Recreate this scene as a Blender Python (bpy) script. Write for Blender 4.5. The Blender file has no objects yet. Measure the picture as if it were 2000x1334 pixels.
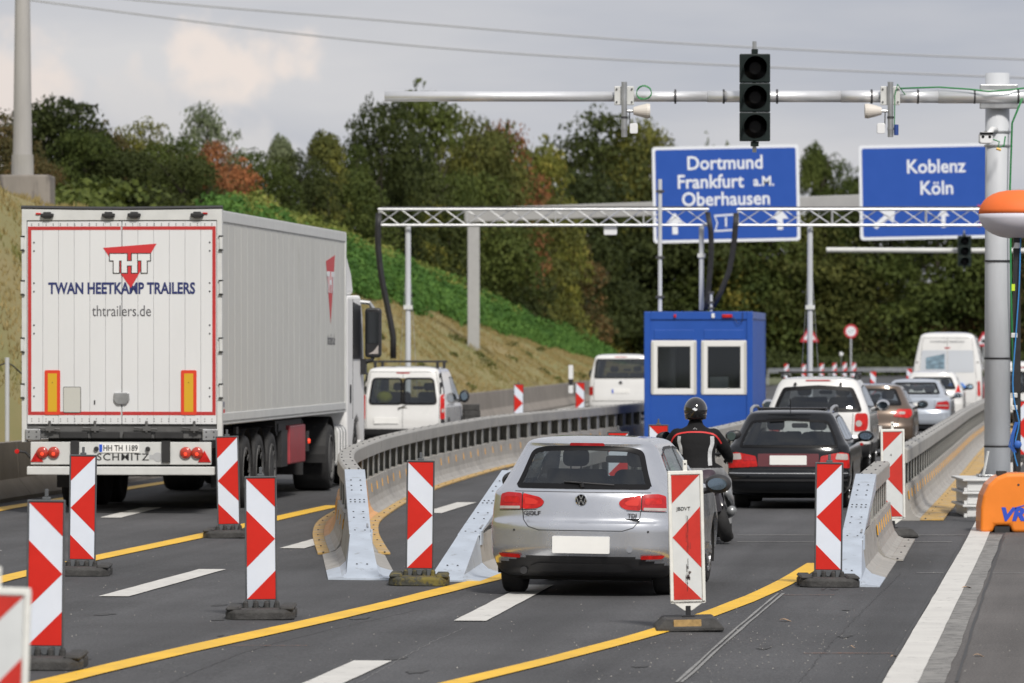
import bpy, bmesh, math, random
import numpy as np
from mathutils import Vector, Matrix
random.seed(7); rng = np.random.default_rng(11)
PI = math.pi
SC = bpy.context.scene
COL = SC.collection
# ------------------------------------------------------------------ camera, world, sun
HC = 2.22            # eye height above the zero level of the road
F = 10300.0          # focal length in pixels of the 2000 px wide photograph
cd = bpy.data.cameras.new('camera'); cam = bpy.data.objects.new('camera', cd); COL.objects.link(cam)
cam.location = (0, 0, HC); cam.rotation_euler = (PI/2, 0, 0)
cd.sensor_width = 36.0; cd.lens = 36.0*F/2000.0; cd.shift_y = 8.0/2000.0
cd.clip_start = 1.0; cd.clip_end = 9000
cd.dof.use_dof = True; cd.dof.focus_distance = 50.0; cd.dof.aperture_fstop = 4.8
SC.camera = cam
SC.view_settings.view_transform = 'Standard'; SC.view_settings.look = 'None'
SC.view_settings.gamma = 1.0; SC.view_settings.exposure = 0.0
SC.cycles.use_denoising = True
SC.cycles.max_bounces = 6; SC.cycles.transparent_max_bounces = 12
SUN_EL, SUN_AZ = math.radians(44), math.radians(162)     # azimuth clockwise from +Y: behind the camera, a little to the right
w = bpy.data.worlds.new('World'); SC.world = w; w.use_nodes = True
nt = w.node_tree; nt.nodes.clear()
def wn(t, **k):
    n = nt.nodes.new(t)
    for a, b in k.items(): setattr(n, a, b)
    return n
wout = wn('ShaderNodeOutputWorld')
sky = wn('ShaderNodeTexSky', sky_type='NISHITA', sun_disc=False, sun_elevation=SUN_EL, sun_rotation=SUN_AZ)
bg1 = wn('ShaderNodeBackground'); bg1.inputs[1].default_value = 0.07
nt.links.new(sky.outputs[0], bg1.inputs[0])
tc = wn('ShaderNodeTexCoord')
mp = wn('ShaderNodeMapping'); mp.inputs['Scale'].default_value = (7, 7, 34)
nt.links.new(tc.outputs['Generated'], mp.inputs[0])
nz = wn('ShaderNodeTexNoise'); nz.inputs['Scale'].default_value = 1.0; nz.inputs['Detail'].default_value = 5; nz.inputs['Roughness'].default_value = .5
nt.links.new(mp.outputs[0], nz.inputs[0])
cr = wn('ShaderNodeValToRGB'); cr.color_ramp.elements[0].position = .33; cr.color_ramp.elements[1].position = .68
cr.color_ramp.elements[0].color = (.455, .48, .55, 1); cr.color_ramp.elements[1].color = (.69, .68, .69, 1)
nt.links.new(nz.outputs[0], cr.inputs[0])
last = cr.outputs[0]
# heaps of sunlit cumulus standing low in the grey deck: (direction x/y, z/y, half sizes, colour)
nz2 = wn('ShaderNodeTexNoise'); nz2.inputs['Scale'].default_value = 95; nz2.inputs['Detail'].default_value = 5
nt.links.new(tc.outputs['Generated'], nz2.inputs[0])
for cx, cz, rx, rz, colr, top in [(-.0535, .0515, .014, .0085, (.88, .78, .72, 1), 1.0), (-.095, .046, .015, .013, (.84, .75, .70, 1), 1.0),
                             (-.066, .040, .022, .011, (.70, .68, .68, 1), .8), (.2, .06, .03, .014, (.78, .72, .68, 1), 1), (-.3, .07, .04, .016, (.78, .72, .68, 1), 1)]:
    L = math.sqrt(1+cx*cx+cz*cz)
    v1 = wn('ShaderNodeVectorMath', operation='SUBTRACT'); v1.inputs[1].default_value = (cx/L, 1/L, cz/L)
    nt.links.new(tc.outputs['Generated'], v1.inputs[0])
    v2 = wn('ShaderNodeVectorMath', operation='MULTIPLY'); v2.inputs[1].default_value = (1/rx, 1/rx, 1/rz)
    nt.links.new(v1.outputs[0], v2.inputs[0])
    v3 = wn('ShaderNodeVectorMath', operation='LENGTH'); nt.links.new(v2.outputs[0], v3.inputs[0])
    m1 = wn('ShaderNodeMath', operation='MULTIPLY_ADD'); m1.inputs[1].default_value = 2.4; 
    nt.links.new(nz2.outputs[0], m1.inputs[0]); nt.links.new(v3.outputs['Value'], m1.inputs[2])
    r = wn('ShaderNodeMapRange'); r.interpolation_type = 'SMOOTHSTEP'
    r.inputs['From Min'].default_value = 1.75; r.inputs['From Max'].default_value = 2.45
    r.inputs['To Min'].default_value = top*.9; r.inputs['To Max'].default_value = 0
    nt.links.new(m1.outputs[0], r.inputs['Value'])
    mx = wn('ShaderNodeMix', data_type='RGBA'); nt.links.new(r.outputs[0], mx.inputs[0]); nt.links.new(last, mx.inputs[6]); mx.inputs[7].default_value = colr
    last = mx.outputs[2]
bg2 = wn('ShaderNodeBackground'); bg2.inputs[1].default_value = 1.0
nt.links.new(last, bg2.inputs[0])
ms = wn('ShaderNodeMixShader'); ms.inputs[0].default_value = .95
nt.links.new(bg1.outputs[0], ms.inputs[1]); nt.links.new(bg2.outputs[0], ms.inputs[2]); nt.links.new(ms.outputs[0], wout.inputs[0])
sl = bpy.data.lights.new('sun', 'SUN'); sl.energy = 3.5; sl.angle = math.radians(9); sl.color = (1, .95, .88)
so = bpy.data.objects.new('sun', sl); COL.objects.link(so)
sd = Vector((math.sin(SUN_AZ)*math.cos(SUN_EL), math.cos(SUN_AZ)*math.cos(SUN_EL), math.sin(SUN_EL)))
so.rotation_euler = sd.to_track_quat('Z', 'Y').to_euler(); so.location = (0, 0, 60)

# ------------------------------------------------------------------ geometry of the place
def sstep(a, b, x):
    t = max(0., min(1., (x-a)/(b-a))); return t*t*(3-2*t)
def zg(x, y):                                   # banked carriageway, levelling out ahead
    v = x*.994 - y*.109
    k = 1-sstep(58, 85, y)
    return -.006*(max(-17., min(3., v))+6)*k-.045*(1-sstep(54, 72, y))
def slope_at(x, y): return .012*(1-sstep(55, 68, y))
def gp(px, py):                                 # road point seen at a pixel
    d = 60.
    for _ in range(30):
        x = (px-1000)/F*d
        d = .5*d + .5*F*(HC-zg(x, d))/(py-675)
    return (px-1000)/F*d, d
def X_(px, d): return (px-1000)/F*d
def Z_(py, d): return HC-(py-675)/F*d
ROAD = math.atan(.109)                          # heading of the road, clockwise from +Y

# ------------------------------------------------------------------ materials
MATS = {}
def mat(name, col, rough=.5, metal=0., var=0., vscale=4., bump=0., bscale=60., spec=.5, coat=0., dirt=None, emis=None, col2=None, stretch=None):
    if name in MATS: return MATS[name]
    m = bpy.data.materials.new(name); m.use_nodes = True; t = m.node_tree; p = t.nodes['Principled BSDF']
    c = (*col, 1)
    p.inputs['Base Color'].default_value = c; p.inputs['Roughness'].default_value = rough; p.inputs['Metallic'].default_value = metal
    p.inputs['Specular IOR Level'].default_value = spec; p.inputs['Coat Weight'].default_value = coat
    p.inputs['Coat Roughness'].default_value = .04
    tcn = t.nodes.new('ShaderNodeTexCoord'); src = tcn.outputs['Object']
    if stretch:
        mpn = t.nodes.new('ShaderNodeMapping'); mpn.inputs['Scale'].default_value = stretch
        t.links.new(src, mpn.inputs[0]); src = mpn.outputs[0]
    if var > 0 or col2:
        n = t.nodes.new('ShaderNodeTexNoise'); n.inputs['Scale'].default_value = vscale; n.inputs['Detail'].default_value = 6; n.inputs['Roughness'].default_value = .62
        t.links.new(src, n.inputs[0])
        mr = t.nodes.new('ShaderNodeMapRange'); mr.inputs[1].default_value = .3; mr.inputs[2].default_value = .7
        t.links.new(n.outputs[0], mr.inputs[0])
        mx = t.nodes.new('ShaderNodeMix'); mx.data_type = 'RGBA'
        t.links.new(mr.outputs[0], mx.inputs[0])
        mx.inputs[6].default_value = tuple(max(0, a*(1-var)) for a in col)+(1,)
        mx.inputs[7].default_value = (*col2, 1) if col2 else tuple(min(1, a*(1+var)) for a in col)+(1,)
        out = mx.outputs[2]
        if dirt:
            n2 = t.nodes.new('ShaderNodeTexNoise'); n2.inputs['Scale'].default_value = dirt[1]; n2.inputs['Detail'].default_value = 8; n2.inputs['Roughness'].default_value = .7
            t.links.new(src, n2.inputs[0])
            r2 = t.nodes.new('ShaderNodeMapRange'); r2.inputs[1].default_value = dirt[2]; r2.inputs[2].default_value = dirt[2]+.12
            t.links.new(n2.outputs[0], r2.inputs[0])
            m2 = t.nodes.new('ShaderNodeMix'); m2.data_type = 'RGBA'; t.links.new(r2.outputs[0], m2.inputs[0]); t.links.new(out, m2.inputs[6]); m2.inputs[7].default_value = (*dirt[0], 1)
            out = m2.outputs[2]
        t.links.new(out, p.inputs['Base Color'])
        rr = t.nodes.new('ShaderNodeMapRange'); rr.inputs[3].default_value = max(.02, rough-.08); rr.inputs[4].default_value = min(1, rough+.1)
        t.links.new(n.outputs[0], rr.inputs[0]); t.links.new(rr.outputs[0], p.inputs['Roughness'])
    if bump > 0:
        n = t.nodes.new('ShaderNodeTexNoise'); n.inputs['Scale'].default_value = bscale; n.inputs['Detail'].default_value = 4
        t.links.new(src, n.inputs[0])
        b = t.nodes.new('ShaderNodeBump'); b.inputs['Strength'].default_value = bump; b.inputs['Distance'].default_value = .01
        t.links.new(n.outputs[0], b.inputs['Height']); t.links.new(b.outputs[0], p.inputs['Normal'])
    if emis:
        p.inputs['Emission Color'].default_value = (*emis[0], 1); p.inputs['Emission Strength'].default_value = emis[1]
    MATS[name] = m; return m
def glass_mat(name, tint, refl=.06):
    m = bpy.data.materials.new(name); m.use_nodes = True; t = m.node_tree; t.nodes.clear()
    o = t.nodes.new('ShaderNodeOutputMaterial'); tr = t.nodes.new('ShaderNodeBsdfTransparent'); tr.inputs[0].default_value = (*tint, 1)
    g = t.nodes.new('ShaderNodeBsdfGlossy'); g.inputs['Roughness'].default_value = .03; g.inputs[0].default_value = (.9, .95, 1, 1)
    fr = t.nodes.new('ShaderNodeFresnel'); fr.inputs[0].default_value = 1.5
    ad = t.nodes.new('ShaderNodeMath'); ad.operation = 'ADD'; ad.inputs[1].default_value = refl; ad.use_clamp = True
    mx = t.nodes.new('ShaderNodeMixShader')
    t.links.new(fr.outputs[0], ad.inputs[0]); t.links.new(ad.outputs[0], mx.inputs[0]); t.links.new(tr.outputs[0], mx.inputs[1]); t.links.new(g.outputs[0], mx.inputs[2]); t.links.new(mx.outputs[0], o.inputs[0])
    MATS[name] = m; return m
M_black = mat('black plastic', (.018, .018, .02), .45, var=.3, vscale=8)
M_rubber = mat('tyre rubber', (.02, .02, .021), .8, var=.3, vscale=20, bump=.3)
M_foot = mat('recycled rubber foot', (.045, .044, .043), .8, var=.4, vscale=9, bump=.8, bscale=35, dirt=((.11, .10, .085), 12, .62))
M_footy = mat('mossy rubber foot', (.05, .05, .04), .85, var=.4, vscale=9, bump=.8, bscale=35, dirt=((.16, .13, .03), 7, .47))
M_frame = mat('beacon frame plastic', (.085, .092, .10), .5, var=.15, vscale=10)
M_wframe = mat('white plastic frame', (.72, .72, .68), .5, var=.08, vscale=12, dirt=((.25, .23, .2), 16, .66))
M_foil_w = mat('white reflective foil', (.66, .71, .80), .35, var=.03, vscale=6, dirt=((.45, .46, .48), 30, .70))
M_foil_r = mat('red reflective foil', (.56, .012, .004), .4, var=.06, vscale=5, dirt=((.45, .05, .04), 40, .72))
M_foil_w2 = mat('worn white foil', (.62, .64, .64), .4, var=.05, vscale=7, dirt=((.25, .25, .25), 14, .66))
M_foil_r2 = mat('worn red foil', (.52, .025, .015), .45, var=.12, vscale=5, dirt=((.22, .05, .04), 16, .68))
M_galv = mat('galvanised steel', (.42, .43, .44), .38, metal=.75, var=.18, vscale=5, bump=.05)
M_galv2 = mat('bright aluminium tube', (.82, .83, .85), .33, metal=.6, var=.08, vscale=3)
M_mast = mat('dull galvanised mast', (.50, .52, .55), .6, metal=.0, var=.10, vscale=3, stretch=(1, 1, .25), dirt=((.36, .37, .39), 6, .72))
M_ramp = mat('pale blue galvanised plate', (.50, .56, .64), .42, metal=.3, var=.12, vscale=3, dirt=((.30, .32, .34), 9, .58), bump=.15)
M_skirt = mat('weathered barrier steel', (.36, .345, .32), .55, metal=.15, var=.2, vscale=2.5, dirt=((.17, .145, .115), 6, .56), bump=.1)
M_rail = mat('barrier top rail', (.36, .35, .325), .5, metal=.25, var=.16, vscale=3, dirt=((.22, .2, .18), 6, .64))
M_post = mat('barrier post steel', (.31, .31, .29), .5, metal=.4, var=.3, vscale=6, dirt=((.30, .13, .04), 5, .60))
M_yel = mat('yellow barrier foot', (.50, .32, .10), .6, var=.25, vscale=3, dirt=((.33, .31, .28), 3.2, .52))
M_ora = mat('orange painted skirt', (.62, .32, .12), .55, var=.2, vscale=4, dirt=((.42, .40, .36), 5, .57))
M_refl = mat('amber reflector', (.72, .36, .03), .35, var=.2, vscale=30)
M_bolt = mat('dark bolt', (.08, .08, .085), .5, metal=.6)
M_white = mat('white paint', (.72, .73, .74), .3, var=.04, vscale=2, coat=.5)
M_red = mat('red lens', (.40, .008, .012), .25, coat=.3, var=.25, vscale=9)
M_redl = mat('bright red lens', (.48, .014, .012), .35, spec=.3, coat=.1, var=.35, vscale=14)
M_conc = mat('cast concrete', (.24, .215, .19), .85, var=.18, vscale=1.3, bump=.4, bscale=14, dirt=((.13, .115, .10), 1.1, .60), stretch=(1, 1, .6))
M_conc2 = mat('pale concrete', (.33, .32, .30), .8, var=.15, vscale=2, bump=.3, bscale=18, dirt=((.18, .17, .155), 2.4, .6), stretch=(1, 1, .3))
G_tint = glass_mat('tinted glass', (.40, .44, .44), .04)
G_dark = glass_mat('dark tinted glass', (.22, .24, .25), .06)
G_clear = glass_mat('window glass', (.75, .78, .78), 0.)

# ------------------------------------------------------------------ object helpers
def tag(o, label=None, cat=None, group=None, kind=None):
    if label: o['label'] = label
    if cat: o['category'] = cat
    if group: o['group'] = group
    if kind: o['kind'] = kind
    return o
def thing(name, label, cat, loc=(0, 0, 0), head=0., roll=0., group=None):
    o = bpy.data.objects.new(name, None); COL.objects.link(o); o.empty_display_size = .2
    o.location = loc; o.rotation_euler = (0, roll, -head)
    return tag(o, label, cat, group)
def link(name, me, m, parent=None, smooth=False, bev=0., seg=2, autos=None):
    o = bpy.data.objects.new(name, me); COL.objects.link(o)
    if m is not None and not me.materials:
        for k in (m if isinstance(m, (list, tuple)) else [m]): me.materials.append(k)
    if smooth: me.polygons.foreach_set('use_smooth', [True]*len(me.polygons))
    if parent is not None: o.parent = parent
    if bev > 0:
        b = o.modifiers.new('bevel', 'BEVEL'); b.width = bev; b.segments = seg; b.limit_method = 'ANGLE'; b.angle_limit = math.radians(40)
    return o
def copy_tree(o, parent=None):
    c = o.copy(); COL.objects.link(c)
    if parent is not None: c.parent = parent
    for ch in list(o.children): copy_tree(ch, c)
    return c
class MB:
    def __init__(s): s.v = []; s.f = []; s.mi = []
    def add(s, vs, fs, mi=0):
        b = len(s.v); s.v += [tuple(p) for p in vs]; s.f += [tuple(b+i for i in f) for f in fs]; s.mi += [mi]*len(fs); return s
    def box(s, x0, x1, y0, y1, z0, z1, mi=0, mtx=None):
        vs = [Vector(p) for p in ((x0,y0,z0),(x1,y0,z0),(x1,y1,z0),(x0,y1,z0),(x0,y0,z1),(x1,y0,z1),(x1,y1,z1),(x0,y1,z1))]
        if mtx is not None: vs = [mtx @ p for p in vs]
        return s.add(vs, [(0,3,2,1),(4,5,6,7),(0,1,5,4),(1,2,6,5),(2,3,7,6),(3,0,4,7)], mi)
    def bar(s, a, b, w, h, mi=0, up=(0, 0, 1)):          # rectangular bar from a to b
        a, b = Vector(a), Vector(b); d = (b-a); L = d.length; d.normalize()
        u = Vector(up); r = d.cross(u)
        if r.length < 1e-4: r = d.cross(Vector((1, 0, 0)))
        r.normalize(); u = r.cross(d)
        vs = [p + r*sx*w/2 + u*sz*h/2 for p in (a, b) for sx, sz in ((-1,-1),(1,-1),(1,1),(-1,1))]
        return s.add(vs, [(0,1,2,3),(7,6,5,4),(0,4,5,1),(1,5,6,2),(2,6,7,3),(3,7,4,0)], mi)
    def tube(s, pts, r, n=10, mi=0, caps=True):
        pts = [Vector(p) for p in pts]; rs = r if isinstance(r, (list, tuple)) else [r]*len(pts)
        rings = []; prev = None
        for i, p in enumerate(pts):
            t = (pts[min(i+1, len(pts)-1)]-pts[max(i-1, 0)]).normalized()
            if prev is None:
                a = t.cross(Vector((0, 0, 1)))
                if a.length < .05: a = t.cross(Vector((1, 0, 0)))
            else: a = prev - t*prev.dot(t)
            a.normalize(); prev = a; b = t.cross(a)
            rings.append([p + (a*math.cos(2*PI*k/n)+b*math.sin(2*PI*k/n))*rs[i] for k in range(n)])
        vs = [q for rg in rings for q in rg]; fs = []
        for i in range(len(pts)-1):
            for k in range(n):
                fs.append((i*n+k, i*n+(k+1)%n, (i+1)*n+(k+1)%n, (i+1)*n+k))
        if caps: fs.append(tuple(range(n-1, -1, -1))); fs.append(tuple((len(pts)-1)*n+k for k in range(n)))
        return s.add(vs, fs, mi)
    def lathe(s, prof, axis='z', n=24, c=(0, 0, 0), mi=0):     # prof: (radius, height)
        vs = []; fs = []
        for r, h in prof:
            for k in range(n):
                a = 2*PI*k/n; x, y = r*math.cos(a), r*math.sin(a)
                p = {'z': (x, y, h), 'x': (h, x, y), 'y': (x, h, y)}[axis]
                vs.append((p[0]+c[0], p[1]+c[1], p[2]+c[2]))
        for i in range(len(prof)-1):
            for k in range(n): fs.append((i*n+k, i*n+(k+1)%n, (i+1)*n+(k+1)%n, (i+1)*n+k))
        fs.append(tuple(range(n))); fs.append(tuple((len(prof)-1)*n+k for k in range(n)))
        return s.add(vs, fs, mi)
    def prism(s, poly, a0, a1, axis='y', mi=0):               # polygon in the two other axes, extruded along axis
        n = len(poly)
        def P(u, v, a): return {'y': (u, a, v), 'x': (a, u, v), 'z': (u, v, a)}[axis]
        vs = [P(u, v, a0) for u, v in poly]+[P(u, v, a1) for u, v in poly]
        fs = [tuple(range(n)), tuple(range(2*n-1, n-1, -1))]+[(k, k+n, (k+1) % n+n, (k+1) % n) for k in range(n)]
        return s.add(vs, fs, mi)
    def mesh(s, name):
        me = bpy.data.meshes.new(name); me.from_pydata(s.v, [], s.f)
        if any(s.mi): me.polygons.foreach_set('material_index', s.mi)
        bm = bmesh.new(); bm.from_mesh(me); bmesh.ops.recalc_face_normals(bm, faces=bm.faces); bm.to_mesh(me); bm.free()
        me.update(); return me
    def build(s, name, m, parent=None, smooth=False, bev=0., seg=2):
        return link(name, s.mesh(name), m, parent, smooth, bev, seg)
def rrect(cx, cz, w, h, r, n=5):
    out = []
    for qx, qz, a0 in ((1, 1, 0), (-1, 1, 90), (-1, -1, 180), (1, -1, 270)):
        for k in range(n+1):
            a = math.radians(a0+90*k/n); out.append((cx+qx*(w/2-r)+r*math.cos(a), cz+qz*(h/2-r)+r*math.sin(a)))
    return out
def roundpoly(pts, r, n=4):
    out = []; N = len(pts)
    for i in range(N):
        p0, p, p1 = Vector(pts[i-1]), Vector(pts[i]), Vector(pts[(i+1) % N])
        rr = min(r, (p0-p).length*.45, (p1-p).length*.45)
        a = p+(p0-p).normalized()*rr; b = p+(p1-p).normalized()*rr
        for k in range(n+1):
            t = k/n; q = a*(1-t)**2+p*2*t*(1-t)+b*t*t; out.append((q.x, q.y))
    return out
FONT = {}
def text(name, body, size, loc, m, parent, rot=(PI/2, 0, 0), bold=0., xs=1., ext=.002, align='CENTER', shear=0., space=1.):
    c = bpy.data.curves.new(name, 'FONT'); c.body = body; c.size = size; c.align_x = align; c.align_y = 'CENTER'
    c.offset = bold; c.extrude = ext; c.shear = shear; c.space_character = space; c.resolution_u = 3
    o = bpy.data.objects.new('t', c); COL.objects.link(o)
    dg = bpy.context.evaluated_depsgraph_get()
    me = bpy.data.meshes.new_from_object(o.evaluated_get(dg)); bpy.data.objects.remove(o); me.name = name
    for v in me.vertices: v.co.x *= xs
    me.materials.clear()
    q = link(name, me, m, parent); q.location = loc; q.rotation_euler = rot
    return q
def catmull(pts, step=.5):
    P = [Vector(p).to_3d() if len(p) == 2 else Vector(p) for p in pts]; P = [P[0]*2-P[1]]+P+[P[-1]*2-P[-2]]; out = []
    for i in range(1, len(P)-2):
        n = max(1, int((P[i+1]-P[i]).length/step))
        for k in range(n):
            t = k/n
            out.append(.5*((2*P[i])+(P[i+1]-P[i-1])*t+(2*P[i-1]-5*P[i]+4*P[i+1]-P[i+2])*t*t+(3*P[i]-3*P[i+1]+P[i+2]-P[i-1])*t**3))
    out.append(P[-2]); return out

# ------------------------------------------------------------------ ground, road, bank
def asphalt_mat(name, base, speck=.5, tint=(1, 1, 1)):
    m = bpy.data.materials.new(name); m.use_nodes = True; t = m.node_tree; p = t.nodes['Principled BSDF']; N = t.nodes.new; L = t.links.new
    g = N('ShaderNodeTexCoord'); mpn = N('ShaderNodeMapping'); mpn.inputs['Rotation'].default_value = (0, 0, ROAD)
    L(g.outputs['Object'], mpn.inputs[0])
    def noise(scale, det, vec, rough=.6):
        n = N('ShaderNodeTexNoise'); n.inputs['Scale'].default_value = scale; n.inputs['Detail'].default_value = det; n.inputs['Roughness'].default_value = rough; L(vec, n.inputs[0]); return n.outputs[0]
    def rng_(v, a, b, c, d):
        r = N('ShaderNodeMapRange'); r.inputs[1].default_value = a; r.inputs[2].default_value = b; r.inputs[3].default_value = c; r.inputs[4].default_value = d; L(v, r.inputs[0]); return r.outputs[0]
    def mul(a, b):
        q = N('ShaderNodeMath'); q.operation = 'MULTIPLY'; L(a, q.inputs[0])
        if isinstance(b, float): q.inputs[1].default_value = b
        else: L(b, q.inputs[1])
        return q.outputs[0]
    st = N('ShaderNodeMapping'); st.inputs['Scale'].default_value = (1.1, .05, 1); L(mpn.outputs[0], st.inputs[0])
    streak = rng_(noise(1.0, 4, st.outputs[0]), .3, .7, .70, 1.25)          # wheel tracks along the lane
    patch = rng_(noise(.35, 6, mpn.outputs[0]), .3, .7, .84, 1.16)
    st2 = N('ShaderNodeMapping'); st2.inputs['Scale'].default_value = (1, .22, 1); L(mpn.outputs[0], st2.inputs[0])
    grain = rng_(noise(55, 3, st2.outputs[0], .8), .25, .75, .62, 1.38)
    val = mul(mul(mul(streak, patch), grain), base)
    vo = N('ShaderNodeTexVoronoi'); vo.inputs['Scale'].default_value = 9; L(st2.outputs[0], vo.inputs[0])
    chip = rng_(vo.outputs['Distance'], .035, .06, speck, 0.)
    gate = rng_(noise(1.3, 3, mpn.outputs[0]), .52, .6, 0, 1)
    cf = mul(chip, gate)
    cc = N('ShaderNodeCombineColor'); 
    for i in range(3): L(mul(val, float(tint[i])), cc.inputs[i])
    mx = N('ShaderNodeMix'); mx.data_type = 'RGBA'; L(cf, mx.inputs[0]); L(cc.outputs[0], mx.inputs[6]); mx.inputs[7].default_value = (.45, .44, .42, 1)
    L(mx.outputs[2], p.inputs['Base Color']); p.inputs['Roughness'].default_value = .82; p.inputs['Specular IOR Level'].default_value = .3
    b = N('ShaderNodeBump'); b.inputs['Strength'].default_value = .5; b.inputs['Distance'].default_value = .006; L(noise(140, 2, mpn.outputs[0]), b.inputs['Height']); L(b.outputs[0], p.inputs['Normal'])
    return m
M_asph = asphalt_mat('asphalt', .075, .18, (.99, 1.0, 1.05))
M_asph2 = asphalt_mat('old shoulder asphalt', .106, .3, (1.06, 1.0, .97))
def vx(v, y): return (v + .109*y)/.994
def sheet(name, m, vs, ys, dz=0., kind='structure'):
    V = [(vx(v, y), y, zg(vx(v, y), y)+dz) for y in ys for v in vs]; n = len(vs)
    Fc = [(j*n+i, j*n+i+1, (j+1)*n+i+1, (j+1)*n+i) for j in range(len(ys)-1) for i in range(n-1)]
    me = bpy.data.meshes.new(name); me.from_pydata(V, [], Fc); o = link(name, me, m); tag(o, kind=kind); return o
YS = list(np.arange(8, 130, 2.))+list(np.arange(130, 900, 20.))
sheet('road', M_asph, [-17.5, -17, -14, -11, -8, -6, -4, -2, 0, 3, 8, 20, 60], YS)
sheet('shoulder', M_asph2, [-1.02, -.5, 0, 1.5, 3], list(np.arange(8, 66, 2.)), .004)
M_earth = mat('far ground', (.10, .11, .05), .95, var=.3, vscale=.02)
me = bpy.data.meshes.new('ground'); S = 6000
me.from_pydata([(-S, -300, -.9), (S, -300, -.9), (S, S, -.9), (-S, S, -.9)], [], [(0, 1, 2, 3)]); tag(link('ground', me, M_earth), kind='structure')

def Xw(d): return -7.3+.0766*(min(d, 330)-75)+.02*max(0, d-330)   # line of the concrete wall; the road bends left far ahead
HT = [(0, 6.2), (75, 6.1), (120, 5.5), (150, 4.85), (180, 4.35), (210, 3.75), (240, 3.1), (275, 2.1), (300, 1.5), (340, 1.0), (600, .8)]
def H_(d):
    for (a, b), (c, e) in zip(HT, HT[1:]):
        if a <= d <= c: return b+(e-b)*(d-a)/(c-a)
    return HT[-1][1]
def zt(x, d):
    q = Xw(d)-.35-x
    if q <= 0: return .3
    s = min(1, q/6.2); s = s*.8+.2*sstep(0, 1, s)
    return .3+(H_(d)-.3)*s + max(0, q-6.2)*.03 + .10*math.sin(x*1.3+d*.21)*min(1, q)+.06*math.sin(d*.9+x*2.1)*min(1, q)
M_grass = mat('dry grass', (.32, .25, .11), .95, var=.2, vscale=.3, col2=(.17, .18, .06), bump=.6, bscale=7, dirt=((.28, .18, .10), .8, .66), stretch=(1, .35, 1))
qs = [0, .4, .9, 1.5, 2.2, 3, 4, 5, 6, 7, 9, 12, 18, 30, 60, 120]
ds = list(np.arange(20, 420, 4.))+[450, 500, 600, 900]
V = [(Xw(d)-.35-q, d, zt(Xw(d)-.35-q, d)) for d in ds for q in qs]; n = len(qs)
me = bpy.data.meshes.new('grass_bank'); me.from_pydata(V, [], [(j*n+i, (j+1)*n+i, (j+1)*n+i+1, j*n+i+1) for j in range(len(ds)-1) for i in range(n-1)])
tag(link('grass_bank', me, M_grass, smooth=True), kind='structure')
# grass tufts on the bank
def scatter_blades(name, pts, h, wd, m, n_per=1):
    V = []; Fc = []
    for (x, y, z) in pts:
        for _ in range(n_per):
            a = random.uniform(0, PI); hh = h*random.uniform(.5, 1.3); w2 = wd*random.uniform(.5, 1.2); lx, ly = random.gauss(0, .4)*hh, random.gauss(0, .4)*hh
            b = len(V); V += [(x-math.cos(a)*w2, y-math.sin(a)*w2, z-.03), (x+math.cos(a)*w2, y+math.sin(a)*w2, z-.03), (x+lx, y+ly, z+hh)]; Fc.append((b, b+1, b+2))
    me = bpy.data.meshes.new(name); me.from_pydata(V, [], Fc); o = link(name, me, m); tag(o, kind='stuff'); return o
def leafy_mat(name, c1, c2, c3=None, rough=.75, scale=.9, trans=.25):
    m = bpy.data.materials.new(name); m.use_nodes = True; t = m.node_tree; N = t.nodes.new; L = t.links.new
    p = t.nodes['Principled BSDF']; g = N('ShaderNodeTexCoord'); gi = N('ShaderNodeNewGeometry')
    n = N('ShaderNodeTexNoise'); n.inputs['Scale'].default_value = scale; n.inputs['Detail'].default_value = 3; L(g.outputs['Object'], n.inputs[0])
    oi = N('ShaderNodeObjectInfo')
    a = N('ShaderNodeMath'); a.operation = 'MULTIPLY_ADD'; a.inputs[1].default_value = .22; L(gi.outputs['Random Per Island'], a.inputs[0]); L(n.outputs[0], a.inputs[2])
    b = N('ShaderNodeMath'); b.operation = 'MULTIPLY_ADD'; b.inputs[1].default_value = .2; L(oi.outputs['Random'], b.inputs[0]); L(a.outputs[0], b.inputs[2])
    cr = N('ShaderNodeValToRGB'); e = cr.color_ramp.elements; e[0].position = .42; e[0].color = (*c1, 1); e[1].position = .92; e[1].color = (*c2, 1)
    if c3: q = e.new(.74); q.color = (*c3, 1)
    L(b.outputs[0], cr.inputs[0]); L(cr.outputs[0], p.inputs['Base Color']); p.inputs['Roughness'].default_value = rough; p.inputs['Specular IOR Level'].default_value = .25
    tr = N('ShaderNodeBsdfTranslucent'); L(cr.outputs[0], tr.inputs[0]); mx = N('ShaderNodeMixShader'); mx.inputs[0].default_value = trans
    L(p.outputs[0], mx.inputs[1]); L(tr.outputs[0], mx.inputs[2]); L(mx.outputs[0], t.nodes['Material Output'].inputs[0])
    return m
M_blade = leafy_mat('grass blades', (.36, .28, .13), (.16, .18, .055), (.30, .24, .10), scale=.22)
pts = []
for _ in range(60000):
    d = 85+(random.random()**1.1)*230; q = random.random()**1.1*12; x = Xw(d)-.4-q
    if -1.3-.1*d > x or X_(1300, d) < x: continue
    pts.append((x, d, zt(x, d)))
scatter_blades('dry_grass', pts, .11, .022, M_blade, 3)
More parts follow.
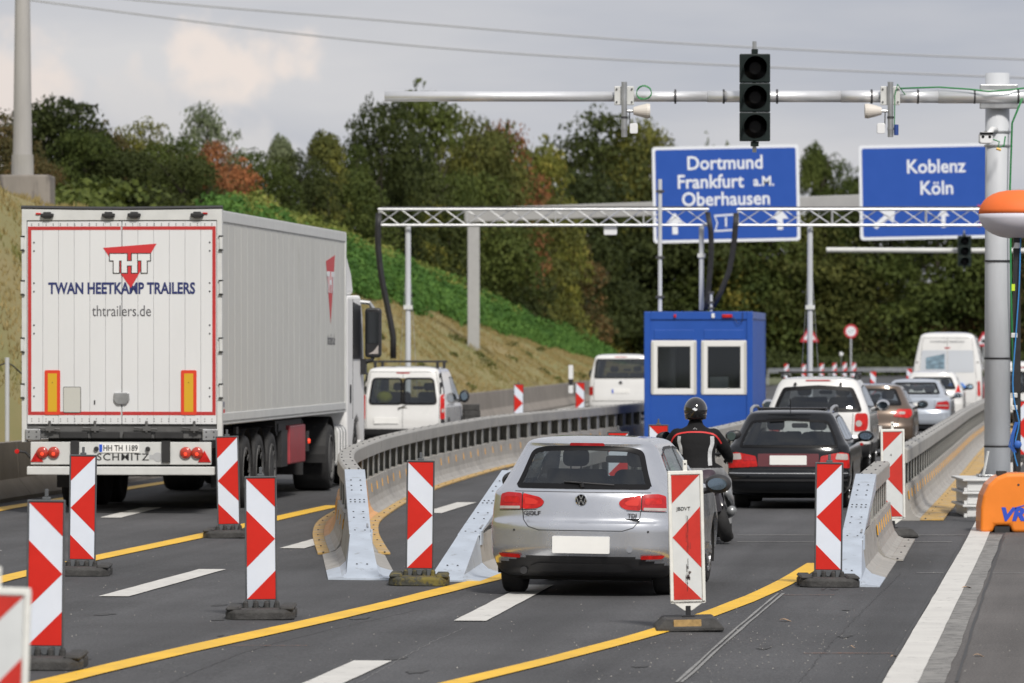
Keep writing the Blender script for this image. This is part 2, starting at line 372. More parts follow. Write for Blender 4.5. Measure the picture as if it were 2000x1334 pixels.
# ------------------------------------------------------------------ road markings
M_ymark = mat('yellow marking foil', (.78, .46, .02), .55, var=.12, vscale=1.5, dirt=((.36, .24, .06), 7, .60))
M_wmark = mat('white marking', (.58, .57, .54), .6, var=.1, vscale=2, dirt=((.24, .235, .225), 7, .58))
M_worn = mat('worn marking ghost', (.22, .215, .205), .8, var=.25, vscale=5, dirt=((.10, .098, .095), 8, .5))
M_tar = mat('bitumen joint', (.035, .035, .035), .6, var=.3, vscale=9)
M_crack = mat('pale sealed joint', (.24, .24, .235), .75, var=.2, vscale=6, dirt=((.10, .10, .10), 9, .55))
def stripe(name, m, pts, width, dz=.008, level=True, jag=.0):
    """painted band along ground points; width measured across the X axis"""
    P = catmull(pts, 1.0) if len(pts) > 2 else [Vector((*pts[0], 0)).lerp(Vector((*pts[1], 0)), k/12) for k in range(13)]
    V = []
    for i, p in enumerate(P):
        for s in (-1, 1):
            x = p.x+s*width/2+random.uniform(-jag, jag); V.append((x, p.y, zg(x, p.y)+dz))
    me = bpy.data.meshes.new(name); me.from_pydata(V, [], [(2*i, 2*i+1, 2*i+3, 2*i+2) for i in range(len(P)-1)])
    o = link(name, me, m); tag(o, kind='structure'); return o
def G(*pp): return [gp(*p) for p in pp]
stripe('yellow_line', M_ymark, G((-60, 1372), (95, 1334), (349, 1274), (700, 1195), (964, 1130))+[(.15, 53.), (.85, 60.)], .25, jag=.006)
stripe('yellow_line', M_ymark, G((880, 1338), (1100, 1284), (1280, 1235), (1375, 1204), (1450, 1176), (1525, 1143), (1596, 1101)), .20, jag=.006)
stripe('yellow_line', M_ymark, G((-80, 1158), (0, 1133), (190, 1090), (425, 1040), (655, 988)), .26)
stripe('yellow_line', M_ymark, G((-60, 1010), (0, 995), (125, 975), (290, 948), (420, 930)), .28)
for a, b in [((222, 1166), (415, 1113)), ((660, 1334), (728, 1292)), ((918, 1214), (1012, 1163)), ((215, 1012), (297, 992)), ((843, 1003), (912, 982)), ((570, 1072), (640, 1052)), ((-60, 1085), (-20, 1076))]:
    p, q = gp(*a), gp(*b)
    if a[0] == 660: p = (p[0]-.5, p[1]-4)
    if a[0] == 918: q = (q[0]+.2, q[1]+2)
    stripe('lane_dash', M_wmark, [p, q], .27, jag=.004)
stripe('edge_line', M_wmark, G((-80, 968), (0, 955), (60, 944), (180, 925)), .2)
stripe('edge_line', M_wmark, G((955, 826), (1120, 795), (1260, 770)), .2)
e0, e1 = gp(1759, 1334), gp(1912, 1045)
dx = (e1[0]-e0[0])/(e1[1]-e0[1])
stripe('edge_line', M_wmark, [(e0[0]-dx*8, e0[1]-8), (e0[0], e0[1]), e1, (e1[0]+dx*60, e1[1]+60)], .24, .012, jag=.003)
stripe('worn_edge_line', M_worn, [(e0[0]-dx*8+.2, e0[1]-8), (e0[0]+.2, e0[1]), (e1[0]+.18, e1[1])], .20, .009, jag=.010)
stripe('bitumen_joint', M_tar, [(e0[0]-dx*8-.15, e0[1]-8), (e0[0]-.145, e0[1]), (e1[0]-.14, e1[1])], .03, .009, jag=.005)
stripe('bitumen_joint', M_tar, G((1868, 1334), (1922, 1160), (1960, 1050)), .022, .0095, jag=.006)
stripe('sealed_joint', M_crack, G((1322, 1334), (1425, 1240), (1520, 1160)), .022, .007, jag=.006)
stripe('sealed_joint', M_crack, G((1332, 1334), (1433, 1242), (1530, 1160)), .022, .007, jag=.006)
def hline(name, m, y, x0, x1, w2):                     # joint running across the lanes
    n = 30; V = []
    for k in range(n+1):
        t = k/n; py = y+(x1-x0)*t*0.0; X, Y = gp(x0+(x1-x0)*t, py)
        for s in (-1, 1): yy = Y+s*w2+random.uniform(-.01, .01); V.append((X, yy, zg(X, yy)+.0065))
    me = bpy.data.meshes.new(name); me.from_pydata(V, [], [(2*i, 2*i+1, 2*i+3, 2*i+2) for i in range(n)]); tag(link(name, me, m), kind='structure')
hline('sealed_joint', M_crack, 1046, 1440, 1920, .05)
hline('sealed_joint', M_crack, 1059, 1440, 1860, .04)
hline('sealed_joint', M_crack, 1120, 1790, 2060, .03)
M_spray = mat('faded orange spray mark', (.26, .12, .07), .8, var=.3, vscale=9, dirt=((.10, .10, .10), 12, .5))
hline('survey_mark', M_spray, 1277, 1570, 1760, .02); hline('survey_mark', M_spray, 1163, 1530, 1630, .015)
hline('survey_mark', M_spray, 1262, 450, 600, .012)
M_stain = mat('oil stain', (.040, .040, .041), .7, var=.3, vscale=4, dirt=((.066, .066, .067), 5, .5))
M_patch = mat('older patch', (.085, .084, .083), .85, var=.2, vscale=6, dirt=((.068, .068, .069), 9, .52))
rs = random.Random(5)
def blotch(nm_, m, px, py, rx, ry, dz):
    X, Y = gp(px, py); n = 22; V = [(X, Y, zg(X, Y)+dz)]
    for k in range(n):
        a = 2*PI*k/n; q = rs.uniform(.65, 1.1); x, y = X+rx*q*math.cos(a)+.109*ry*q*math.sin(a), Y+ry*q*math.sin(a); V.append((x, y, zg(x, y)+dz))
    me = bpy.data.meshes.new(nm_); me.from_pydata(V, [], [(0, k+1, (k+1) % n+1) for k in range(n)]); tag(link(nm_, me, m), kind='structure')
for k in range(16):
    px, py = rs.choice([(rs.uniform(150, 480), rs.uniform(1180, 1300)), (rs.uniform(650, 1250), rs.uniform(1200, 1320)), (rs.uniform(1430, 1800), rs.uniform(1070, 1320))]); blotch('oil_stain', M_stain, px, py, rs.uniform(.02, .09), rs.uniform(.05, .35), .0035+k*.0001)
def crack(nm_, pts, w_, m):
    P = catmull(G(*pts), .15); V = []
    for p in P:
        o = rs.uniform(-.012, .012)
        for s in (-1, 1): x = p.x+o+s*w_*rs.uniform(.5, 1.3); V.append((x, p.y, zg(x, p.y)+.0055))
    me = bpy.data.meshes.new(nm_); me.from_pydata(V, [], [(2*i, 2*i+1, 2*i+3, 2*i+2) for i in range(len(P)-1)]); tag(link(nm_, me, m), kind='structure')
crack('road_crack', [(330, 1334), (520, 1262), (820, 1190)], .003, M_tar); crack('road_crack', [(700, 1334), (830, 1262), (905, 1228)], .002, M_crack)
crack('road_crack', [(1560, 1334), (1640, 1240), (1760, 1120)], .0025, M_tar)
# stones, leaves and litter lying about
M_leaf = mat('dead leaf', (.50, .33, .20), .8, var=.3, vscale=30)
def pebble(px, py, s, m):
    X, Y = gp(px, py); b = MB(); n = 6
    b.lathe([(.2*s, 0), (s*.6, s*.15), (s*.5, s*.35), (s*.15, s*.45)], 'z', n, (0, 0, 0))
    o = b.build('pebble', m, smooth=True); o.location = (X, Y, zg(X, Y)+.002); o.scale = (1.2, .8, 1); return o
V = []; Fc = []
for _ in range(500):
    if random.random() < .4: px, py = random.gauss(1500, 190), 1268+random.gauss(0, 30)
    else: px, py = random.uniform(0, 2000), random.uniform(1050, 1334)
    X, Y = gp(px, py); s = random.uniform(.003, .008); b = len(V); z = zg(X, Y)+.004
    a = random.uniform(0, PI)
    ring = [(X+s*math.cos(a+k*PI/2), Y+s*math.sin(a+k*PI/2)*1.2, z) for k in range(4)]
    V += ring+[(X, Y, z+s*1.1)]; Fc += [(b+k, b+(k+1) % 4, b+4) for k in range(4)]
me = bpy.data.meshes.new('grit'); me.from_pydata(V, [], Fc); tag(link('grit', me, mat('grit stone', (.26, .25, .23), .8, var=.5, vscale=3)), kind='stuff')
def dead_leaf(px, py, L, lab):
    X, Y = gp(px, py); b = MB(); n = 7; vs = []
    for k in range(n):
        t = k/(n-1); wd = math.sin(PI*t)*.35*L+.004
        for s in (-1, 0, 1): vs.append(((t-.5)*L, s*wd, .004+.15*abs(s)*wd+.008*math.sin(t*5)))
    b.add(vs, [(i*3+j, i*3+j+1, (i+1)*3+j+1, (i+1)*3+j) for i in range(n-1) for j in range(2)])
    o = b.build('dead_leaf', M_leaf, smooth=True); o.location = (X, Y, zg(X, Y)+.006); o.rotation_euler = (0, 0, random.uniform(-.4, .4)); tag(o, lab, 'leaf')
dead_leaf(1747, 1285, .06, 'curled brown leaf lying against the left edge of the white edge line')
dead_leaf(1664, 1266, .05, 'small tan leaf on the asphalt left of the white edge line')
dead_leaf(1534, 1214, .11, 'long narrow pale leaf flat on the asphalt right of the yellow line')
dead_leaf(1912, 1283, .09, 'grey leaf flat on the old shoulder asphalt near the right picture edge')
dead_leaf(1890, 1150, .12, 'brown leaf beside the white edge line on the shoulder, farthest back')

# ------------------------------------------------------------------ concrete wall with its segments
t = thing('concrete_wall', 'long low brown concrete safety wall along the foot of the grassy bank', 'wall', (0, 0, 0))
prof = [(.30, -.4), (.30, .06), (.12, .30), (.09, .82), (-.09, .82), (-.12, .3), (-.30, .06), (-.30, -.4)]
y0 = 34.
while y0 < 262:
    y1 = y0+5.96; b = MB(); vs = []
    for yy in (y0, y1):
        for a, h in prof: vs.append((Xw(yy)+a, yy, max(zg(Xw(yy), yy), 0)+h))
    n = len(prof); b.add(vs, [tuple(range(n)), tuple(range(2*n-1, n-1, -1))]+[(k, k+n, (k+1) % n+n, (k+1) % n) for k in range(n)])
    b.build('wall_segment', M_conc, t); y0 += 6.0

# ------------------------------------------------------------------ movable steel barriers
def bar_frame(P):
    out = []
    for i, p in enumerate(P):
        tt = (P[min(i+1, len(P)-1)]-P[max(i-1, 0)]); tt.z = 0; tt.normalize(); out.append((p, Vector((tt.y, -tt.x, 0)), tt))
    return out
def sweep(FR, prof, z=0.):
    V = []; n = len(prof); m = len(FR)
    for p, r, tt in FR:
        zz = zg(p.x, p.y)
        for a, h in prof: V.append((p.x+r.x*a, p.y+r.y*a, zz+h+z))
    Fc = [(j*n+k, j*n+(k+1) % n, (j+1)*n+(k+1) % n, (j+1)*n+k) for j in range(m-1) for k in range(n)]
    Fc += [tuple(range(n-1, -1, -1)), tuple((m-1)*n+k for k in range(n))]
    return MB().add(V, Fc)
SK = [(-.26, 0), (-.26, .03), (-.20, .055), (-.155, .12), (-.13, .20), (-.105, .45), (.105, .45), (.13, .20), (.155, .12), (.20, .055), (.26, .03), (.26, 0)]
RAIL = [(-.10, .735), (-.10, .90), (-.075, .925), (.075, .925), (.10, .90), (.10, .735)]
post_me = MB().box(.066, .074, -.15, .15, .44, .74).box(-.074, -.066, -.15, .15, .44, .74).box(-.066, .066, .142, .15, .44, .74).mesh('post')
refl_me = MB().box(-.006, .006, -.02, .02, -.055, .055).mesh('reflector')
bolt_me = MB().lathe([(.011, 0), (.011, .006), (.006, .010)], 'z', 8).mesh('bolt')
def steel_barrier(label, path, post_step=1.2, wide=.39, seg=4.0, yel=None, orange=None, refl=True, posts=(0, 999), bolts=40):
    P = catmull(path, .5); FR = bar_frame(P)
    t = thing('steel_barrier', label, 'barrier', (0, 0, 0))
    step = int(seg/.5); rails = []
    for a in range(0, len(FR)-1, step):
        sg = FR[a:a+step+1]
        if len(sg) < 2: break
        y = sg[0][0].y
        sg = list(sg)                                  # small gap at the joint
        pe, re, te = sg[-1]; sg[-1] = (pe-te*.02, re, te)
        sweep(sg, SK).build('skirt_segment', M_ora if orange and orange[0] <= y < orange[1] else M_skirt, t)
        sweep(sg, RAIL).build('rail_segment', M_rail, t, bev=.006, seg=1)
        for s in (-1, 1):
            pr = [(s*.262, .004), (s*.262, .03), (s*wide, .022), (s*wide, .004)]
            sweep(sg, pr).build('foot_plate', M_yel if yel is None or yel(y, s) else M_skirt, t)
    # posts, reflectors, bolts along the line
    acc = 0; k = 0; np_ = 0; nr = 0
    for i in range(len(FR)-1):
        p, r, tt = FR[i]; q = FR[i+1][0]; L = (q-p).length
        while acc < L:
            c = p+tt*acc
            ang = math.atan2(tt.y, tt.x)-PI/2
            if np_ < 290 and posts[0] <= c.y <= posts[1]:
                o = link('post', post_me, M_post, t); o.location = (c.x, c.y, zg(c.x, c.y)); o.rotation_euler = (0, 0, ang); np_ += 1
            for dd_ in ((0,) if refl and nr < 280 else ()):
                c = p+tt*(acc+dd_)
                for s in (-1, 1):
                    o = link('reflector', refl_me, M_refl, t); a = .119
                    o.location = (c.x+r.x*a*s, c.y+r.y*a*s, zg(c.x, c.y)+.33); o.rotation_euler = (0, -s*.1, ang); nr += 1
            k += 1; acc += post_step
        acc -= L
    b = MB()
    nb = 0
    for p, r, tt in FR[::3]:
        for a, h in ((-.05, .925), (.05, .925)):
            for dd in (.0, .16):
                if nb > 400: continue
                nb += 1; c = p+tt*dd; x, y, z = c.x+r.x*a, c.y+r.y*a, zg(c.x, c.y)+h
                b.lathe([(.010, 0), (.010, .004), (.006, .007)], 'z', 6, (x, y, z))
        for s in (-1, 1):
            x, y = p.x+r.x*.33*s, p.y+r.y*.33*s; b.lathe([(.011, 0), (.011, .006), (.006, .010)], 'z', 6, (x, y, zg(p.x, p.y)+.026))
    o = b.build('bolts', M_bolt, t); o['kind'] = 'stuff'
    return t
def ramp_end(label, x0, y0, hd, L1=1.7, L2=4.0, flip=1):
    """ramped end piece: flared wedge on the ground, then a sloping plate up to full height"""
    t = thing('ramp_terminal', label, 'barrier end', (x0, y0, zg(x0, y0)), hd, slope_at(x0, y0))
    def section(y, zt_, wt, base=.335):
        return [(-base, y, 0), (-base, y, .012), (-.20, y, .03+.02*(y > .2)), (-max(wt, .14), y, min(zt_*.9, .10)+.005), (-wt, y, zt_), (wt, y, zt_), (max(wt, .14), y, min(zt_*.9, .10)+.005), (.20, y, .03+.02*(y > .2)), (base, y, .012), (base, y, 0)]
    def loft(secs):
        n = len(secs[0]); V = [p for s in secs for p in s]
        return MB().add(V, [(j*n+k, j*n+(k+1) % n, (j+1)*n+(k+1) % n, (j+1)*n+k) for j in range(len(secs)-1) for k in range(n)]+[tuple(range(n)), tuple((len(secs)-1)*n+k for k in range(n))])
    loft([section(-.2, .016, .165), section(0, .06, .155), section(L1, .39, .10)]).build('nose_wedge', M_ramp, t)
    loft([section(L1+.02, .37, .095), section(L1+L2, .455, .095)]).build('skirt', M_skirt, t)
    y1 = L1+L2
    b = MB(); b.add([(-.11, L1-.03, .385), (.11, L1-.03, .385), (.11, y1, .93), (-.11, y1, .93), (-.11, L1-.03, .37), (.11, L1-.03, .37), (.11, y1, .76), (-.11, y1, .76)], [(0, 1, 2, 3), (0, 4, 5, 1), (1, 5, 6, 2), (3, 2, 6, 7), (0, 3, 7, 4), (4, 7, 6, 5)])
    b.build('sloping_plate', M_ramp, t, bev=.006)
    b = MB(); b.add([(.07, L1+.3, .44), (.09, L1+.3, .44), (.09, y1-1.2, .68), (.07, y1-1.2, .68), (.07, y1-1.2, .44), (.09, y1-1.2, .44)], [(0, 1, 2, 3), (0, 4, 5, 1), (4, 3, 2, 5), (1, 5, 2), (0, 3, 4)])
    b.build('side_sheet', M_galv, t)
    for y in np.arange(y1-1.6, y1, .5):
        z = .44+(y-L1)/L2*.40
        MB().box(-.075, .075, y-.03, y+.03, .44, z).build('post', M_post, t)
    sl_ = (.93-.385)/L2
    b = MB()
    for y, xs in [(.35, (-.05, .05)), (L1+.15, (-.05, .05)), (L1+.9, (-.05, .05)), (L1+1.25, (-.05, .05)), (L1+1.85, (-.07, -.025, .025, .07)), (L1+2.0, (-.07, -.025, .025, .07)), (L1+2.6, (-.05, .05)), (L1+2.9, (-.05, .05)), (L1+3.25, (-.05, .05))]:
        for x in xs:
            z = .385+(y-L1)*sl_ if y > L1 else .06+.33*y/L1
            b.lathe([(.010, 0), (.010, .004), (.006, .008)], 'z', 8, (x, y, z+.003))
    o = b.build('bolts', M_bolt, t); o['kind'] = 'stuff'
    MB().box(.11, .125, L1+.02, L1+.2, .28, .42).build('tag_plate', M_ramp, t)
    return t
ramp_end('pale steel ramp terminal left of the car, nose of the long curved barrier', -1.446, 51.0, -.045)
steel_barrier('long grey steel barrier curving from the left ramp end to the blue container',
              [(-1.70, 56.75), (-1.84, 59.5), (-1.97, 62.5), (-2.04, 66), (-1.97, 70), (-1.80, 76), (-1.45, 83), (-.95, 90), (-.35, 97), (.45, 103), (1.5, 110), (3.0, 120)], post_step=1.45, orange=(60, 68), yel=lambda y, s: True)
ramp_end('pale steel ramp terminal partly hidden by the silver hatchback', -.615, 50.8, .106)
steel_barrier('steel barrier running behind the silver hatchback towards the right of the container', [(-.01, 56.5), (.28, 60), (.80, 65), (1.40, 70), (2.55, 78.5), (3.6, 87), (6.8, 118), (8.4, 133)], refl=False)
ramp_end('pale steel ramp terminal right of the car lane, behind the striped beacon', 3.17, 50.2, .10)
steel_barrier('short steel barrier piece behind the right ramp end', [(3.76, 55.95), (4.02, 58.6), (4.3, 61.4)], post_step=.8, seg=3.0, yel=lambda y, s: False)
steel_barrier('long steel barrier on the right, running beside the queue into the distance', [(4.97, 67.6), (6.0, 77), (7.6, 92), (9.5, 110), (11.6, 129), (13.9, 150), (17.5, 180)], post_step=1.1, wide=.56, yel=lambda y, s: s > 0)
# foot wings at the open ends
for x, y in ((4.97, 67.6),):
    pass

# ------------------------------------------------------------------ guide beacons
def chevron(mb_w, mb_r, w, h, z0, y, point):            # point=+1 tip to the right, -1 to the left
    def P(u, v): return (point*(u-w/2), y, z0+v)
    mb_w.add([P(0, 0), P(w, 0), P(w, h), P(0, h)], [(0, 1, 2, 3)])
def make_beacon(kind, point, scale=1.):
    """kind: 'grey' frame with wide rubber foot, 'mossy' the same with a mossy foot, 'white' frame on a post; thing local origin on the ground"""
    r = []
    w_, h_ = .235, 1.0; z0 = .155 if kind != 'white' else .24
    fw, fr = (M_foil_w, M_foil_r) if kind != 'white' else (M_foil_w2, M_foil_r2)
    fm = M_frame if kind != 'white' else M_wframe
    if kind == 'white': w_ = .225
    o = MB(); pw = .262 if kind != 'white' else .285
    pole = []
    parts = []
    fb = MB(); bd = .012 if kind != 'white' else .024
    x1 = w_/2+.004
    fb.prism(rrect(0, z0+h_/2, pw, h_+.03+(.03 if kind == 'white' else 0), .012), -.012, .012)
    parts.append(('backing_panel', fb, fm, .0))
    for s in (-1, 1):
        b = MB().box(s*x1 if s > 0 else -x1-bd, x1+bd if s > 0 else -x1, -.026, .014, z0-.12 if kind != 'white' else z0-.015, z0+h_+.018)
        parts.append(('side_rail', b, fm, .004))
    b = MB().box(-x1-bd, x1+bd, -.024, .014, z0+h_+.004, z0+h_+.004+bd*1.3); parts.append(('top_rail', b, fm, .004))
    P = lambda u, v: (point*(u-w_/2), z0+v)
    b = MB().box(-w_/2, w_/2, -.0155, -.012, z0, z0+h_); parts.append(('white_foil', b, fw, 0))
    y_ = (-.018, -.0155)
    for pl in ([(0, h_), (w_, h_), (w_, h_-w_)], [(0, h_-w_-.03), (w_, h_/2), (0, w_+.03)], [(0, 0), (w_, w_), (w_, 0)]):
        b = MB().prism([P(*q) for q in pl], y_[0], y_[1]); parts.append(('red_stripe', b, fr, 0))
    if kind != 'white':
        b = MB().box(-.03, .03, -.014, .014, z0+h_+.018, z0+h_+.04).box(-.013, .013, -.012, .012, z0+h_+.04, z0+h_+.095); parts.append(('lamp_lug', b, fm, .004))
        b = MB()
        for a, c in ((-.115, -.07), (-.045, .045), (.07, .115)): b.box(a, c, -.022, .02, .06, z0-.01)
        b.box(-.12, .12, -.008, .012, .06, z0-.008)
        b.lathe([(.028, -.028), (.028, -.02)], 'y', 16, (0, 0, .115)); parts.append(('bracket', b, fm, .003))
        fo = MB(); m = M_foot if kind == 'grey' else M_footy
        # rubber foot: long slab along the road with raised hand grips
        pl = roundpoly([(-.21, -.40), (.21, -.40), (.285, -.30), (.285, -.10), (.24, 0), (.285, .10), (.285, .30), (.21, .40), (-.21, .40), (-.285, .30), (-.285, .10), (-.24, 0), (-.285, -.10), (-.285, -.30)], .03, 3)
        n = len(pl); vs = [(x, y, 0) for x, y in pl]+[(x, y, .062) for x, y in pl]+[(x*.93, y*.95, .085) for x, y in pl]
        fo.add(vs, [tuple(range(n-1, -1, -1)), tuple(2*n+k for k in range(n))]+[(j*n+k, j*n+(k+1) % n, (j+1)*n+(k+1) % n, (j+1)*n+k) for j in range(2) for k in range(n)])
        parts.append(('rubber_foot', fo, m, .006))
        for x in (-.13, -.045, .045, .13):
            b = MB().lathe([(.024, .07), (.022, .125), (.012, .14)], 'z', 8, (x, -.05, 0)); parts.append(('grip_stud', b, m, 0))
        for x0_, x1_ in ((-.28, -.16), (.16, .28)):
            b = MB().box(x0_, x1_, -.36, .36, .07, .108); parts.append(('foot_rib', b, m, .015))
    else:
        b = MB().prism([(-.14, z0-.012), (.14, z0-.012), (.03, z0-.09), (-.03, z0-.09)], -.012, .012); parts.append(('pointed_tail', b, fm, .003))
        b = MB().box(-.017, .017, -.012, .008, z0+h_+.03, z0+h_+.12); parts.append(('top_tab', b, fm, .004))
        b = MB().lathe([(.008, -.0135), (.008, -.012)], 'y', 10, (0, -.0, z0+h_+.09)); parts.append(('tab_hole', b, M_black, 0))
        b = MB().box(-.02, .02, -.02, .02, .08, z0-.05).box(-.05, .05, -.04, .04, .085, .115); parts.append(('post', b, M_black, .003))
        b = MB(); vs = []
        for x, y, z in ((.27, .40, 0), (.27, .40, .03), (.20, .36, .10)):
            vs += [(-x, -y, z), (x, -y, z), (x, y, z), (-x, y, z)]
        b.add(vs, [(3, 2, 1, 0), (8, 9, 10, 11)]+[(j*4+k, j*4+(k+1) % 4, (j+1)*4+(k+1) % 4, (j+1)*4+k) for j in range(2) for k in range(4)])
        parts.append(('rubber_foot', b, M_foot, .01))
    return parts
BCACHE = {}
def beacon(px, d, kind, point, label, yaw=0., lean=0., foot_px=None, group=None):
    key = (kind, point)
    if key not in BCACHE:
        BCACHE[key] = [(n, b.mesh(n), m, bv) for n, b, m, bv in make_beacon(kind, point)]
    x = X_(px, d)
    t = thing('guide_beacon', label, 'beacon', (x, d, zg(x, d)+.001), yaw, slope_at(x, d)+lean, group)
    for n, me, m, bv in BCACHE[key]:
        o = link(n, me, m, t, bev=bv, seg=1)
        if n == 'rubber_foot': foot = o
    return t
NR = 'red and white striped beacons along the lanes'
beacon(87, 37.0, 'grey', 1, 'large striped beacon with right-pointing stripes, nearest the left picture edge at front', group=NR)
beacon(160, 51.6, 'grey', -1, 'striped beacon with left-pointing stripes in front of the lorry bumper at left', yaw=-.02, group=NR)
beacon(448, 61.3, 'grey', -1, 'striped beacon with left-pointing stripes beside the right rear of the lorry', lean=-.03, yaw=.02, group=NR)
beacon(511, 43.8, 'grey', 1, 'striped beacon with right-pointing stripes standing between two lanes, left of the curved barrier', lean=-.02, group=NR)
beacon(819, 50.0, 'mossy', 1, 'striped beacon on a moss-stained foot between the two ramp terminals', group=NR)
beacon(1345, 42.4, 'white', -1, 'white-framed worn beacon with black scrape marks in front of the silver hatchback', lean=-.035, group=NR)
beacon(1617, 50.2, 'grey', -1, 'striped beacon with left-pointing stripes in front of the right ramp terminal', group=NR)
b5 = beacon(1745, 62.5, 'white', -1, 'white-framed beacon behind the short right barrier piece', lean=-.015, group=NR)
beacon(-25, 21.8, 'white', -1, 'blurred white-framed beacon cut off at the bottom left corner', lean=.02, group=NR)
beacon(82, 79, 'grey', 1, 'striped beacon half hidden behind the left rear corner of the lorry', group=NR)
beacon(1013, 143, 'grey', 1, 'distant striped beacon standing alone before the concrete wall', group=NR)
beacon(1133, 150, 'grey', 1, 'distant striped beacon at the left side of the white minibus', group=NR)
beacon(1207, 65, 'grey', -1, 'beacon showing only its red top edge above the roof of the silver hatchback', group=NR)
beacon(1286, 70, 'grey', 1, 'beacon in front of the blue container, left of the rider', group=NR)
beacon(1705, 215, 'grey', 1, 'small far beacon between the white off-roader and the brown car', group=NR)
beacon(1776, 240, 'grey', 1, 'tiny far beacon above the roof of the silver saloon', group=NR)
beacon(1992, 100, 'grey', -1, 'beacon right of the big mast at the right picture edge', group=NR)
for i, (px, d) in enumerate([(1536, 305), (1570, 300), (1605, 312), (1630, 320), (1650, 330), (1668, 325)]):
    beacon(px, d, 'grey', -1, ['first', 'second', 'third', 'fourth', 'fifth', 'sixth'][i]+' from the left of the far row of beacons beyond the white off-roader', group='far row of beacons on the road bend')
# scrape marks and print on the worn beacon
tw = [o for o in bpy.data.objects if o.get('label', '').startswith('white-framed worn')][0]
M_mark = mat('black scrape', (.03, .03, .03), .7, var=.5, vscale=30)
for i in range(16):
    x = random.gauss(0, .012); z = random.uniform(.26, .85); L = random.uniform(.03, .16)
    MB().box(x, x+random.uniform(.001, .004), -.0195, -.0185, z, z+L).build('scrape', M_mark, tw)
M_smear = mat('grey smear', (.10, .08, .08), .8, var=.5, vscale=40)
for i in range(14):
    x = random.gauss(.01, .015); z = random.gauss(.42, .05); MB().box(x, x+random.uniform(.004, .012), -.0192, -.0184, z, z+random.uniform(.006, .03)).build('scrape', M_smear, tw)
text('maker_print', 'JBDVT', .04, (-.02, -.019, .97), M_mark, tw)
MB().box(-.13, .09, -.392, -.383, .028, .098, mtx=Matrix.Translation((0, -.0, 0))).build('ochre_label', mat('ochre label', (.38, .25, .10), .8, var=.3, vscale=18, dirt=((.1, .08, .05), 30, .58)), tw)
text('maker_print', 'A', .035, (-.02, -.019, .97), M_mark, b5)
# stack of spare rubber feet beside the wall
ft_me = MB().prism(rrect(0, 0, .57, .8, .05), 0, .115, 'z').mesh('rubber_foot')
xs, ysd = X_(921, 104), 104
for k in range(9):
    o = link('rubber_foot', ft_me, M_foot, None, bev=.01); o.location = (xs+random.uniform(-.02, .02), ysd, zg(xs, ysd)+k*.118+.002); o.rotation_euler = (0, 0, random.uniform(-.06, .06))
    o.scale = (.58, .8, 1); tag(o, ['bottom', 'second', 'third', 'fourth', 'middle', 'sixth', 'seventh', 'eighth', 'topmost'][k]+' rubber beacon foot, counted upwards, in the stack right of the small white van', 'beacon foot', 'stack of rubber beacon feet')
    o.rotation_euler.y = 0
# ------------------------------------------------------------------ vehicles
def pch(tbl, col):
    xs = [r[0] for r in tbl]; ys = [r[col] for r in tbl]; n = len(xs); h = [xs[i+1]-xs[i] for i in range(n-1)]; dl = [(ys[i+1]-ys[i])/h[i] for i in range(n-1)]
    m = [dl[0]]+[0 if dl[i-1]*dl[i] <= 0 else 2*dl[i-1]*dl[i]/(dl[i-1]+dl[i]) for i in range(1, n-1)]+[dl[-1]]
    def f(x):
        x = max(xs[0], min(xs[-1], x)); i = 0
        while i < n-2 and x > xs[i+1]: i += 1
        t = (x-xs[i])/h[i]; a = 2*t**3-3*t*t+1; b = t**3-2*t*t+t; c = -2*t**3+3*t*t; e = t**3-t*t
        return a*ys[i]+b*h[i]*m[i]+c*ys[i+1]+e*h[i]*m[i+1]
    return f
def inside(p, poly):
    x, y = p; c = False; j = len(poly)-1
    for i in range(len(poly)):
        xi, yi = poly[i]; xj, yj = poly[j]
        if (yi > y) != (yj > y) and x < (xj-xi)*(y-yi)/(yj-yi)+xi: c = not c
        j = i
    return c
def inset(poly, d):
    out = []; n = len(poly); area = sum(poly[i-1][0]*poly[i][1]-poly[i][0]*poly[i-1][1] for i in range(n)); sg = 1 if area > 0 else -1
    for i in range(n):
        a, b, c = Vector(poly[i-1]), Vector(poly[i]), Vector(poly[(i+1) % n])
        e1 = (b-a); e2 = (c-b)
        if e1.length < 1e-6 or e2.length < 1e-6: out.append(tuple(b)); continue
        n1 = Vector((-e1.y, e1.x)).normalized()*sg; n2 = Vector((-e2.y, e2.x)).normalized()*sg; nn = (n1+n2).normalized()
        out.append(tuple(b+nn*d))
    return out
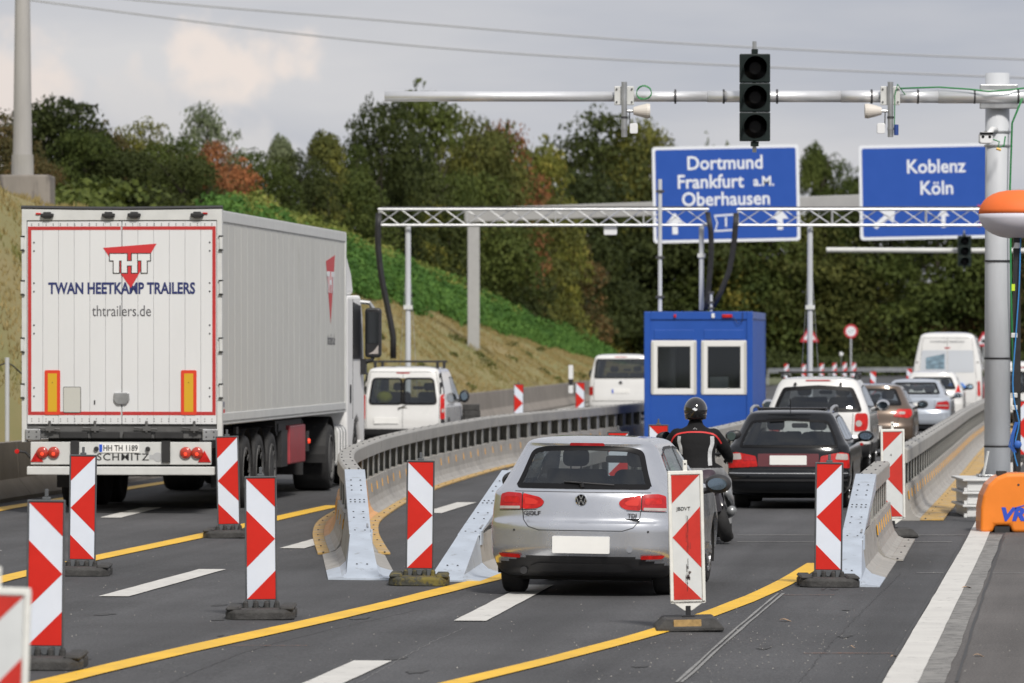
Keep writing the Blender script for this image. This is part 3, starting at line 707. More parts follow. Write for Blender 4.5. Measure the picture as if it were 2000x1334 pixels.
class Body:
    """car shell from level curves: table rows (z, halfwidth, rear y, rear bow, front y, front bow)"""
    def __init__(s, tbl, n=2.6, zstep=.02):
        s.t = tbl; s.w, s.yr, s.br, s.yf, s.bf = [pch(tbl, k) for k in range(1, 6)]; s.n = n; s.z0, s.z1 = tbl[0][0], tbl[-1][0]; s.zs = zstep
    def S(s, v): return math.copysign(abs(v)**(2/s.n), v)
    def rear_y(s, x, z):
        w = s.w(z); u = min(.9999, abs(x)/w); return s.yr(z)+s.br(z)*(1-(1-u**s.n)**(1/s.n))
    def side_x(s, y, z):
        w = s.w(z); a = s.yr(z); b = s.br(z); c = s.yf(z); d = s.bf(z)
        u = 0
        if y < a+b: u = min(.9999, (a+b-y)/b)
        if y > c-d: u = min(.9999, (y-c+d)/d)
        return w*(1-u**s.n)**(1/s.n)
    def mesh(s, arches=(), holes_rear=(), holes_side=(), hole_front=None, name='body', low=None, paint_=None):
        Nr, Ns = 40, 26; V = []; zs = []
        z = s.z0
        while z < s.z1-.05: zs.append(z); z += s.zs
        zs += list(np.linspace(s.z1-.05, s.z1, 7))
        M = None
        for z in zs:
            ring = []; w, a, b, c, d = s.w(z), s.yr(z), s.br(z), s.yf(z), s.bf(z)
            for k in range(Nr+1):
                t = -PI/2+PI*k/Nr; ring.append((w*s.S(math.sin(t)), a+b*(1-s.S(math.cos(t))), z))
            for k in range(1, Ns): ring.append((w, a+b+(c-d-a-b)*k/Ns, z))
            for k in range(Nr+1):
                t = PI/2-PI*k/Nr; ring.append((w*s.S(math.sin(t)), c-d*(1-s.S(math.cos(t))), z))
            for k in range(1, Ns): ring.append((-w, c-d+(a+b-c+d)*k/Ns, z))
            M = len(ring); V += ring
        Fc = [(j*M+k, j*M+(k+1) % M, (j+1)*M+(k+1) % M, (j+1)*M+k) for j in range(len(zs)-1) for k in range(M)]
        Fc += [tuple(range(M-1, -1, -1)), tuple((len(zs)-1)*M+k for k in range(M))]
        me = bpy.data.meshes.new(name); me.from_pydata(V, [], Fc)
        bm = bmesh.new(); bm.from_mesh(me)
        bmesh.ops.remove_doubles(bm, verts=bm.verts, dist=1e-5); bmesh.ops.recalc_face_normals(bm, faces=bm.faces); bm.to_mesh(me); bm.free()
        if arches:
            ob = bpy.data.objects.new('tmp', me); COL.objects.link(ob); cut = []
            for (yc, zc, R) in arches:
                for sd in (-1, 1):
                    b = MB(); xw = s.w(zc); x0, x1 = (xw-.32, xw+.3) if sd > 0 else (-xw-.3, -xw+.32)
                    b.lathe([(R, x0), (R, x1)], 'x', 40, (0, yc, zc)); mc = b.mesh('c'); oc = bpy.data.objects.new('c', mc); COL.objects.link(oc); cut.append(oc)
                    m = ob.modifiers.new('b', 'BOOLEAN'); m.object = oc; m.operation = 'DIFFERENCE'; m.solver = 'EXACT'
            dg = bpy.context.evaluated_depsgraph_get(); me2 = bpy.data.meshes.new_from_object(ob.evaluated_get(dg))
            for o in cut+[ob]: bpy.data.objects.remove(o)
            me = me2; me.name = name
        me.materials.clear(); me.materials.append(paint_); me.materials.append(DK)
        bm = bmesh.new(); bm.from_mesh(me); kill = []
        for f in bm.faces:
            c = f.calc_center_median(); n_ = f.normal
            if f.calc_area() > .05: continue
            if n_.y < -.12 and any(inside((c.x, c.z), h) for h in holes_rear): kill.append(f)
            elif abs(n_.x) > .5 and any(inside((c.y, c.z), h) for h in holes_side): kill.append(f)
            elif hole_front and n_.y > .12 and inside((c.x, c.z), hole_front): kill.append(f)
        bmesh.ops.delete(bm, geom=kill, context='FACES')
        bm.normal_update()
        for f in bm.faces:
            f.smooth = True; c = f.calc_center_median()
            if low and c.z < low(c.x): f.material_index = 1
        for e in bm.edges:
            if len(e.link_faces) == 2 and e.calc_face_angle(0) > math.radians(32): e.smooth = False
        bm.to_mesh(me); bm.free(); me.update(); return me
    def _grid(s, poly, mapf, step=.06, zstep=None):
        zstep = zstep or step
        bm = bmesh.new(); vs = [bm.verts.new((p[0], 0, p[1])) for p in poly]; bm.faces.new(vs)
        x0, x1 = min(p[0] for p in poly), max(p[0] for p in poly); z0, z1 = min(p[1] for p in poly), max(p[1] for p in poly)
        for k in range(1, int((x1-x0)/step)+1):
            bmesh.ops.bisect_plane(bm, geom=bm.verts[:]+bm.edges[:]+bm.faces[:], plane_co=(x0+k*step, 0, 0), plane_no=(1, 0, 0))
        for k in range(1, int((z1-z0)/zstep)+1):
            bmesh.ops.bisect_plane(bm, geom=bm.verts[:]+bm.edges[:]+bm.faces[:], plane_co=(0, 0, z0+k*zstep), plane_no=(0, 0, 1))
        for v in bm.verts: v.co = mapf(v.co.x, v.co.z)
        for f in bm.faces: f.smooth = True
        return bm
    def rear_patch(s, name, poly, m, parent, off=.004, step=.06, zstep=None, thick=0.):
        bm = s._grid(poly, lambda x, z: Vector((x, s.rear_y(x, z)-off, z)), step, zstep)
        if thick:
            r = bmesh.ops.extrude_face_region(bm, geom=bm.faces[:]); 
            for v in [g for g in r['geom'] if isinstance(g, bmesh.types.BMVert)]: v.co.y += thick
            bmesh.ops.recalc_face_normals(bm, faces=bm.faces)
        me = bpy.data.meshes.new(name); bm.to_mesh(me); bm.free(); return link(name, me, m, parent)
    def side_patch(s, name, poly, m, parent, side=1, off=.004, step=.08):
        bm = s._grid(poly, lambda y, z: Vector((side*(s.side_x(y, z)+off), y, z)), step)
        me = bpy.data.meshes.new(name); bm.to_mesh(me); bm.free(); return link(name, me, m, parent)
    def front_patch(s, name, poly, m, parent, off=.004, step=.06):
        def fy(x, z):
            w = s.w(z); u = min(.9999, abs(x)/w); return s.yf(z)-s.bf(z)*(1-(1-u**s.n)**(1/s.n))
        bm = s._grid(poly, lambda x, z: Vector((x, fy(x, z)+off, z)), step)
        me = bpy.data.meshes.new(name); bm.to_mesh(me); bm.free(); return link(name, me, m, parent)
    def ring(s, name, poly, wd, m, parent, mode='rear', side=1, off=.006, sub=3):
        inn = inset(poly, wd); n = len(poly); V = []; Fc = []
        # resample edges so that the trim follows the curved shell
        A = []; B = []
        for i in range(n):
            a, b = Vector(poly[i]), Vector(poly[(i+1) % n]); c, d = Vector(inn[i]), Vector(inn[(i+1) % n]); k = max(1, int((a-b).length/.06))
            for j in range(k): A.append(a.lerp(b, j/k)); B.append(c.lerp(d, j/k))
        rows = [[p.lerp(q, t) for p, q in zip(A, B)] for t in np.linspace(0, 1, sub)]
        for r in rows:
            for p in r:
                V.append((p.x, s.rear_y(p.x, p.y)-off, p.y) if mode == 'rear' else (side*(s.side_x(p.x, p.y)+off), p.x, p.y))
        N = len(A)
        Fc = [(j*N+k, j*N+(k+1) % N, (j+1)*N+(k+1) % N, (j+1)*N+k) for j in range(sub-1) for k in range(N)]
        me = bpy.data.meshes.new(name); me.from_pydata(V, [], Fc); return link(name, me, m, parent, smooth=True)
    def seam(s, name, pts, wd, m, parent, mode='rear', side=1, off=.003, closed=False):
        P = []
        pp = pts+[pts[0]] if closed else pts
        for a, b in zip(pp, pp[1:]):
            a, b = Vector(a), Vector(b); k = max(1, int((a-b).length/.04))
            for j in range(k): P.append(a.lerp(b, j/k))
        P.append(Vector(pp[-1])); V = []
        for i, p in enumerate(P):
            t = (P[min(i+1, len(P)-1)]-P[max(i-1, 0)]).normalized(); q = Vector((-t.y, t.x))*wd/2
            for e in (p-q, p+q): V.append((e.x, s.rear_y(e.x, e.y)-off, e.y) if mode == 'rear' else (side*(s.side_x(e.x, e.y)+off), e.x, e.y))
        me = bpy.data.meshes.new(name); me.from_pydata(V, [], [(2*i, 2*i+1, 2*i+3, 2*i+2) for i in range(len(P)-1)]); return link(name, me, m, parent, smooth=True)
DK = mat('dark bumper plastic', (.028, .028, .03), .5, var=.2, vscale=6)
GAP = mat('shut line', (.02, .02, .02), .7)
M_letter = mat('dark chrome letters', (.10, .10, .11), .3, metal=.6)
M_rim = mat('alloy rim', (.42, .43, .45), .3, metal=.8, var=.1)
M_arch = mat('wheel arch liner', (.012, .012, .012), .9)
M_seal = mat('window seal', (.006, .006, .007), .45, spec=.2)
M_seat = mat('seat fabric', (.05, .05, .055), .9, var=.2, vscale=20)
M_chrome = mat('chrome', (.75, .76, .78), .12, metal=1.)
M_mirr = mat('mirror glass', (.22, .28, .33), .05, metal=1.)
M_plate = mat('blank number plate', (.80, .80, .78), .5, var=.03)
M_plate_t = mat('plate frame', (.03, .03, .03), .5)
M_amber = mat('amber lens', (.75, .30, .03), .2, coat=1)
M_clearl = mat('clear lens', (.42, .38, .36), .15, coat=1, var=.1, vscale=14)
M_dark_rim = mat('dirty steel rim', (.10, .10, .10), .7, var=.4, vscale=8)
wheel_cache = {}
def wheel(t, x, y, R, wd, side, spokes=5, steel=False):
    k = (R, wd, spokes, steel)
    if k not in wheel_cache:
        b = MB(); h = wd/2
        b.lathe([(R*.66, -h*.9), (R*.78, -h), (R*.93, -h*.97), (R*.985, -h*.8), (R, -h*.5), (R, h*.5), (R*.985, h*.8), (R*.93, h*.97), (R*.78, h), (R*.66, h*.9)], 'x', 44)
        r = MB(); r.lathe([(R*.67, h*.9), (R*.66, h*1.0), (R*.62, h*.98), (R*.60, h*.4), (R*.12, h*.4)], 'x', 36)
        for q in range(spokes):
            a = 2*PI*q/spokes
            for da in ((-.13, .13) if not steel else (0,)):
                p0 = (h*.62, math.cos(a+da*.6)*R*.12, math.sin(a+da*.6)*R*.12); p1 = (h*.86, math.cos(a+da)*R*.63, math.sin(a+da)*R*.63)
                r.bar(p0, p1, .035, .05, up=(1, 0, 0))
        r.lathe([(R*.17, h*.4), (R*.16, h*.8), (R*.05, h*.84)], 'x', 20)
        wheel_cache[k] = (b.mesh('wheel'), r.mesh('rim'))
    tm, rm = wheel_cache[k]
    o = link('wheel', tm, M_rubber, t); o.location = (x, y, R)
    for p in tm.polygons: p.use_smooth = True
    q = link('rim', rm, M_dark_rim if steel else M_rim, o)
    if side < 0: o.rotation_euler = (0, 0, PI)
    return o
def ellipsoid(mb, c, r, n=14, m=9, mi=0):
    vs = []; 
    for j in range(m+1):
        ph = -PI/2+PI*j/m
        for k in range(n): a = 2*PI*k/n; vs.append((c[0]+r[0]*math.cos(ph)*math.cos(a), c[1]+r[1]*math.cos(ph)*math.sin(a), c[2]+r[2]*math.sin(ph)))
    return mb.add(vs, [(j*n+k, j*n+(k+1) % n, (j+1)*n+(k+1) % n, (j+1)*n+k) for j in range(m) for k in range(n)], mi)
def seats(t, W, yb, yf, z, h=.62, rear=True):
    def seat(x, y, ww, zz, hh, head=True):
        b = MB(); b.prism(rrect(x, zz+hh/2, ww, hh, .08), y, y+.12)
        if head: b.prism(rrect(x, zz+hh+.11, .25, .17, .06), y+.01, y+.10).tube([(x-.05, y+.05, zz+hh-.02), (x-.05, y+.05, zz+hh+.05)], .008, 6).tube([(x+.05, y+.05, zz+hh-.02), (x+.05, y+.05, zz+hh+.05)], .008, 6)
        b.build('seat', M_seat, t, bev=.02)
    for s in (-1, 1): seat(s*W*.44, yf, .50, z, h)
    if rear:
        b = MB().prism(rrect(0, z+h*.42, W*1.5, h*.8, .08), yb, yb+.12)
        for s in (-1, 0, 1): b.prism(rrect(s*W*.48, z+h*.82+.05, .24, .13, .04), yb+.02, yb+.1)
        b.build('rear_bench', M_seat, t, bev=.02)
    MB().box(-W*.85, W*.85, yf+.75, yf+1.15, z-.1, z+.28).build('dashboard', M_seat, t, bev=.04)
    MB().prism(rrect(0, z+h+.08, .24, .07, .03), yf+.78, yf+.81).build('inside_mirror', M_black, t)
def door_mirror(t, x, y, z, m, w_=.22, h_=.15, glass=M_mirr, sides=(-1, 1), m2=None):
    for s in sides:
        b = MB(); ellipsoid(b, (s*(x+w_*.5), y+.05, z), (w_*.55, .09, h_*.58), 16, 10)
        o = b.build('door_mirror', m, t, smooth=True)
        g = MB().prism([(s*(x+w_*.5)+(px)*.40*w_, z+pz*h_*.36) for px, pz in [(math.cos(a), math.sin(a)) for a in np.linspace(0, 2*PI, 21)[:-1]]], y-.044, y-.036).build('mirror_glass', glass, o)
        MB().tube([(s*(x-.06), y+.06, z-h_*.5), (s*(x+w_*.35), y+.05, z-h_*.3)], .03, 8).build('mirror_arm', M_black, o)
def vw_badge(t, B, z, R, yoff=.012):
    y = B.rear_y(0, z)-yoff
    b = MB(); b.lathe([(R, -.0), (R, -.012), (R*.86, -.014), (R*.86, 0)], 'y', 36, (0, y+.008, z))
    b2 = MB(); b2.lathe([(R*.9, -.004), (R*.9, -.0041)], 'y', 36, (0, y+.006, z))
    o = b.build('badge', M_chrome, t); b2.build('badge_ground', M_seal, o)
    L = MB()
    def st(a, c, wd=.15):
        L.bar((a[0]*R, y+.0, z+a[1]*R), (c[0]*R, y+.0, z+c[1]*R), .010, R*wd, up=(0, 0, 1) if abs(a[0]-c[0]) > abs(a[1]-c[1]) else (1, 0, 0))
    for s in (-1, 1):
        st((s*.36, .80), (s*.05, .12)); st((s*.80, .42), (s*.36, -.74)); st((s*.36, -.74), (s*.04, .0))
    L.build('badge_letters', M_chrome, o)

def paint(name, col, metal=0., rough=.28, flake=True):
    m = mat(name, col, rough, metal=metal, var=.03, vscale=2, coat=1.)
    return m

def make_car(label, cat, cx, d, head, spec, group=None, name='parked_car', roll=None):
    x = cx; t = thing(name, label, cat, (x, d, zg(x, d)), head, slope_at(x, d) if roll is None else roll, group)
    B = Body(spec['tbl'], spec.get('n', 2.6)); P = spec['paint']
    rw = [roundpoly(p, spec.get('rwr', .06)) for p in spec.get('rear_windows', [])]
    sw = [roundpoly(p, .05) for p in spec.get('side_windows', [])]
    fw = spec.get('front_window')
    me = B.mesh(spec['arches'], [inset(p, .012) for p in rw], [inset(p, .012) for p in sw], fw, low=spec.get('low'), paint_=P)
    body = link('body', me, None, t)
    frit = spec.get('frit', .05)
    for p in rw:
        o = B.rear_patch('rear_window', p, spec.get('glass', G_tint), t, .005)
        B.ring('window_border', p, frit, M_seal, o, 'rear', off=.008)
    for s in (-1, 1):
        for p in sw:
            o = B.side_patch('side_window', p, spec.get('sglass', G_tint), t, s, .004); B.ring('window_border', p, .022, M_seal, o, 'side', s, .007)
    for (yc, zc, R) in spec['arches']:
        for s in (-1, 1):
            xw = B.w(zc); b = MB(); n = 20; vs = []
            wheel(t, s*(xw-spec['ww']/2-.03), yc, spec['R'], spec['ww'], s, spec.get('spokes', 5))
            x0, x1 = (xw-.31, xw-.015)
            for xx in (x0, x1):
                for k in range(n+1): a = -.4+(PI+.8)*k/n; vs.append((s*xx, yc+(R-.004)*math.cos(a), zc+(R-.004)*math.sin(a)))
            b.add(vs, [(k, k+1, n+2+k, n+1+k) for k in range(n)]+[tuple(range(n+1))]); b.build('arch_liner', M_arch, t)
    if 'seat' in spec: seats(t, *spec['seat'])
    for nm_, poly, m, *kw in spec.get('rear', []):
        k = kw[0] if kw else {}
        B.rear_patch(nm_, roundpoly(poly, k.get('r', .02)), m, t, k.get('off', .006), k.get('step', .06))
    for nm_, poly, m, *kw in spec.get('rear2', []):          # mirrored on both sides
        k = kw[0] if kw else {}
        for s in (-1, 1):
            o = B.rear_patch(nm_, roundpoly([(s*a, b) for a, b in poly], k.get('r', .02)), m, t, k.get('off', .008), k.get('step', .05))
    for nm_, poly, m, *kw in spec.get('side2', []):
        k = kw[0] if kw else {}
        for s in (-1, 1): B.side_patch(nm_, roundpoly(poly, k.get('r', .02)), m, t, s, k.get('off', .006))
    for pts, wd, m in spec.get('seams', []): B.seam('panel_gap', pts, wd, m, t)
    for pts, wd, m in spec.get('side_seams', []):
        for s in (-1, 1): B.seam('panel_gap', pts, wd, m, t, 'side', s)
    MB().box(-B.w(B.z0)*.92, B.w(B.z0)*.92, spec['tbl'][0][2]+.25, spec['tbl'][0][4]-.3, .14, B.z0+.06).build('underbody', M_arch, t)
    return t, B

# ---------------- silver hatchback
silver = mat('silver metallic paint', (.62, .64, .68), .25, metal=.85, var=.03, vscale=3, coat=1.)
golf = dict(paint=silver, n=2.5, low=lambda x: .372-.22*max(0, abs(x)-.45),
  tbl=[(.17, .76, .30, .25, 4.0, .4), (.22, .82, .12, .30, 4.12, .5), (.33, .87, .04, .34, 4.2, .5), (.36, .882, .02, .36, 4.22, .55), (.45, .892, .0, .37, 4.24, .6), (.60, .897, .0, .38, 4.22, .6),
       (.665, .897, .008, .38, 4.2, .6), (.70, .893, .045, .36, 4.18, .6), (.80, .888, .06, .36, 4.1, .6), (.90, .882, .075, .38, 3.85, .5), (.935, .874, .085, .38, 3.6, .45), (.965, .85, .105, .38, 3.3, .4), (1.0, .815, .14, .36, 3.10, .4),
       (1.10, .762, .235, .34, 2.93, .4), (1.20, .712, .325, .32, 2.75, .4), (1.30, .665, .41, .30, 2.55, .4), (1.36, .632, .45, .28, 2.42, .4), (1.395, .605, .44, .28, 2.32, .4), (1.415, .575, .50, .28, 2.2, .4), (1.435, .50, .66, .28, 2.0, .4), (1.448, .36, .95, .25, 1.75, .3), (1.452, .20, 1.15, .2, 1.6, .2)],
  arches=[(.82, .325, .36), (3.45, .325, .36)], R=.317, ww=.215,
  rear_windows=[[(-.655, .985), (.655, .985), (.60, 1.13), (.535, 1.335), (.40, 1.365), (0, 1.375), (-.40, 1.365), (-.535, 1.335), (-.60, 1.13)]], frit=.045,
  side_windows=[[(.62, 1.03), (.86, 1.02), (.90, 1.31), (.80, 1.30)], [(.92, 1.015), (1.75, 1.0), (1.75, 1.36), (1.2, 1.36), (.96, 1.32)], [(1.82, 1.0), (2.75, .99), (2.6, 1.12), (2.30, 1.33), (1.82, 1.36)]],
  front_window=[(-.62, 1.03), (.62, 1.03), (.52, 1.36), (-.52, 1.36)],
  seat=(.72, .95, 1.9, .62, .5),
  rear2=[('tail_lamp', [(.575, .792), (.80, .785), (.79, .925), (.72, .945), (.575, .938)], M_red, dict(off=.012)),
         ('lid_lamp', [(.565, .792), (.565, .938), (.40, .905), (.355, .865), (.375, .825), (.43, .80)], M_redl, dict(off=.012)),
         ('lamp_strip', [(.59, .795), (.80, .79), (.80, .815), (.59, .82)], M_clearl, dict(off=.015, r=.008)),
         ('lamp_core', [(.60, .845), (.76, .85), (.75, .905), (.60, .905)], M_redl, dict(off=.015)),
         ('lamp_core', [(.545, .835), (.545, .905), (.45, .885), (.41, .862), (.43, .838)], mat('inner brake lens', (.60, .035, .025), .35, spec=.3), dict(off=.015)),
         ('reflector', [(.57, .345), (.77, .35), (.80, .385), (.58, .38)], M_redl, dict(off=.022))],
  rear=[('rear_diffuser', [(-.45, .225), (.45, .225), (.50, .26), (.42, .30), (-.42, .30), (-.50, .26)], DK, dict(off=.014, r=.05)),
        ('brake_light', [(-.17, 1.372), (.17, 1.372), (.16, 1.398), (-.16, 1.398)], M_red, dict(off=.010, r=.01)),
        ],
  seams=[([(-.565, .79), (-.555, .70), (-.50, .635), (-.40, .605), (.40, .605), (.50, .635), (.555, .70), (.565, .79)], .007, GAP), ([(-.80, .775), (-.43, .79)], .006, GAP), ([(.80, .775), (.43, .79)], .006, GAP),
         ([(-.57, .785), (-.57, .945)], .010, GAP), ([(.57, .785), (.57, .945)], .010, GAP), ([(-.65, .955), (.65, .955)], .004, GAP)],
  side_seams=[([(1.0, .95), (1.02, .65), (1.2, .35)], .006, GAP), ([(1.78, .98), (1.80, .25)], .006, GAP), ([(2.78, .96), (2.85, .25)], .006, GAP)])
gx, gy = X_(1131, 47.6), 47.6
t, B = make_car('silver five door hatchback seen from behind, foremost car of the queue', 'car', gx, gy, .145, golf, 'cars queuing in the lane', 'hatchback')
MB().prism(rrect(.012, .475, .545, .155, .01), B.rear_y(.2, .47)-.02, B.rear_y(.2, .47)+.02).build('number_plate', M_plate, t)
t.scale = (.955, 1, .988)
vw_badge(t, B, .885, .056)
text('model_lettering', 'GOLF', .052, (-.47, B.rear_y(.47, .76)-.017, .755), M_letter, t, xs=1.25, bold=.001, ext=.003)
text('engine_lettering', 'TDI', .05, (.49, B.rear_y(.49, .75)-.019, .745), M_letter, t, xs=1.1, bold=.001, ext=.003)
MB().box(.42, .56, B.rear_y(.49, .71)-.012, B.rear_y(.49, .71)-.002, .705, .718).build('engine_bar', M_seal, t)
b = MB(); b.tube([(.0, B.rear_y(0, 1.02)-.025, 1.0), (-.01, B.rear_y(0, 1.02)-.03, 1.03)], .022, 10).tube([(-.0, B.rear_y(0, 1.03)-.03, 1.035), (-.18, B.rear_y(.2, 1.05)-.03, 1.045), (.30, B.rear_y(.3, 1.03)-.022, 1.02)], .010, 8); b.build('wiper', M_black, t)
door_mirror(t, .90, 2.55, .98, DK, .24, .16)
MB().tube([(-.55, .12, .235), (-.55, .35, .235)], .035, 14).build('exhaust', DK, t)
for s in (-1, 1):
    MB().lathe([(.011, 0), (.011, -.004)], 'y', 12, (s*.64, B.rear_y(.64, .60)-.001, .60)).build('parking_sensor', DK, t)
MB().lathe([(.03, 0), (.03, -.003)], 'y', 20, (.47, B.rear_y(.47, .44)-.002, .44)).build('towing_cap', silver, t)
tb = MB()
for s in (-1, 1): pass
MB().box(-.62, .62, .5, 2.4, .13, .26).build('underbody', M_arch, t)
for c in list(t.children):
    if c.name.split('.')[0] not in ('wheel', 'exhaust'): c.location.z += .006
# driver in the hatchback (seen as a shape with a red top through the rear window)
# ---------------- black estate
blackp = mat('black car paint', (.006, .007, .009), .15, spec=.35, coat=.35)
bmw = dict(paint=blackp, n=2.6, glass=G_tint,
  tbl=[(.17, .70, .35, .25, 4.2, .4), (.24, .80, .08, .28, 4.35, .5), (.34, .85, .01, .30, 4.42, .5), (.46, .865, -.02, .3, 4.46, .5), (.50, .866, -.01, .30, 4.46, .5), (.54, .862, .03, .28, 4.44, .5), (.66, .868, .05, .28, 4.4, .5), (.80, .862, .08, .28, 4.2, .5), (.88, .842, .11, .28, 3.9, .4), (.93, .80, .15, .28, 3.45, .4),
       (1.05, .735, .25, .26, 3.2, .4), (1.2, .665, .38, .25, 2.95, .4), (1.30, .61, .45, .24, 2.75, .4), (1.335, .58, .47, .24, 2.65, .4), (1.36, .53, .53, .24, 2.4, .4), (1.38, .44, .70, .24, 2.1, .4), (1.39, .25, 1.0, .2, 1.9, .2)],
  arches=[(.98, .315, .35), (3.70, .315, .35)], R=.31, ww=.22, spokes=7,
  rear_windows=[[(-.71, .865), (.71, .865), (.65, 1.03), (.545, 1.24), (0, 1.27), (-.545, 1.24), (-.65, 1.03)]], frit=.035,
  side_windows=[[(.60, .96), (1.35, .94), (1.35, 1.29), (1.0, 1.29), (.75, 1.22)], [(1.40, .94), (2.2, .94), (2.2, 1.30), (1.40, 1.30)], [(2.25, .94), (3.0, .94), (2.6, 1.24), (2.25, 1.30)]],
  front_window=[(-.6, .98), (.6, .98), (.5, 1.3), (-.5, 1.3)], seat=(.70, 1.25, 2.2, .55, .5),
  rear2=[('tail_lamp', [(.43, .60), (.86, .575), (.845, .78), (.74, .80), (.46, .745)], M_redl, dict(off=.012)), ('indicator_lens', [(.45, .68), (.64, .68), (.63, .755), (.46, .735)], M_red, dict(off=.016)),
         ('clear_lens', [(.66, .70), (.84, .69), (.83, .775), (.68, .785)], M_clearl, dict(off=.016))],
  rear=[('plate_recess', [(-.43, .60), (.43, .60), (.43, .78), (-.43, .78)], mat('dark red reflector band', (.10, .012, .015), .2, coat=1), dict(off=.007)),
        ('bumper_strip', [(-.84, .395), (.84, .395), (.84, .425), (-.84, .425)], DK, dict(off=.014, r=.008)), ('bumper_edge', [(-.84, .50), (.84, .50), (.84, .512), (-.84, .512)], M_galv, dict(off=.012, r=.003))],
  seams=[([(-.80, .56), (.80, .56)], .006, GAP)], side_seams=[([(1.37, .92), (1.45, .3)], .006, GAP)])
bx, by = X_(1539, 71.6), 71.6
t, B = make_car('black estate car with roof rails standing right behind the motorcyclist', 'car', bx, by, ROAD, bmw, 'cars queuing in the lane', 'estate_car')
MB().prism(rrect(0, .69, .52, .13, .01), B.rear_y(0, .69)-.025, B.rear_y(0, .69)).build('number_plate', M_plate, t)
for s in (-1, 1):
    MB().tube([(s*.56, .70, 1.33), (s*.57, .85, 1.40), (s*.575, 1.5, 1.43), (s*.575, 2.3, 1.42), (s*.56, 2.6, 1.35)], .022, 8).build('roof_rail', M_galv, t)
MB().tube([(0, .62, 1.37), (.0, .50, 1.55)], .006, 6).build('aerial', M_black, t)
MB().box(-.3, .3, .36, .40, 1.315, 1.33).build('spoiler_lip', blackp, t)
door_mirror(t, .86, 2.85, .98, blackp, .22, .14); t.scale = (.965, 1, .97)
MB().box(-.48, .48, 1.0, 1.8, 1.385, 1.41).build('sunroof', M_seal, t, bev=.01)
# ---------------- white off-roader
whitep = paint('white car paint', (.70, .70, .69))
capt = dict(low=lambda x: .50, paint=whitep, n=2.8, glass=G_tint,
  tbl=[(.26, .80, .30, .25, 4.3, .4), (.32, .88, .05, .30, 4.5, .5), (.44, .915, .0, .32, 4.56, .5), (.58, .92, .0, .32, 4.58, .5), (.66, .918, .03, .3, 4.55, .5), (.85, .91, .05, .3, 4.5, .5), (1.0, .90, .07, .3, 4.3, .5), (1.12, .87, .10, .3, 3.7, .4),
       (1.3, .80, .19, .28, 3.3, .4), (1.5, .725, .30, .26, 3.0, .4), (1.58, .68, .33, .26, 2.85, .4), (1.62, .64, .34, .25, 2.75, .4), (1.65, .56, .5, .25, 2.5, .4), (1.67, .42, .75, .25, 2.2, .4), (1.68, .2, 1.1, .2, 1.9, .2)],
  arches=[(.95, .39, .42), (3.65, .39, .42)], R=.37, ww=.24,
  rear_windows=[[(-.78, 1.06), (.78, 1.06), (.72, 1.25), (.61, 1.49), (0, 1.53), (-.61, 1.49), (-.72, 1.25)]], frit=.07,
  side_windows=[[(.7, 1.15), (1.4, 1.13), (1.4, 1.5), (1.0, 1.5), (.8, 1.42)], [(1.47, 1.13), (2.3, 1.12), (2.3, 1.52), (1.47, 1.52)], [(2.37, 1.12), (3.1, 1.12), (2.75, 1.45), (2.37, 1.52)]],
  front_window=[(-.7, 1.16), (.7, 1.16), (.58, 1.52), (-.58, 1.52)], seat=(.78, 1.2, 2.3, .75, .55),
  rear2=[('tail_lamp', [(.64, .72), (.86, .74), (.885, .88), (.865, 1.04), (.66, 1.04)], M_redl, dict(off=.014, r=.05)), ('reverse_lens', [(.70+.055*math.cos(a)+.02, .86+.055*math.sin(a)) for a in np.linspace(0, 2*PI, 13)[:-1]], M_clearl, dict(off=.018, r=.001)),
         ('reflector', [(.58, .47), (.80, .48), (.80, .525), (.58, .515)], M_red, dict(off=.012))],
  rear=[('lower_bumper', [(-.9, .27), (.9, .27), (.9, .47), (.60, .50), (-.60, .50), (-.9, .47)], DK, dict(off=.010)), ('brake_light', [(-.22, 1.60), (.22, 1.60), (.21, 1.62), (-.21, 1.62)], M_red, dict(off=.012, r=.008))],
  seams=[([(-.62, 1.04), (-.60, .62), (.60, .62), (.62, 1.04)], .008, GAP)])
cx_, cy_ = X_(1596, 92), 92
t, B = make_car('white off-roader with black roof bars, second vehicle past the rider', 'car', cx_, cy_, ROAD, capt, 'cars queuing in the lane', 'offroad_car')
for y in (.75, 1.9): MB().box(-.72, .72, y, y+.06, 1.735, 1.765).build('roof_bar', M_black, t, bev=.01)
for s in (-1, 1):
    MB().tube([(s*.64, .55, 1.66), (s*.65, .8, 1.72), (s*.65, 2.4, 1.71), (s*.63, 2.7, 1.64)], .025, 8).build('roof_rail', M_black, t)
    MB().lathe([(.03, 0), (.025, -.05)], 'y', 8, (s*.40, B.rear_y(.4, 1.54), 1.545)).build('window_hinge', M_black, t)
door_mirror(t, .92, 3.0, 1.15, M_chrome, .22, .18)
MB().prism(rrect(0, .86, .52, .12, .01), B.rear_y(0, .86)-.02, B.rear_y(0, .86)).build('number_plate', M_plate, t)
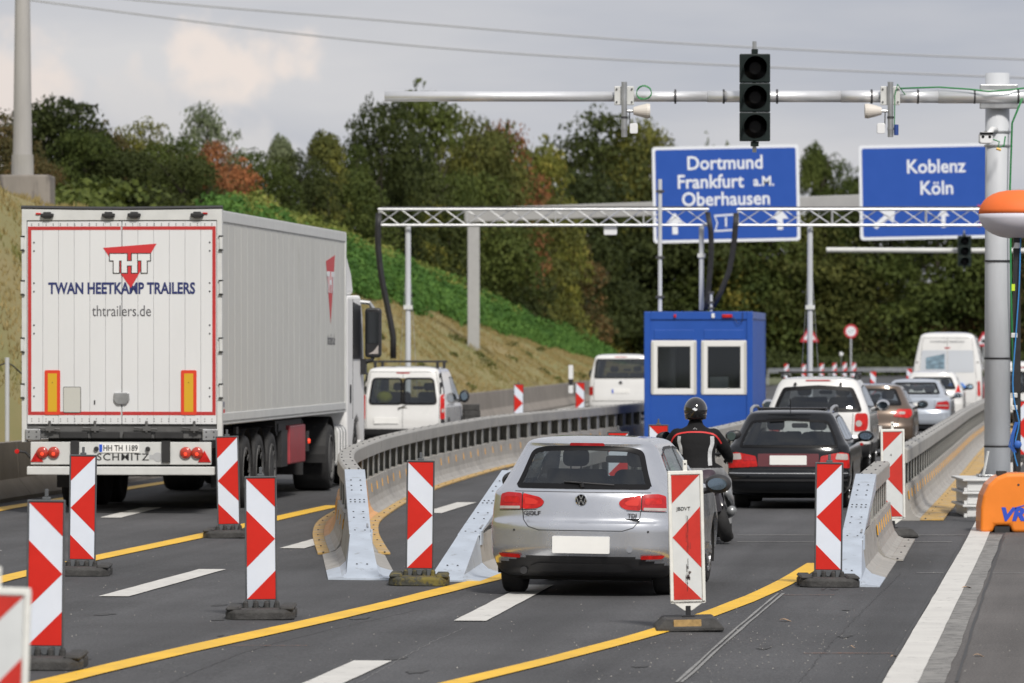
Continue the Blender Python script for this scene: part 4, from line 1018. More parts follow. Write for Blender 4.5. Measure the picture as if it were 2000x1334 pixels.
# ---------------- brown hatchback
def small_tbl(w, h, L, sed=False):
    k = h/1.45
    return [(.2*k, w*.86, .30, .25, L-.25, .4), (.28*k, w*.94, .06, .30, L-.1, .5), (.42*k, w*.99, .0, .34, L, .6), (.58*k, w, .0, .35, L, .6), (.66*k, w*.995, .03, .34, L-.05, .6), (.85*k, w*.985, .07, .35, L-.25, .6), (.95*k, w*.96, .12, .35, L-.7, .5), (1.03*k, w*.90, .18, .34, L-1.15, .4),
            (1.2*k, w*.80, .33, .32, L-1.45, .4), (1.35*k, w*.71, .45, .28, L-1.8, .4), (1.39*k, w*.67, .46, .28, L-1.9, .4), (1.42*k, w*.60, .58, .26, L-2.1, .4), (1.44*k, w*.46, .85, .25, L-2.3, .3), (1.45*k, w*.22, 1.15, .2, L-2.5, .2)]
brownp = mat('brown metallic paint', (.12, .085, .062), .3, metal=.4, coat=1.)
tb_ = small_tbl(.89, 1.46, 4.1)
sm = dict(paint=brownp, tbl=tb_, glass=G_dark, arches=[(.8, .32, .36), (3.3, .32, .36)], R=.31, ww=.21,
  rear_windows=[[(-.66, 1.02), (.66, 1.02), (.52, 1.36), (-.52, 1.36)]], side_windows=[[(.75, 1.06), (1.6, 1.05), (1.6, 1.35), (1.05, 1.34)], [(1.68, 1.05), (2.5, 1.04), (2.2, 1.33), (1.68, 1.36)]], front_window=[(-.6, 1.08), (.6, 1.08), (.5, 1.35), (-.5, 1.35)], seat=(.7, 1.0, 1.9, .6, .5),
  rear2=[('tail_lamp', [(.48, .80), (.80, .77), (.86, .84), (.84, .95), (.56, .95)], M_redl, dict(r=.04, off=.012)), ('reverse_lens', [(.60, .85), (.72, .85), (.72, .90), (.60, .90)], M_clearl, dict(off=.017))],
  rear=[('lower_bumper', [(-.82, .22), (.82, .22), (.82, .34), (-.82, .34)], DK)], seams=[([(-.6, .8), (-.55, .62), (.55, .62), (.6, .8)], .008, GAP)])
bx2 = X_(1697, 105.5)
t, B = make_car('brown compact car between the white off-roader and the silver saloon', 'car', bx2, 105.5, ROAD, sm, 'cars queuing in the lane', 'compact_car')
MB().prism(rrect(0, .55, .52, .12, .01), B.rear_y(0, .55)-.02, B.rear_y(0, .55)).build('number_plate', M_plate, t)
door_mirror(t, .90, 2.4, 1.02, DK, .2, .14); MB().tube([(0, .6, 1.44), (0, .52, 1.62)], .006, 6).build('aerial', M_black, t)
# ---------------- silver saloon
silver2 = mat('ice blue silver paint', (.52, .57, .64), .28, metal=.5, coat=1.)
sed = dict(paint=silver2, glass=G_tint, n=2.6,
  tbl=[(.2, .74, .30, .25, 4.3, .4), (.28, .82, .05, .30, 4.45, .5), (.44, .88, .0, .34, 4.56, .6), (.60, .885, .0, .36, 4.58, .6), (.66, .885, .04, .34, 4.5, .6), (.85, .88, .05, .34, 4.3, .6), (.94, .86, .06, .34, 3.9, .5), (.975, .82, .14, .34, 3.6, .5), (.995, .76, .42, .34, 3.4, .4), (1.02, .735, .50, .34, 3.3, .4),
       (1.15, .68, .74, .32, 3.1, .4), (1.30, .60, 1.05, .3, 2.8, .4), (1.36, .55, 1.18, .28, 2.65, .4), (1.39, .46, 1.3, .25, 2.45, .3), (1.41, .25, 1.5, .2, 2.2, .2)],
  arches=[(1.0, .32, .36), (3.76, .32, .36)], R=.315, ww=.22,
  rear_windows=[[(-.62, 1.04), (.62, 1.04), (.50, 1.33), (-.50, 1.33)]], side_windows=[[(1.15, 1.04), (2.0, 1.03), (2.0, 1.31), (1.5, 1.31)], [(2.07, 1.03), (2.95, 1.02), (2.6, 1.27), (2.07, 1.33)]], front_window=[(-.6, 1.06), (.6, 1.06), (.5, 1.32), (-.5, 1.32)], seat=(.7, 1.5, 2.3, .55, .5),
  rear2=[('tail_lamp', [(.50, .70), (.84, .68), (.84, .84), (.80, .89), (.56, .86)], M_red, dict(r=.03, off=.012)), ('lamp_stripe', [(.54, .765), (.82, .76), (.82, .785), (.545, .79)], M_clearl, dict(off=.016, r=.004))],
  rear=[('lower_bumper', [(-.8, .21), (.8, .21), (.8, .33), (-.8, .33)], DK), ('chrome_bar', [(-.33, .865), (.33, .865), (.33, .885), (-.33, .885)], M_chrome, dict(off=.016, r=.004))], seams=[([(-.50, .90), (-.48, .62), (.48, .62), (.50, .90)], .008, GAP)])
t, B = make_car('silver blue saloon car in front of the small white car', 'car', X_(1785, 127), 127, ROAD, sed, 'cars queuing in the lane', 'saloon_car')
MB().prism(rrect(0, .78, .52, .12, .01), B.rear_y(0, .78)-.02, B.rear_y(0, .78)).build('number_plate', M_plate, t); door_mirror(t, .89, 3.0, 1.0, silver2, .2, .13)
# ---------------- small white car
smw = dict(sm); smw['paint'] = whitep; smw['tbl'] = small_tbl(.86, 1.53, 3.9)
smw['rear2'] = [('tail_lamp', [(.62, .88), (.80, .86), (.74, 1.10), (.70, 1.16)], M_redl, dict(r=.02, off=.012))]
t, B = make_car('small white car between the silver saloon and the tall white van', 'car', X_(1820, 144), 144, ROAD, smw, 'cars queuing in the lane', 'small_car')
MB().prism(rrect(0, .62, .52, .12, .01), B.rear_y(0, .62)-.02, B.rear_y(0, .62)).build('number_plate', M_plate, t); door_mirror(t, .88, 2.3, 1.08, DK, .2, .15)
# ---------------- vans
def van_tbl(w, h, L, taper=.86, r=.06):
    return [(.25, w*.9, .25, .25, L-.2, .4), (.32, w*.97, .05, .2, L-.05, .5), (.50, w, .0, .2, L, .5), (.60, w, .0, .2, L, .5), (h*.5, w*.995, .03, .18, L-.3, .5), (h*.56, w*.985, .04, .18, L-.7, .5), (h*.75, w*(.5+taper*.5), .10, .17, L-1.1, .5), (h*.92, w*taper, .15, .17, L-1.5, .5), (h*.955, w*(taper-.03), .17, .17, L-1.6, .5),
            (h*.975, w*(taper-.09), .22, .2, L-1.75, .5), (h*.992, w*(taper-.22), .38, .25, L-2.0, .5), (h, w*.35, .7, .25, L-2.4, .3)]
yellowv = mat('yellow vest cloth', (.75, .72, .05), .8)
kang = dict(low=lambda x: .46, paint=whitep, n=4.2, glass=G_tint, tbl=van_tbl(.915, 1.78, 4.2, .83), arches=[(.75, .33, .37), (3.4, .33, .37)], R=.32, ww=.2, frit=.04, rwr=.1,
  rear_windows=[[(-.74, .96), (-.01, .96), (-.01, 1.54), (-.66, 1.54)], [(.01, .96), (.74, .96), (.66, 1.54), (.01, 1.54)]],
  side_windows=[[(1.9, 1.05), (2.35, 1.05), (2.3, 1.55), (1.9, 1.55)], [(2.42, 1.05), (3.2, 1.02), (2.75, 1.5), (2.42, 1.55)]], front_window=[(-.7, 1.1), (.7, 1.1), (.6, 1.55), (-.6, 1.55)], seat=(.75, 1.2, 2.2, .6, .62, False),
  rear2=[('tail_lamp', [(.80, .66), (.90, .66), (.88, 1.20), (.80, 1.16)], M_redl, dict(off=.012, r=.03)), ('lamp_pillar', [(.79, 1.18), (.88, 1.2), (.80, 1.66), (.755, 1.62)], M_black, dict(off=.008)), ('reverse_lens', [(.83, .80), (.885, .80), (.88, .88), (.83, .88)], M_clearl, dict(off=.016)), ('lower_pillar', [(.82, .35), (.90, .35), (.90, .655), (.81, .655)], DK, dict(off=.008))],
  rear=[('brake_light', [(-.14, 1.625), (.14, 1.625), (.14, 1.65), (-.14, 1.65)], M_red, dict(r=.005))], seams=[([(0, .4), (0, 1.66)], .008, GAP), ([(-.78, .42), (-.78, 1.2), (-.70, 1.66), (.70, 1.66), (.78, 1.2), (.78, .42), (-.78, .42)], .008, GAP)], side_seams=[([(1.85, 1.65), (1.85, .35)], .008, GAP), ([(2.38, 1.6), (2.38, .35)], .008, GAP), ([(.5, .95), (1.8, .95)], .02, DK)])
kx = X_(786, 112)
t, B = make_car('small white delivery van with black roof bars beside the lorry cab', 'van', kx, 112, .095, kang, name='delivery_van')
for y in (.7, 2.0): MB().box(-.74, .74, y, y+.06, 1.86, 1.90).box(-.70, -.64, y, y+.06, 1.70, 1.87).box(.64, .70, y, y+.06, 1.70, 1.87).build('roof_bar', M_black, t, bev=.008)
door_mirror(t, .93, 2.75, 1.12, M_black, .2, .24)
b = MB(); ellipsoid(b, (-.44, .45, 1.12), (.17, .12, .14)); o = b.build('folded_vest', yellowv, t, smooth=True)
MB().tube([(.10, B.rear_y(.1, 1.0)-.02, .98), (-.1, B.rear_y(.1, .9)-.02, .86)], .008, 6).build('wiper', M_black, t)
MB().prism(rrect(-.35, .62, .52, .12, .01), B.rear_y(.3, .62)-.02, B.rear_y(.3, .62)).build('number_plate', M_plate, t)
MB().prism([(-.11, .905), (0, .93), (.11, .905), (0, .885)], B.rear_y(0, .9)-.012, B.rear_y(0, .9)).build('badge', M_chrome, t)
t5 = dict(paint=whitep, n=4.0, glass=G_dark, tbl=van_tbl(.95, 1.97, 4.9, .83), arches=[(1.0, .35, .39), (4.0, .35, .39)], R=.34, ww=.22, frit=.03, rwr=.08,
  rear_windows=[[(-.80, 1.24), (.80, 1.24), (.73, 1.82), (-.73, 1.82)]], side_windows=[[(1.0, 1.3), (2.1, 1.3), (2.1, 1.74), (1.0, 1.74)], [(2.2, 1.3), (3.2, 1.3), (3.2, 1.74), (2.2, 1.74)]], front_window=[(-.75, 1.3), (.75, 1.3), (.62, 1.75), (-.62, 1.75)], seat=(.8, 2.2, 3.0, .8, .6),
  rear2=[('tail_lamp', [(.82, .74), (.94, .74), (.94, 1.0), (.82, 1.0)], M_red, dict(off=.012, r=.03))], rear=[('brake_light', [(-.18, 1.87), (.18, 1.87), (.18, 1.89), (-.18, 1.89)], M_red, dict(r=.005)), ('bumper_shadow_gap', [(-.86, .56), (.86, .56), (.86, .575), (-.86, .575)], GAP, dict(r=.002))],
  seams=[([(-.80, .60), (-.80, 1.2), (-.74, 1.82), (.74, 1.82), (.80, 1.2), (.80, .60)], .010, GAP)])
t, B = make_car('white minibus with a tinted rear window left of the blue container', 'minibus', X_(1212, 157), 157, .075, t5, name='minibus')
vw_badge(t, B, 1.12, .055)
o = MB().prism(rrect(0, .86, .52, .12, .01), B.rear_y(0, .86)-.02, B.rear_y(0, .86)).build('number_plate', M_plate, t)
MB().box(-.26, -.215, B.rear_y(0, .86)-.024, B.rear_y(0, .86)-.02, .80, .92).build('euro_band', mat('plate blue', (.02, .09, .55), .5), o)
door_mirror(t, .98, 3.9, 1.35, M_black, .2, .26)
spr = dict(paint=whitep, n=4.5, glass=G_dark, tbl=van_tbl(1.03, 2.62, 6.2, .80), arches=[(1.4, .36, .40), (4.9, .36, .40)], R=.35, ww=.24, frit=.02,
  rear_windows=[], side_windows=[], front_window=None,
  rear2=[('tail_lamp', [(.90, .72), (.99, .72), (.97, 1.16), (.90, 1.16)], M_redl, dict(off=.012, r=.02)), ('hinge', [(.87, 1.7), (.93, 1.7), (.93, 1.74), (.87, 1.74)], GAP)],
  rear=[('brake_light', [(-.08, 2.13), (.08, 2.13), (.08, 2.17), (-.08, 2.17)], M_red, dict(r=.005)), ('rear_window', [(-.80, 1.42), (-.02, 1.42), (-.02, 2.08), (-.76, 2.08)], mat('white covered pane', (.50, .53, .57), .15, coat=1), dict(off=.006, r=.05)),
        ('rear_window', [(.02, 1.42), (.80, 1.42), (.76, 2.08), (.02, 2.08)], mat('white covered pane', (.50, .53, .57)), dict(off=.006, r=.05)), ('window_picture', [(-.64, 1.52), (-.08, 1.52), (-.08, 1.98), (-.64, 1.86)], mat('sea print', (.16, .24, .30), .4, var=.6, vscale=6, stretch=(1, 1, 4)), dict(off=.010, r=.02))],
  seams=[([(0, .5), (0, 2.45)], .01, GAP), ([(-.86, .5), (-.86, 1.3), (-.72, 2.45), (.72, 2.45), (.86, 1.3), (.86, .5), (-.86, .5)], .008, GAP)])
t, B = make_car('tall white panel van with pictures on its rear windows, farthest of the queue', 'van', X_(1850, 157), 157, ROAD, spr, 'cars queuing in the lane', 'panel_van')
text('roof_lettering', 'WOHNMOBIL VERMIETUNG', .085, (0, B.rear_y(.3, 2.35)-.02, 2.34), mat('grey print', (.30, .31, .32), .6), t, xs=.95)
bk = MB()
for k in range(22):
    ellipsoid(bk, (random.gauss(.22, .16), B.rear_y(.2, 1.0)-.04, random.gauss(.98, .05)), (.09, .05, .06), 8, 5)
bk.build('blue_bundle', mat('blue nylon', (.03, .17, .55), .6), t, smooth=True)
tr = dict(sm); tr['paint'] = mat('red car paint', (.35, .02, .02), .25, coat=1); 
t, B = make_car('red car peeping out behind the right side of the tall white van', 'car', X_(1908, 176), 176, ROAD, tr, 'cars queuing in the lane', 'compact_car')
tw2 = dict(kang); tw2['tbl'] = van_tbl(.93, 1.8, 4.3, .84); 
t, B = make_car('white van on the other carriageway at the right picture edge', 'van', X_(2003, 140), 140, ROAD, tw2, name='delivery_van')
# ------------------------------------------------------------------ the lorry
M_tbox = mat('trailer white panel', (.66, .67, .68), .42, var=.05, vscale=.9, dirt=((.38, .38, .36), 1.6, .70), stretch=(1, 1, .25))
M_tside = mat('trailer side panel', (.56, .56, .53), .45, var=.06, vscale=.7, dirt=((.40, .40, .36), 1.1, .62), stretch=(1, 1, .3))
M_tfr = mat('trailer frame white', (.58, .59, .58), .4, var=.08, vscale=4, dirt=((.25, .25, .24), 9, .70))
M_border = mat('red contour tape', (.45, .03, .03), .5, var=.1, vscale=3)
M_navy = mat('navy lettering', (.02, .03, .13), .5)
M_greyl = mat('grey lettering', (.10, .10, .11), .5)
M_logo = mat('logo red', (.55, .03, .035), .5)
M_chas = mat('chassis black', (.02, .02, .021), .65, var=.4, vscale=3, dirt=((.08, .075, .07), 5, .62))
M_dust = mat('dusty chassis', (.10, .10, .10), .7, var=.3, vscale=4)
M_amb = mat('yellow reflector panel', (.62, .36, .02), .4)
M_orr = mat('red reflector frame', (.65, .05, .02), .4)
M_cab = mat('cab white paint', (.76, .76, .76), .5, var=.04, vscale=1.5, spec=.3)
M_box = mat('maroon tool box', (.33, .045, .055), .5, var=.15, vscale=4)
M_lit = mat('lit tail lamp', (.8, .06, .03), .2, emis=((1, .06, .02), .8))
th = .0897
lx, ly = X_(238, 68.9), 68.9
t = thing('articulated_lorry', 'white articulated lorry with a company logo on its rear doors, driving away at left', 'lorry', (lx, ly, zg(lx, ly)-.015), th, slope_at(lx, ly))
# local frame: rear doors at y=0, +y forward, half width 1.275
zb, ztp, Wh, LT = 1.17, 3.97, 1.31, 13.45
MB().box(-Wh+.03, Wh-.03, .06, LT, zb, ztp-.02).build('box_core', M_tside, t)
for s in (-1, 1):
    n = 22
    for k in range(n):                                           # side wall panels with recessed joints
        a, b_ = .12+(LT-.2)*k/n, .12+(LT-.2)*(k+1)/n-.02
        MB().box(*sorted((s*(Wh-.028), s*(Wh-.008))), a, b_, zb+.16, ztp-.14).build('side_panel', M_tside, t)
    MB().box(*sorted((s*(Wh-.02), s*(Wh+.006))), .02, LT, ztp-.14, ztp).build('top_rail', M_tfr, t, bev=.008)
    MB().box(*sorted((s*(Wh-.02), s*(Wh+.004))), .02, LT, zb+.01, zb+.16).build('bottom_rail', M_tfr, t, bev=.006)
    b = MB()
    for k in range(150): y = .15+k*.088; b.box(*sorted((s*(Wh+.0035), s*(Wh+.007))), y, y+.03, zb+.035, zb+.06)
    b.build('rail_slots', M_chas, t)['kind'] = 'stuff'
    MB().box(*sorted((s*(Wh-.06), s*(Wh+.008))), LT-.09, LT+.02, zb+.01, ztp).build('front_corner_post', M_tfr, t, bev=.01)
    MB().box(*sorted((s*(Wh-.055), s*(Wh+.012))), -.02, .10, zb-.22, ztp+.03).build('rear_corner_post', M_tfr, t, bev=.006)
MB().box(-Wh+.05, Wh-.05, -.02, .1, ztp-.12, ztp+.03).build('rear_header', M_tfr, t, bev=.005)
b = MB(); b.tube([(-Wh-.02, .0, ztp+.05), (-.6, .0, ztp+.035), (0, .0, ztp+.03), (.6, .0, ztp+.035), (Wh+.02, .0, ztp+.045)], .028, 8); b.build('roof_seal', M_black, t)
MB().box(-Wh, Wh, .02, LT, ztp, ztp+.012).build('roof', M_tfr, t)
# rear doors: each made of planks
dw = Wh-.06
for s in (-1, 1):
    n = 6; x0 = .006; xs_ = [x0+(dw-x0)*k/n for k in range(n+1)]
    dr = MB().box(*sorted((s*.004, s*dw)), .0, .04, zb+.02, ztp-.13).build('rear_door', M_tbox, t)
    for k in range(n):
        MB().box(*sorted((s*(xs_[k]+.0025), s*(xs_[k+1]-.0025))), -.012, .0, zb+.02, ztp-.135).build('door_panel', M_tbox, dr)
    bt = .045
    MB().box(*sorted((s*.012, s*(dw-.01))), -.0145, -.0125, ztp-.245, ztp-.245+bt).build('contour_tape', M_border, dr)
    MB().box(*sorted((s*.012, s*(dw-.01))), -.0145, -.0125, zb+.135, zb+.135+bt).build('contour_tape', M_border, dr)
    MB().box(*sorted((s*(dw-.055), s*(dw-.01))), -.0145, -.0125, zb+.135+bt, ztp-.245).build('contour_tape', M_border, dr)
    b = MB()
    for z in (zb+.38, zb+.49, zb+1.2, zb+1.31, zb+1.75, zb+1.86, zb+2.28, zb+2.39): b.lathe([(.012, -.0125), (.010, -.018)], 'y', 8, (s*(dw-.09), 0, z))
    for k in range(13):
        for z in (zb+.055, zb+.085, ztp-.185, ztp-.165): b.lathe([(.007, -.0125), (.006, -.016)], 'y', 6, (s*(.05+k*.095), 0, z))
    b.build('rivets', M_bolt, dr)['kind'] = 'stuff'
    # reflector plates, buffers, hinges
    xc = -.915 if s < 0 else .885
    o = MB().prism(rrect(xc, 1.60, .205, .585, .02), -.022, -.0125).build('warning_plate', M_orr, dr)
    MB().box(xc-.06, xc+.06, -.0235, -.0222, 1.35, 1.85).build('yellow_field', M_amb, o)
    text('type_print', 'A', .03, (xc, -.0245, 1.73), M_chas, o, ext=.0004)
    for z in (ztp-.42, ztp-1.0, ztp-1.75, ztp-2.35):
        MB().box(*sorted((s*(Wh-.02), s*(Wh+.022))), -.045, .02, z-.08, z+.08).build('hinge', M_tfr, dr, bev=.006)
        MB().box(*sorted((s*(Wh-.03), s*(Wh+.026))), -.05, .01, z-.1, z-.085).build('hinge_gap', M_chas, dr)
        MB().box(*sorted((s*(Wh-.03), s*(Wh+.026))), -.05, .01, z+.085, z+.1).build('hinge_gap', M_chas, dr)
for x in (-.98, -.17, .17, 1.0):
    b = MB().box(x-.085, x+.085, -.075, -.02, ztp-.075, ztp-.03).box(x-.05, x+.05, -.07, -.015, ztp-.095, ztp-.01); b.build('lock_keeper', M_chas, t, bev=.01)
for s in (-1, 1): MB().box(s*1.1-.035, s*1.1+.035, -.04, -.018, ztp-.045, ztp-.02).build('marker_lamp', M_redl, t, bev=.008)
MB().prism(rrect(-.655, 1.505, .236, .341, .015), -.016, -.012).build('hatch_gap', M_dust, t); o = MB().prism(rrect(-.655, 1.505, .22, .325, .015), -.028, -.0165).build('hatch_plate', mat('cream plate', (.50, .50, .46), .6), t)
b = MB().prism(roundpoly([(-.10, 1.60), (.10, 1.60), (.105, 1.50), (.06, 1.445), (-.06, 1.445), (-.105, 1.50)], .02), -.045, -.012); b.build('latch_cover', M_galv, t, bev=.008)
MB().box(-.365, -.35, -.02, -.012, 1.445, 1.50).build('lock_pin', M_chas, t)
# logo
zl = 3.15
lg = MB().prism([(-.245, 3.49), (.46, 3.545), (.12, 2.965)], -.0165, -.0135).build('logo_triangle', M_logo, t)
def tht(y0, y1, xs=1., x0=0., z0=0.):
    b = MB(); o = MB()
    W = 1
    L = [(-.15, .40, 3.34, 3.435)]
    def R(mb, a, c, d, e, y): mb.box(x0+a*xs, x0+c*xs, y, y+.0012, z0+d, z0+e)
    Ts = [(-.155, -.0, 3.325, 3.41), (-.105, -.035, 3.165, 3.325),  (.0, .07, 3.165, 3.41), (.07, .135, 3.26, 3.315), (.135, .205, 3.165, 3.41), (.215, .375, 3.325, 3.41), (.262, .332, 3.165, 3.325)]
    for a, c, d, e in Ts: R(o, a-.012, c+.012, d-.012, e+.012, y0)
    for a, c, d, e in Ts: R(b, a, c, d, e, y1)
    return o, b
o_, b_ = tht(-.0180, -.0195)
o_.build('logo_outline', M_chas, lg); b_.build('logo_letters', M_white, lg)
text('company_lettering', 'TWAN HEETKAMP TRAILERS', .205, (.0, -.015, 2.955), M_navy, t, bold=.0065, xs=.74, ext=.0008)
text('website_lettering', 'thtrailers.de', .205, (.0, -.015, 2.66), M_greyl, t, xs=.78, ext=.0006)
# logo on the right side
b = MB(); yb = LT-1.9
b.prism([(yb-.55, 3.49), (yb+.55, 3.60), (yb+.02, 2.55)], Wh-.006, Wh-.004, 'x'); lg2 = b.build('logo_triangle', M_logo, t)
q = text('logo_letters', 'THT', .42, (Wh-.002, yb, 3.16), M_white, lg2, rot=(PI/2, 0, PI/2), bold=.02, xs=1.1, ext=.001)
text('website_lettering', 'thtrailers.de', .24, (Wh-.004, yb+.1, 2.30), M_greyl, t, rot=(PI/2, 0, PI/2), xs=.8, ext=.0006)
text('maker_print', 'SKO', .10, (Wh-.004, .25, 1.44), M_navy, t, rot=(PI/2, 0, PI/2), ext=.0006)
MB().box(Wh-.006, Wh-.003, .14, .36, 1.33, 1.38).build('maker_bar', M_logo, t)
# rear frame below the doors
MB().box(-Wh+.05, Wh-.05, .02, .14, zb-.17, zb+.02).build('rear_sill', M_dust, t, bev=.01)
for k in range(4): MB().box(-.82+.42*k, -.45+.42*k, -.03, .02, zb-.17, zb-.08).build('rubber_buffer', M_chas, t, bev=.01)
for k, x in enumerate((-.95, -.35, .33, .96)):
    b = MB().tube([(x-.16, -.03, zb-.03), (x+.14, -.03, zb-.05)], .014, 8).tube([(x, -.03, zb-.09), (x, -.03, zb+.06)], .017, 8).box(x-.05, x+.06, -.05, -.01, zb-.07, zb-.01); b.build('lock_bar', M_dust, t)
for s in (-1, 1):
    o = MB().box(s*1.17-.10, s*1.17+.10, -.055, .02, zb-.19, zb-.045).build('corner_casting', M_galv, t, bev=.01)
    for a in (-.05, .05):
        for c in (-.085, -.15): MB().lathe([(.012, -.056), (.010, -.060)], 'y', 8, (s*1.17+a, 0, zb+c)).build('bolt', M_bolt, o)
MB().box(-1.0, 1.0, .15, 1.6, .85, zb-.17).build('chassis', M_chas, t)
for s in (-1, 1): MB().box(s*.5-.05, s*.5+.05, .1, LT-.4, .78, zb).build('chassis_beam', M_chas, t)
lb = MB().box(-1.19, 1.19, -.10, -.04, .66, .955).build('light_bar', M_tfr, t, bev=.008)
for s in (-1, 1):
    for x in (.86, 1.01) if s > 0 else (-1.03, -.88):
        o = MB().lathe([(.078, -.10), (.078, -.125), (.06, -.14), (.02, -.146)], 'y', 24, (x-.0, 0, .815)).build('tail_lamp', mat('lamp red brown', (.42, .035, .02), .2, coat=1, var=.3, vscale=20), lb, smooth=True)
        MB().lathe([(.035, -.13), (.02, -.148), (.008, -.152)], 'y', 14, (x, 0, .80)).build('lamp_glow', M_lit, lb)
    xc = s*1.105
    MB().prism([(xc-.085, .695), (xc+.085, .695), (xc, .845)], -.112, -.1).build('triangle_reflector', M_redl, lb)
    MB().box(s*.60-.055, s*.60+.055, -.13, -.02, .69, .97).build('bumper_bracket', M_chas, t)
    MB().lathe([(.032, -.1), (.03, -.13)], 'y', 16, (s*.34+.02, 0, .865)).build('licence_lamp', M_chas, lb)
b = MB().prism(rrect(-.02, .875, .53, .115, .01), -.112, -.1); pl = b.build('number_plate', M_plate, lb)
MB().box(-.28, -.24, -.1135, -.112, .825, .925).build('euro_band', mat('plate blue', (.02, .09, .55), .5), pl)
text('plate_letters', 'HH TH 1189', .105, (.0, -.1138, .873), M_chas, pl, xs=.82, bold=.002, ext=.0005)
text('maker_lettering', 'SCHMITZ', .13, (.03, -.102, .755), M_chas, lb, xs=1.15, space=1.15, bold=.0014, ext=.0008)
MB().lathe([(.065, -.1), (.06, -.104)], 'y', 20, (.49, 0, .76)).build('speed_sticker', mat('pale grey sticker', (.42, .43, .44), .5), lb)
MB().box(.38, .43, -.104, -.1, .73, .79).build('small_sticker', mat('pale grey sticker', (.42, .43, .44), .5), lb)
MB().box(-1.235, 1.235, -.13, -.02, .525, .635).build('underrun_bar', M_tfr, t, bev=.012)
for s in (-1,): MB().tube([(-1.19, -.06, .74), (-1.26, -.08, .82), (-1.36, -.08, .83)], .018, 8).build('lamp_arm', M_chas, t)
MB().lathe([(.03, -.11), (.032, -.08)], 'y', 12, (-1.37, 0, .83)).build('side_marker_lamp', M_redl, t)
# running gear
def axle(y, xs_, R=.5, wd=.36):
    for x in xs_: wheel(t, x, y, R, wd, 1 if x > 0 else -1, 8, True)
    MB().tube([(-1, y, R), (1, y, R)], .07, 10).build('axle', M_chas, t)
for y in (2.9, 4.2, 5.5):
    axle(y, (-1.06, 1.06))
    for s in (-1, 1):
        b = MB(); n = 14; vs = []
        for xx in (s*.86, s*1.24):
            for k in range(n+1): a = PI*.05+PI*.9*k/n; vs.append((xx, y+.60*math.cos(a), .5+.58*math.sin(a)))
        b.add(vs, [(k, k+1, n+2+k, n+1+k) for k in range(n)]); b.build('mudguard', M_chas, t)
for s in (-1, 1): MB().box(s*1.05-.2, s*1.05+.2, 2.2, 2.22, .30, .85).build('mud_flap', M_chas, t)
MB().box(1.03, 1.23, 6.5, 7.15, .48, 1.0).build('side_guard_post', M_chas, t)
for z in (.55, .80, 1.02):
    MB().box(1.17, 1.21, 2.1, 2.3, z, z+.1).build('side_guard_rail', M_chas, t)
b = MB().box(.75, 1.25, 7.3, 9.0, .50, 1.06); b.build('tool_box', M_box, t, bev=.02)
MB().box(.7, 1.2, 6.4, 7.2, .98, 1.1).build('side_frame', M_chas, t); MB().box(-1.2, 1.18, 6.2, 9.1, .93, 1.14).build('spare_carrier', M_chas, t)
MB().box(1.2, 1.24, 9.3, 9.5, .65, .95).build('lamp_bracket', M_chas, t); MB().lathe([(.04, 1.24), (.03, 1.27)], 'x', 12, (0, 9.4, .8)).build('side_marker_lamp', M_lit, t)
MB().box(-1.2, 1.15, 9.4, 9.5, .3, 1.1).build('landing_gear', M_chas, t)
# tractor
ya = 11.9
axle(ya, (-1.0, 1.0), .51, .56)
for s in (-1, 1):
    b = MB(); n = 16; vs = []
    for xx in (s*.72, s*1.26):
        for k in range(n+1): a = -PI*.05+PI*1.1*k/n; vs.append((xx, ya+.64*math.cos(a), .53+.60*math.sin(a)))
    b.add(vs, [(k, k+1, n+2+k, n+1+k) for k in range(n)]); b.build('mudguard', M_chas, t)
MB().box(-.45, .45, 10.9, 16.6, .6, 1.05).build('tractor_chassis', M_chas, t)
b = MB()
tank = MB().prism(rrect(1.0, .66, .50, .62, .12), 12.9, 14.0).build('fuel_tank', M_tfr, t, smooth=False)
for k in range(6): MB().prism(rrect(1.0, .66, .53, .65, .13), 12.98+k*.17, 13.03+k*.17).build('tank_strap', M_galv if k % 2 else M_cab, tank)
axle(15.45, (-1.03, 1.03), .51, .34)
zc = 1.02; y0c, y1c = 14.2, 16.5
prof = [(y0c, zc), (y0c, 2.9), (y0c+.02, 3.0), (y1c-.55, 3.02), (y1c-.25, 2.75), (y1c-.05, 1.9), (y1c, 1.1), (y1c-.02, .45), (15.98, .45), (15.97, .7), (15.75, 1.0), (15.45, 1.09), (15.15, 1.0), (14.93, .7), (14.92, .45), (14.25, .45)]
cabo = MB().prism(prof, -1.24, 1.24, 'x').build('cab', M_cab, t, bev=.05, seg=3)
prof2 = [(y0c+.05, 3.0), (y0c+.05, 3.62), (y0c+.25, 3.74), (y0c+.9, 3.70), (y1c-.75, 3.4), (y1c-.45, 3.02)]
MB().prism(prof2, -1.12, 1.12, 'x').build('roof_deflector', M_cab, t, bev=.08, seg=3)
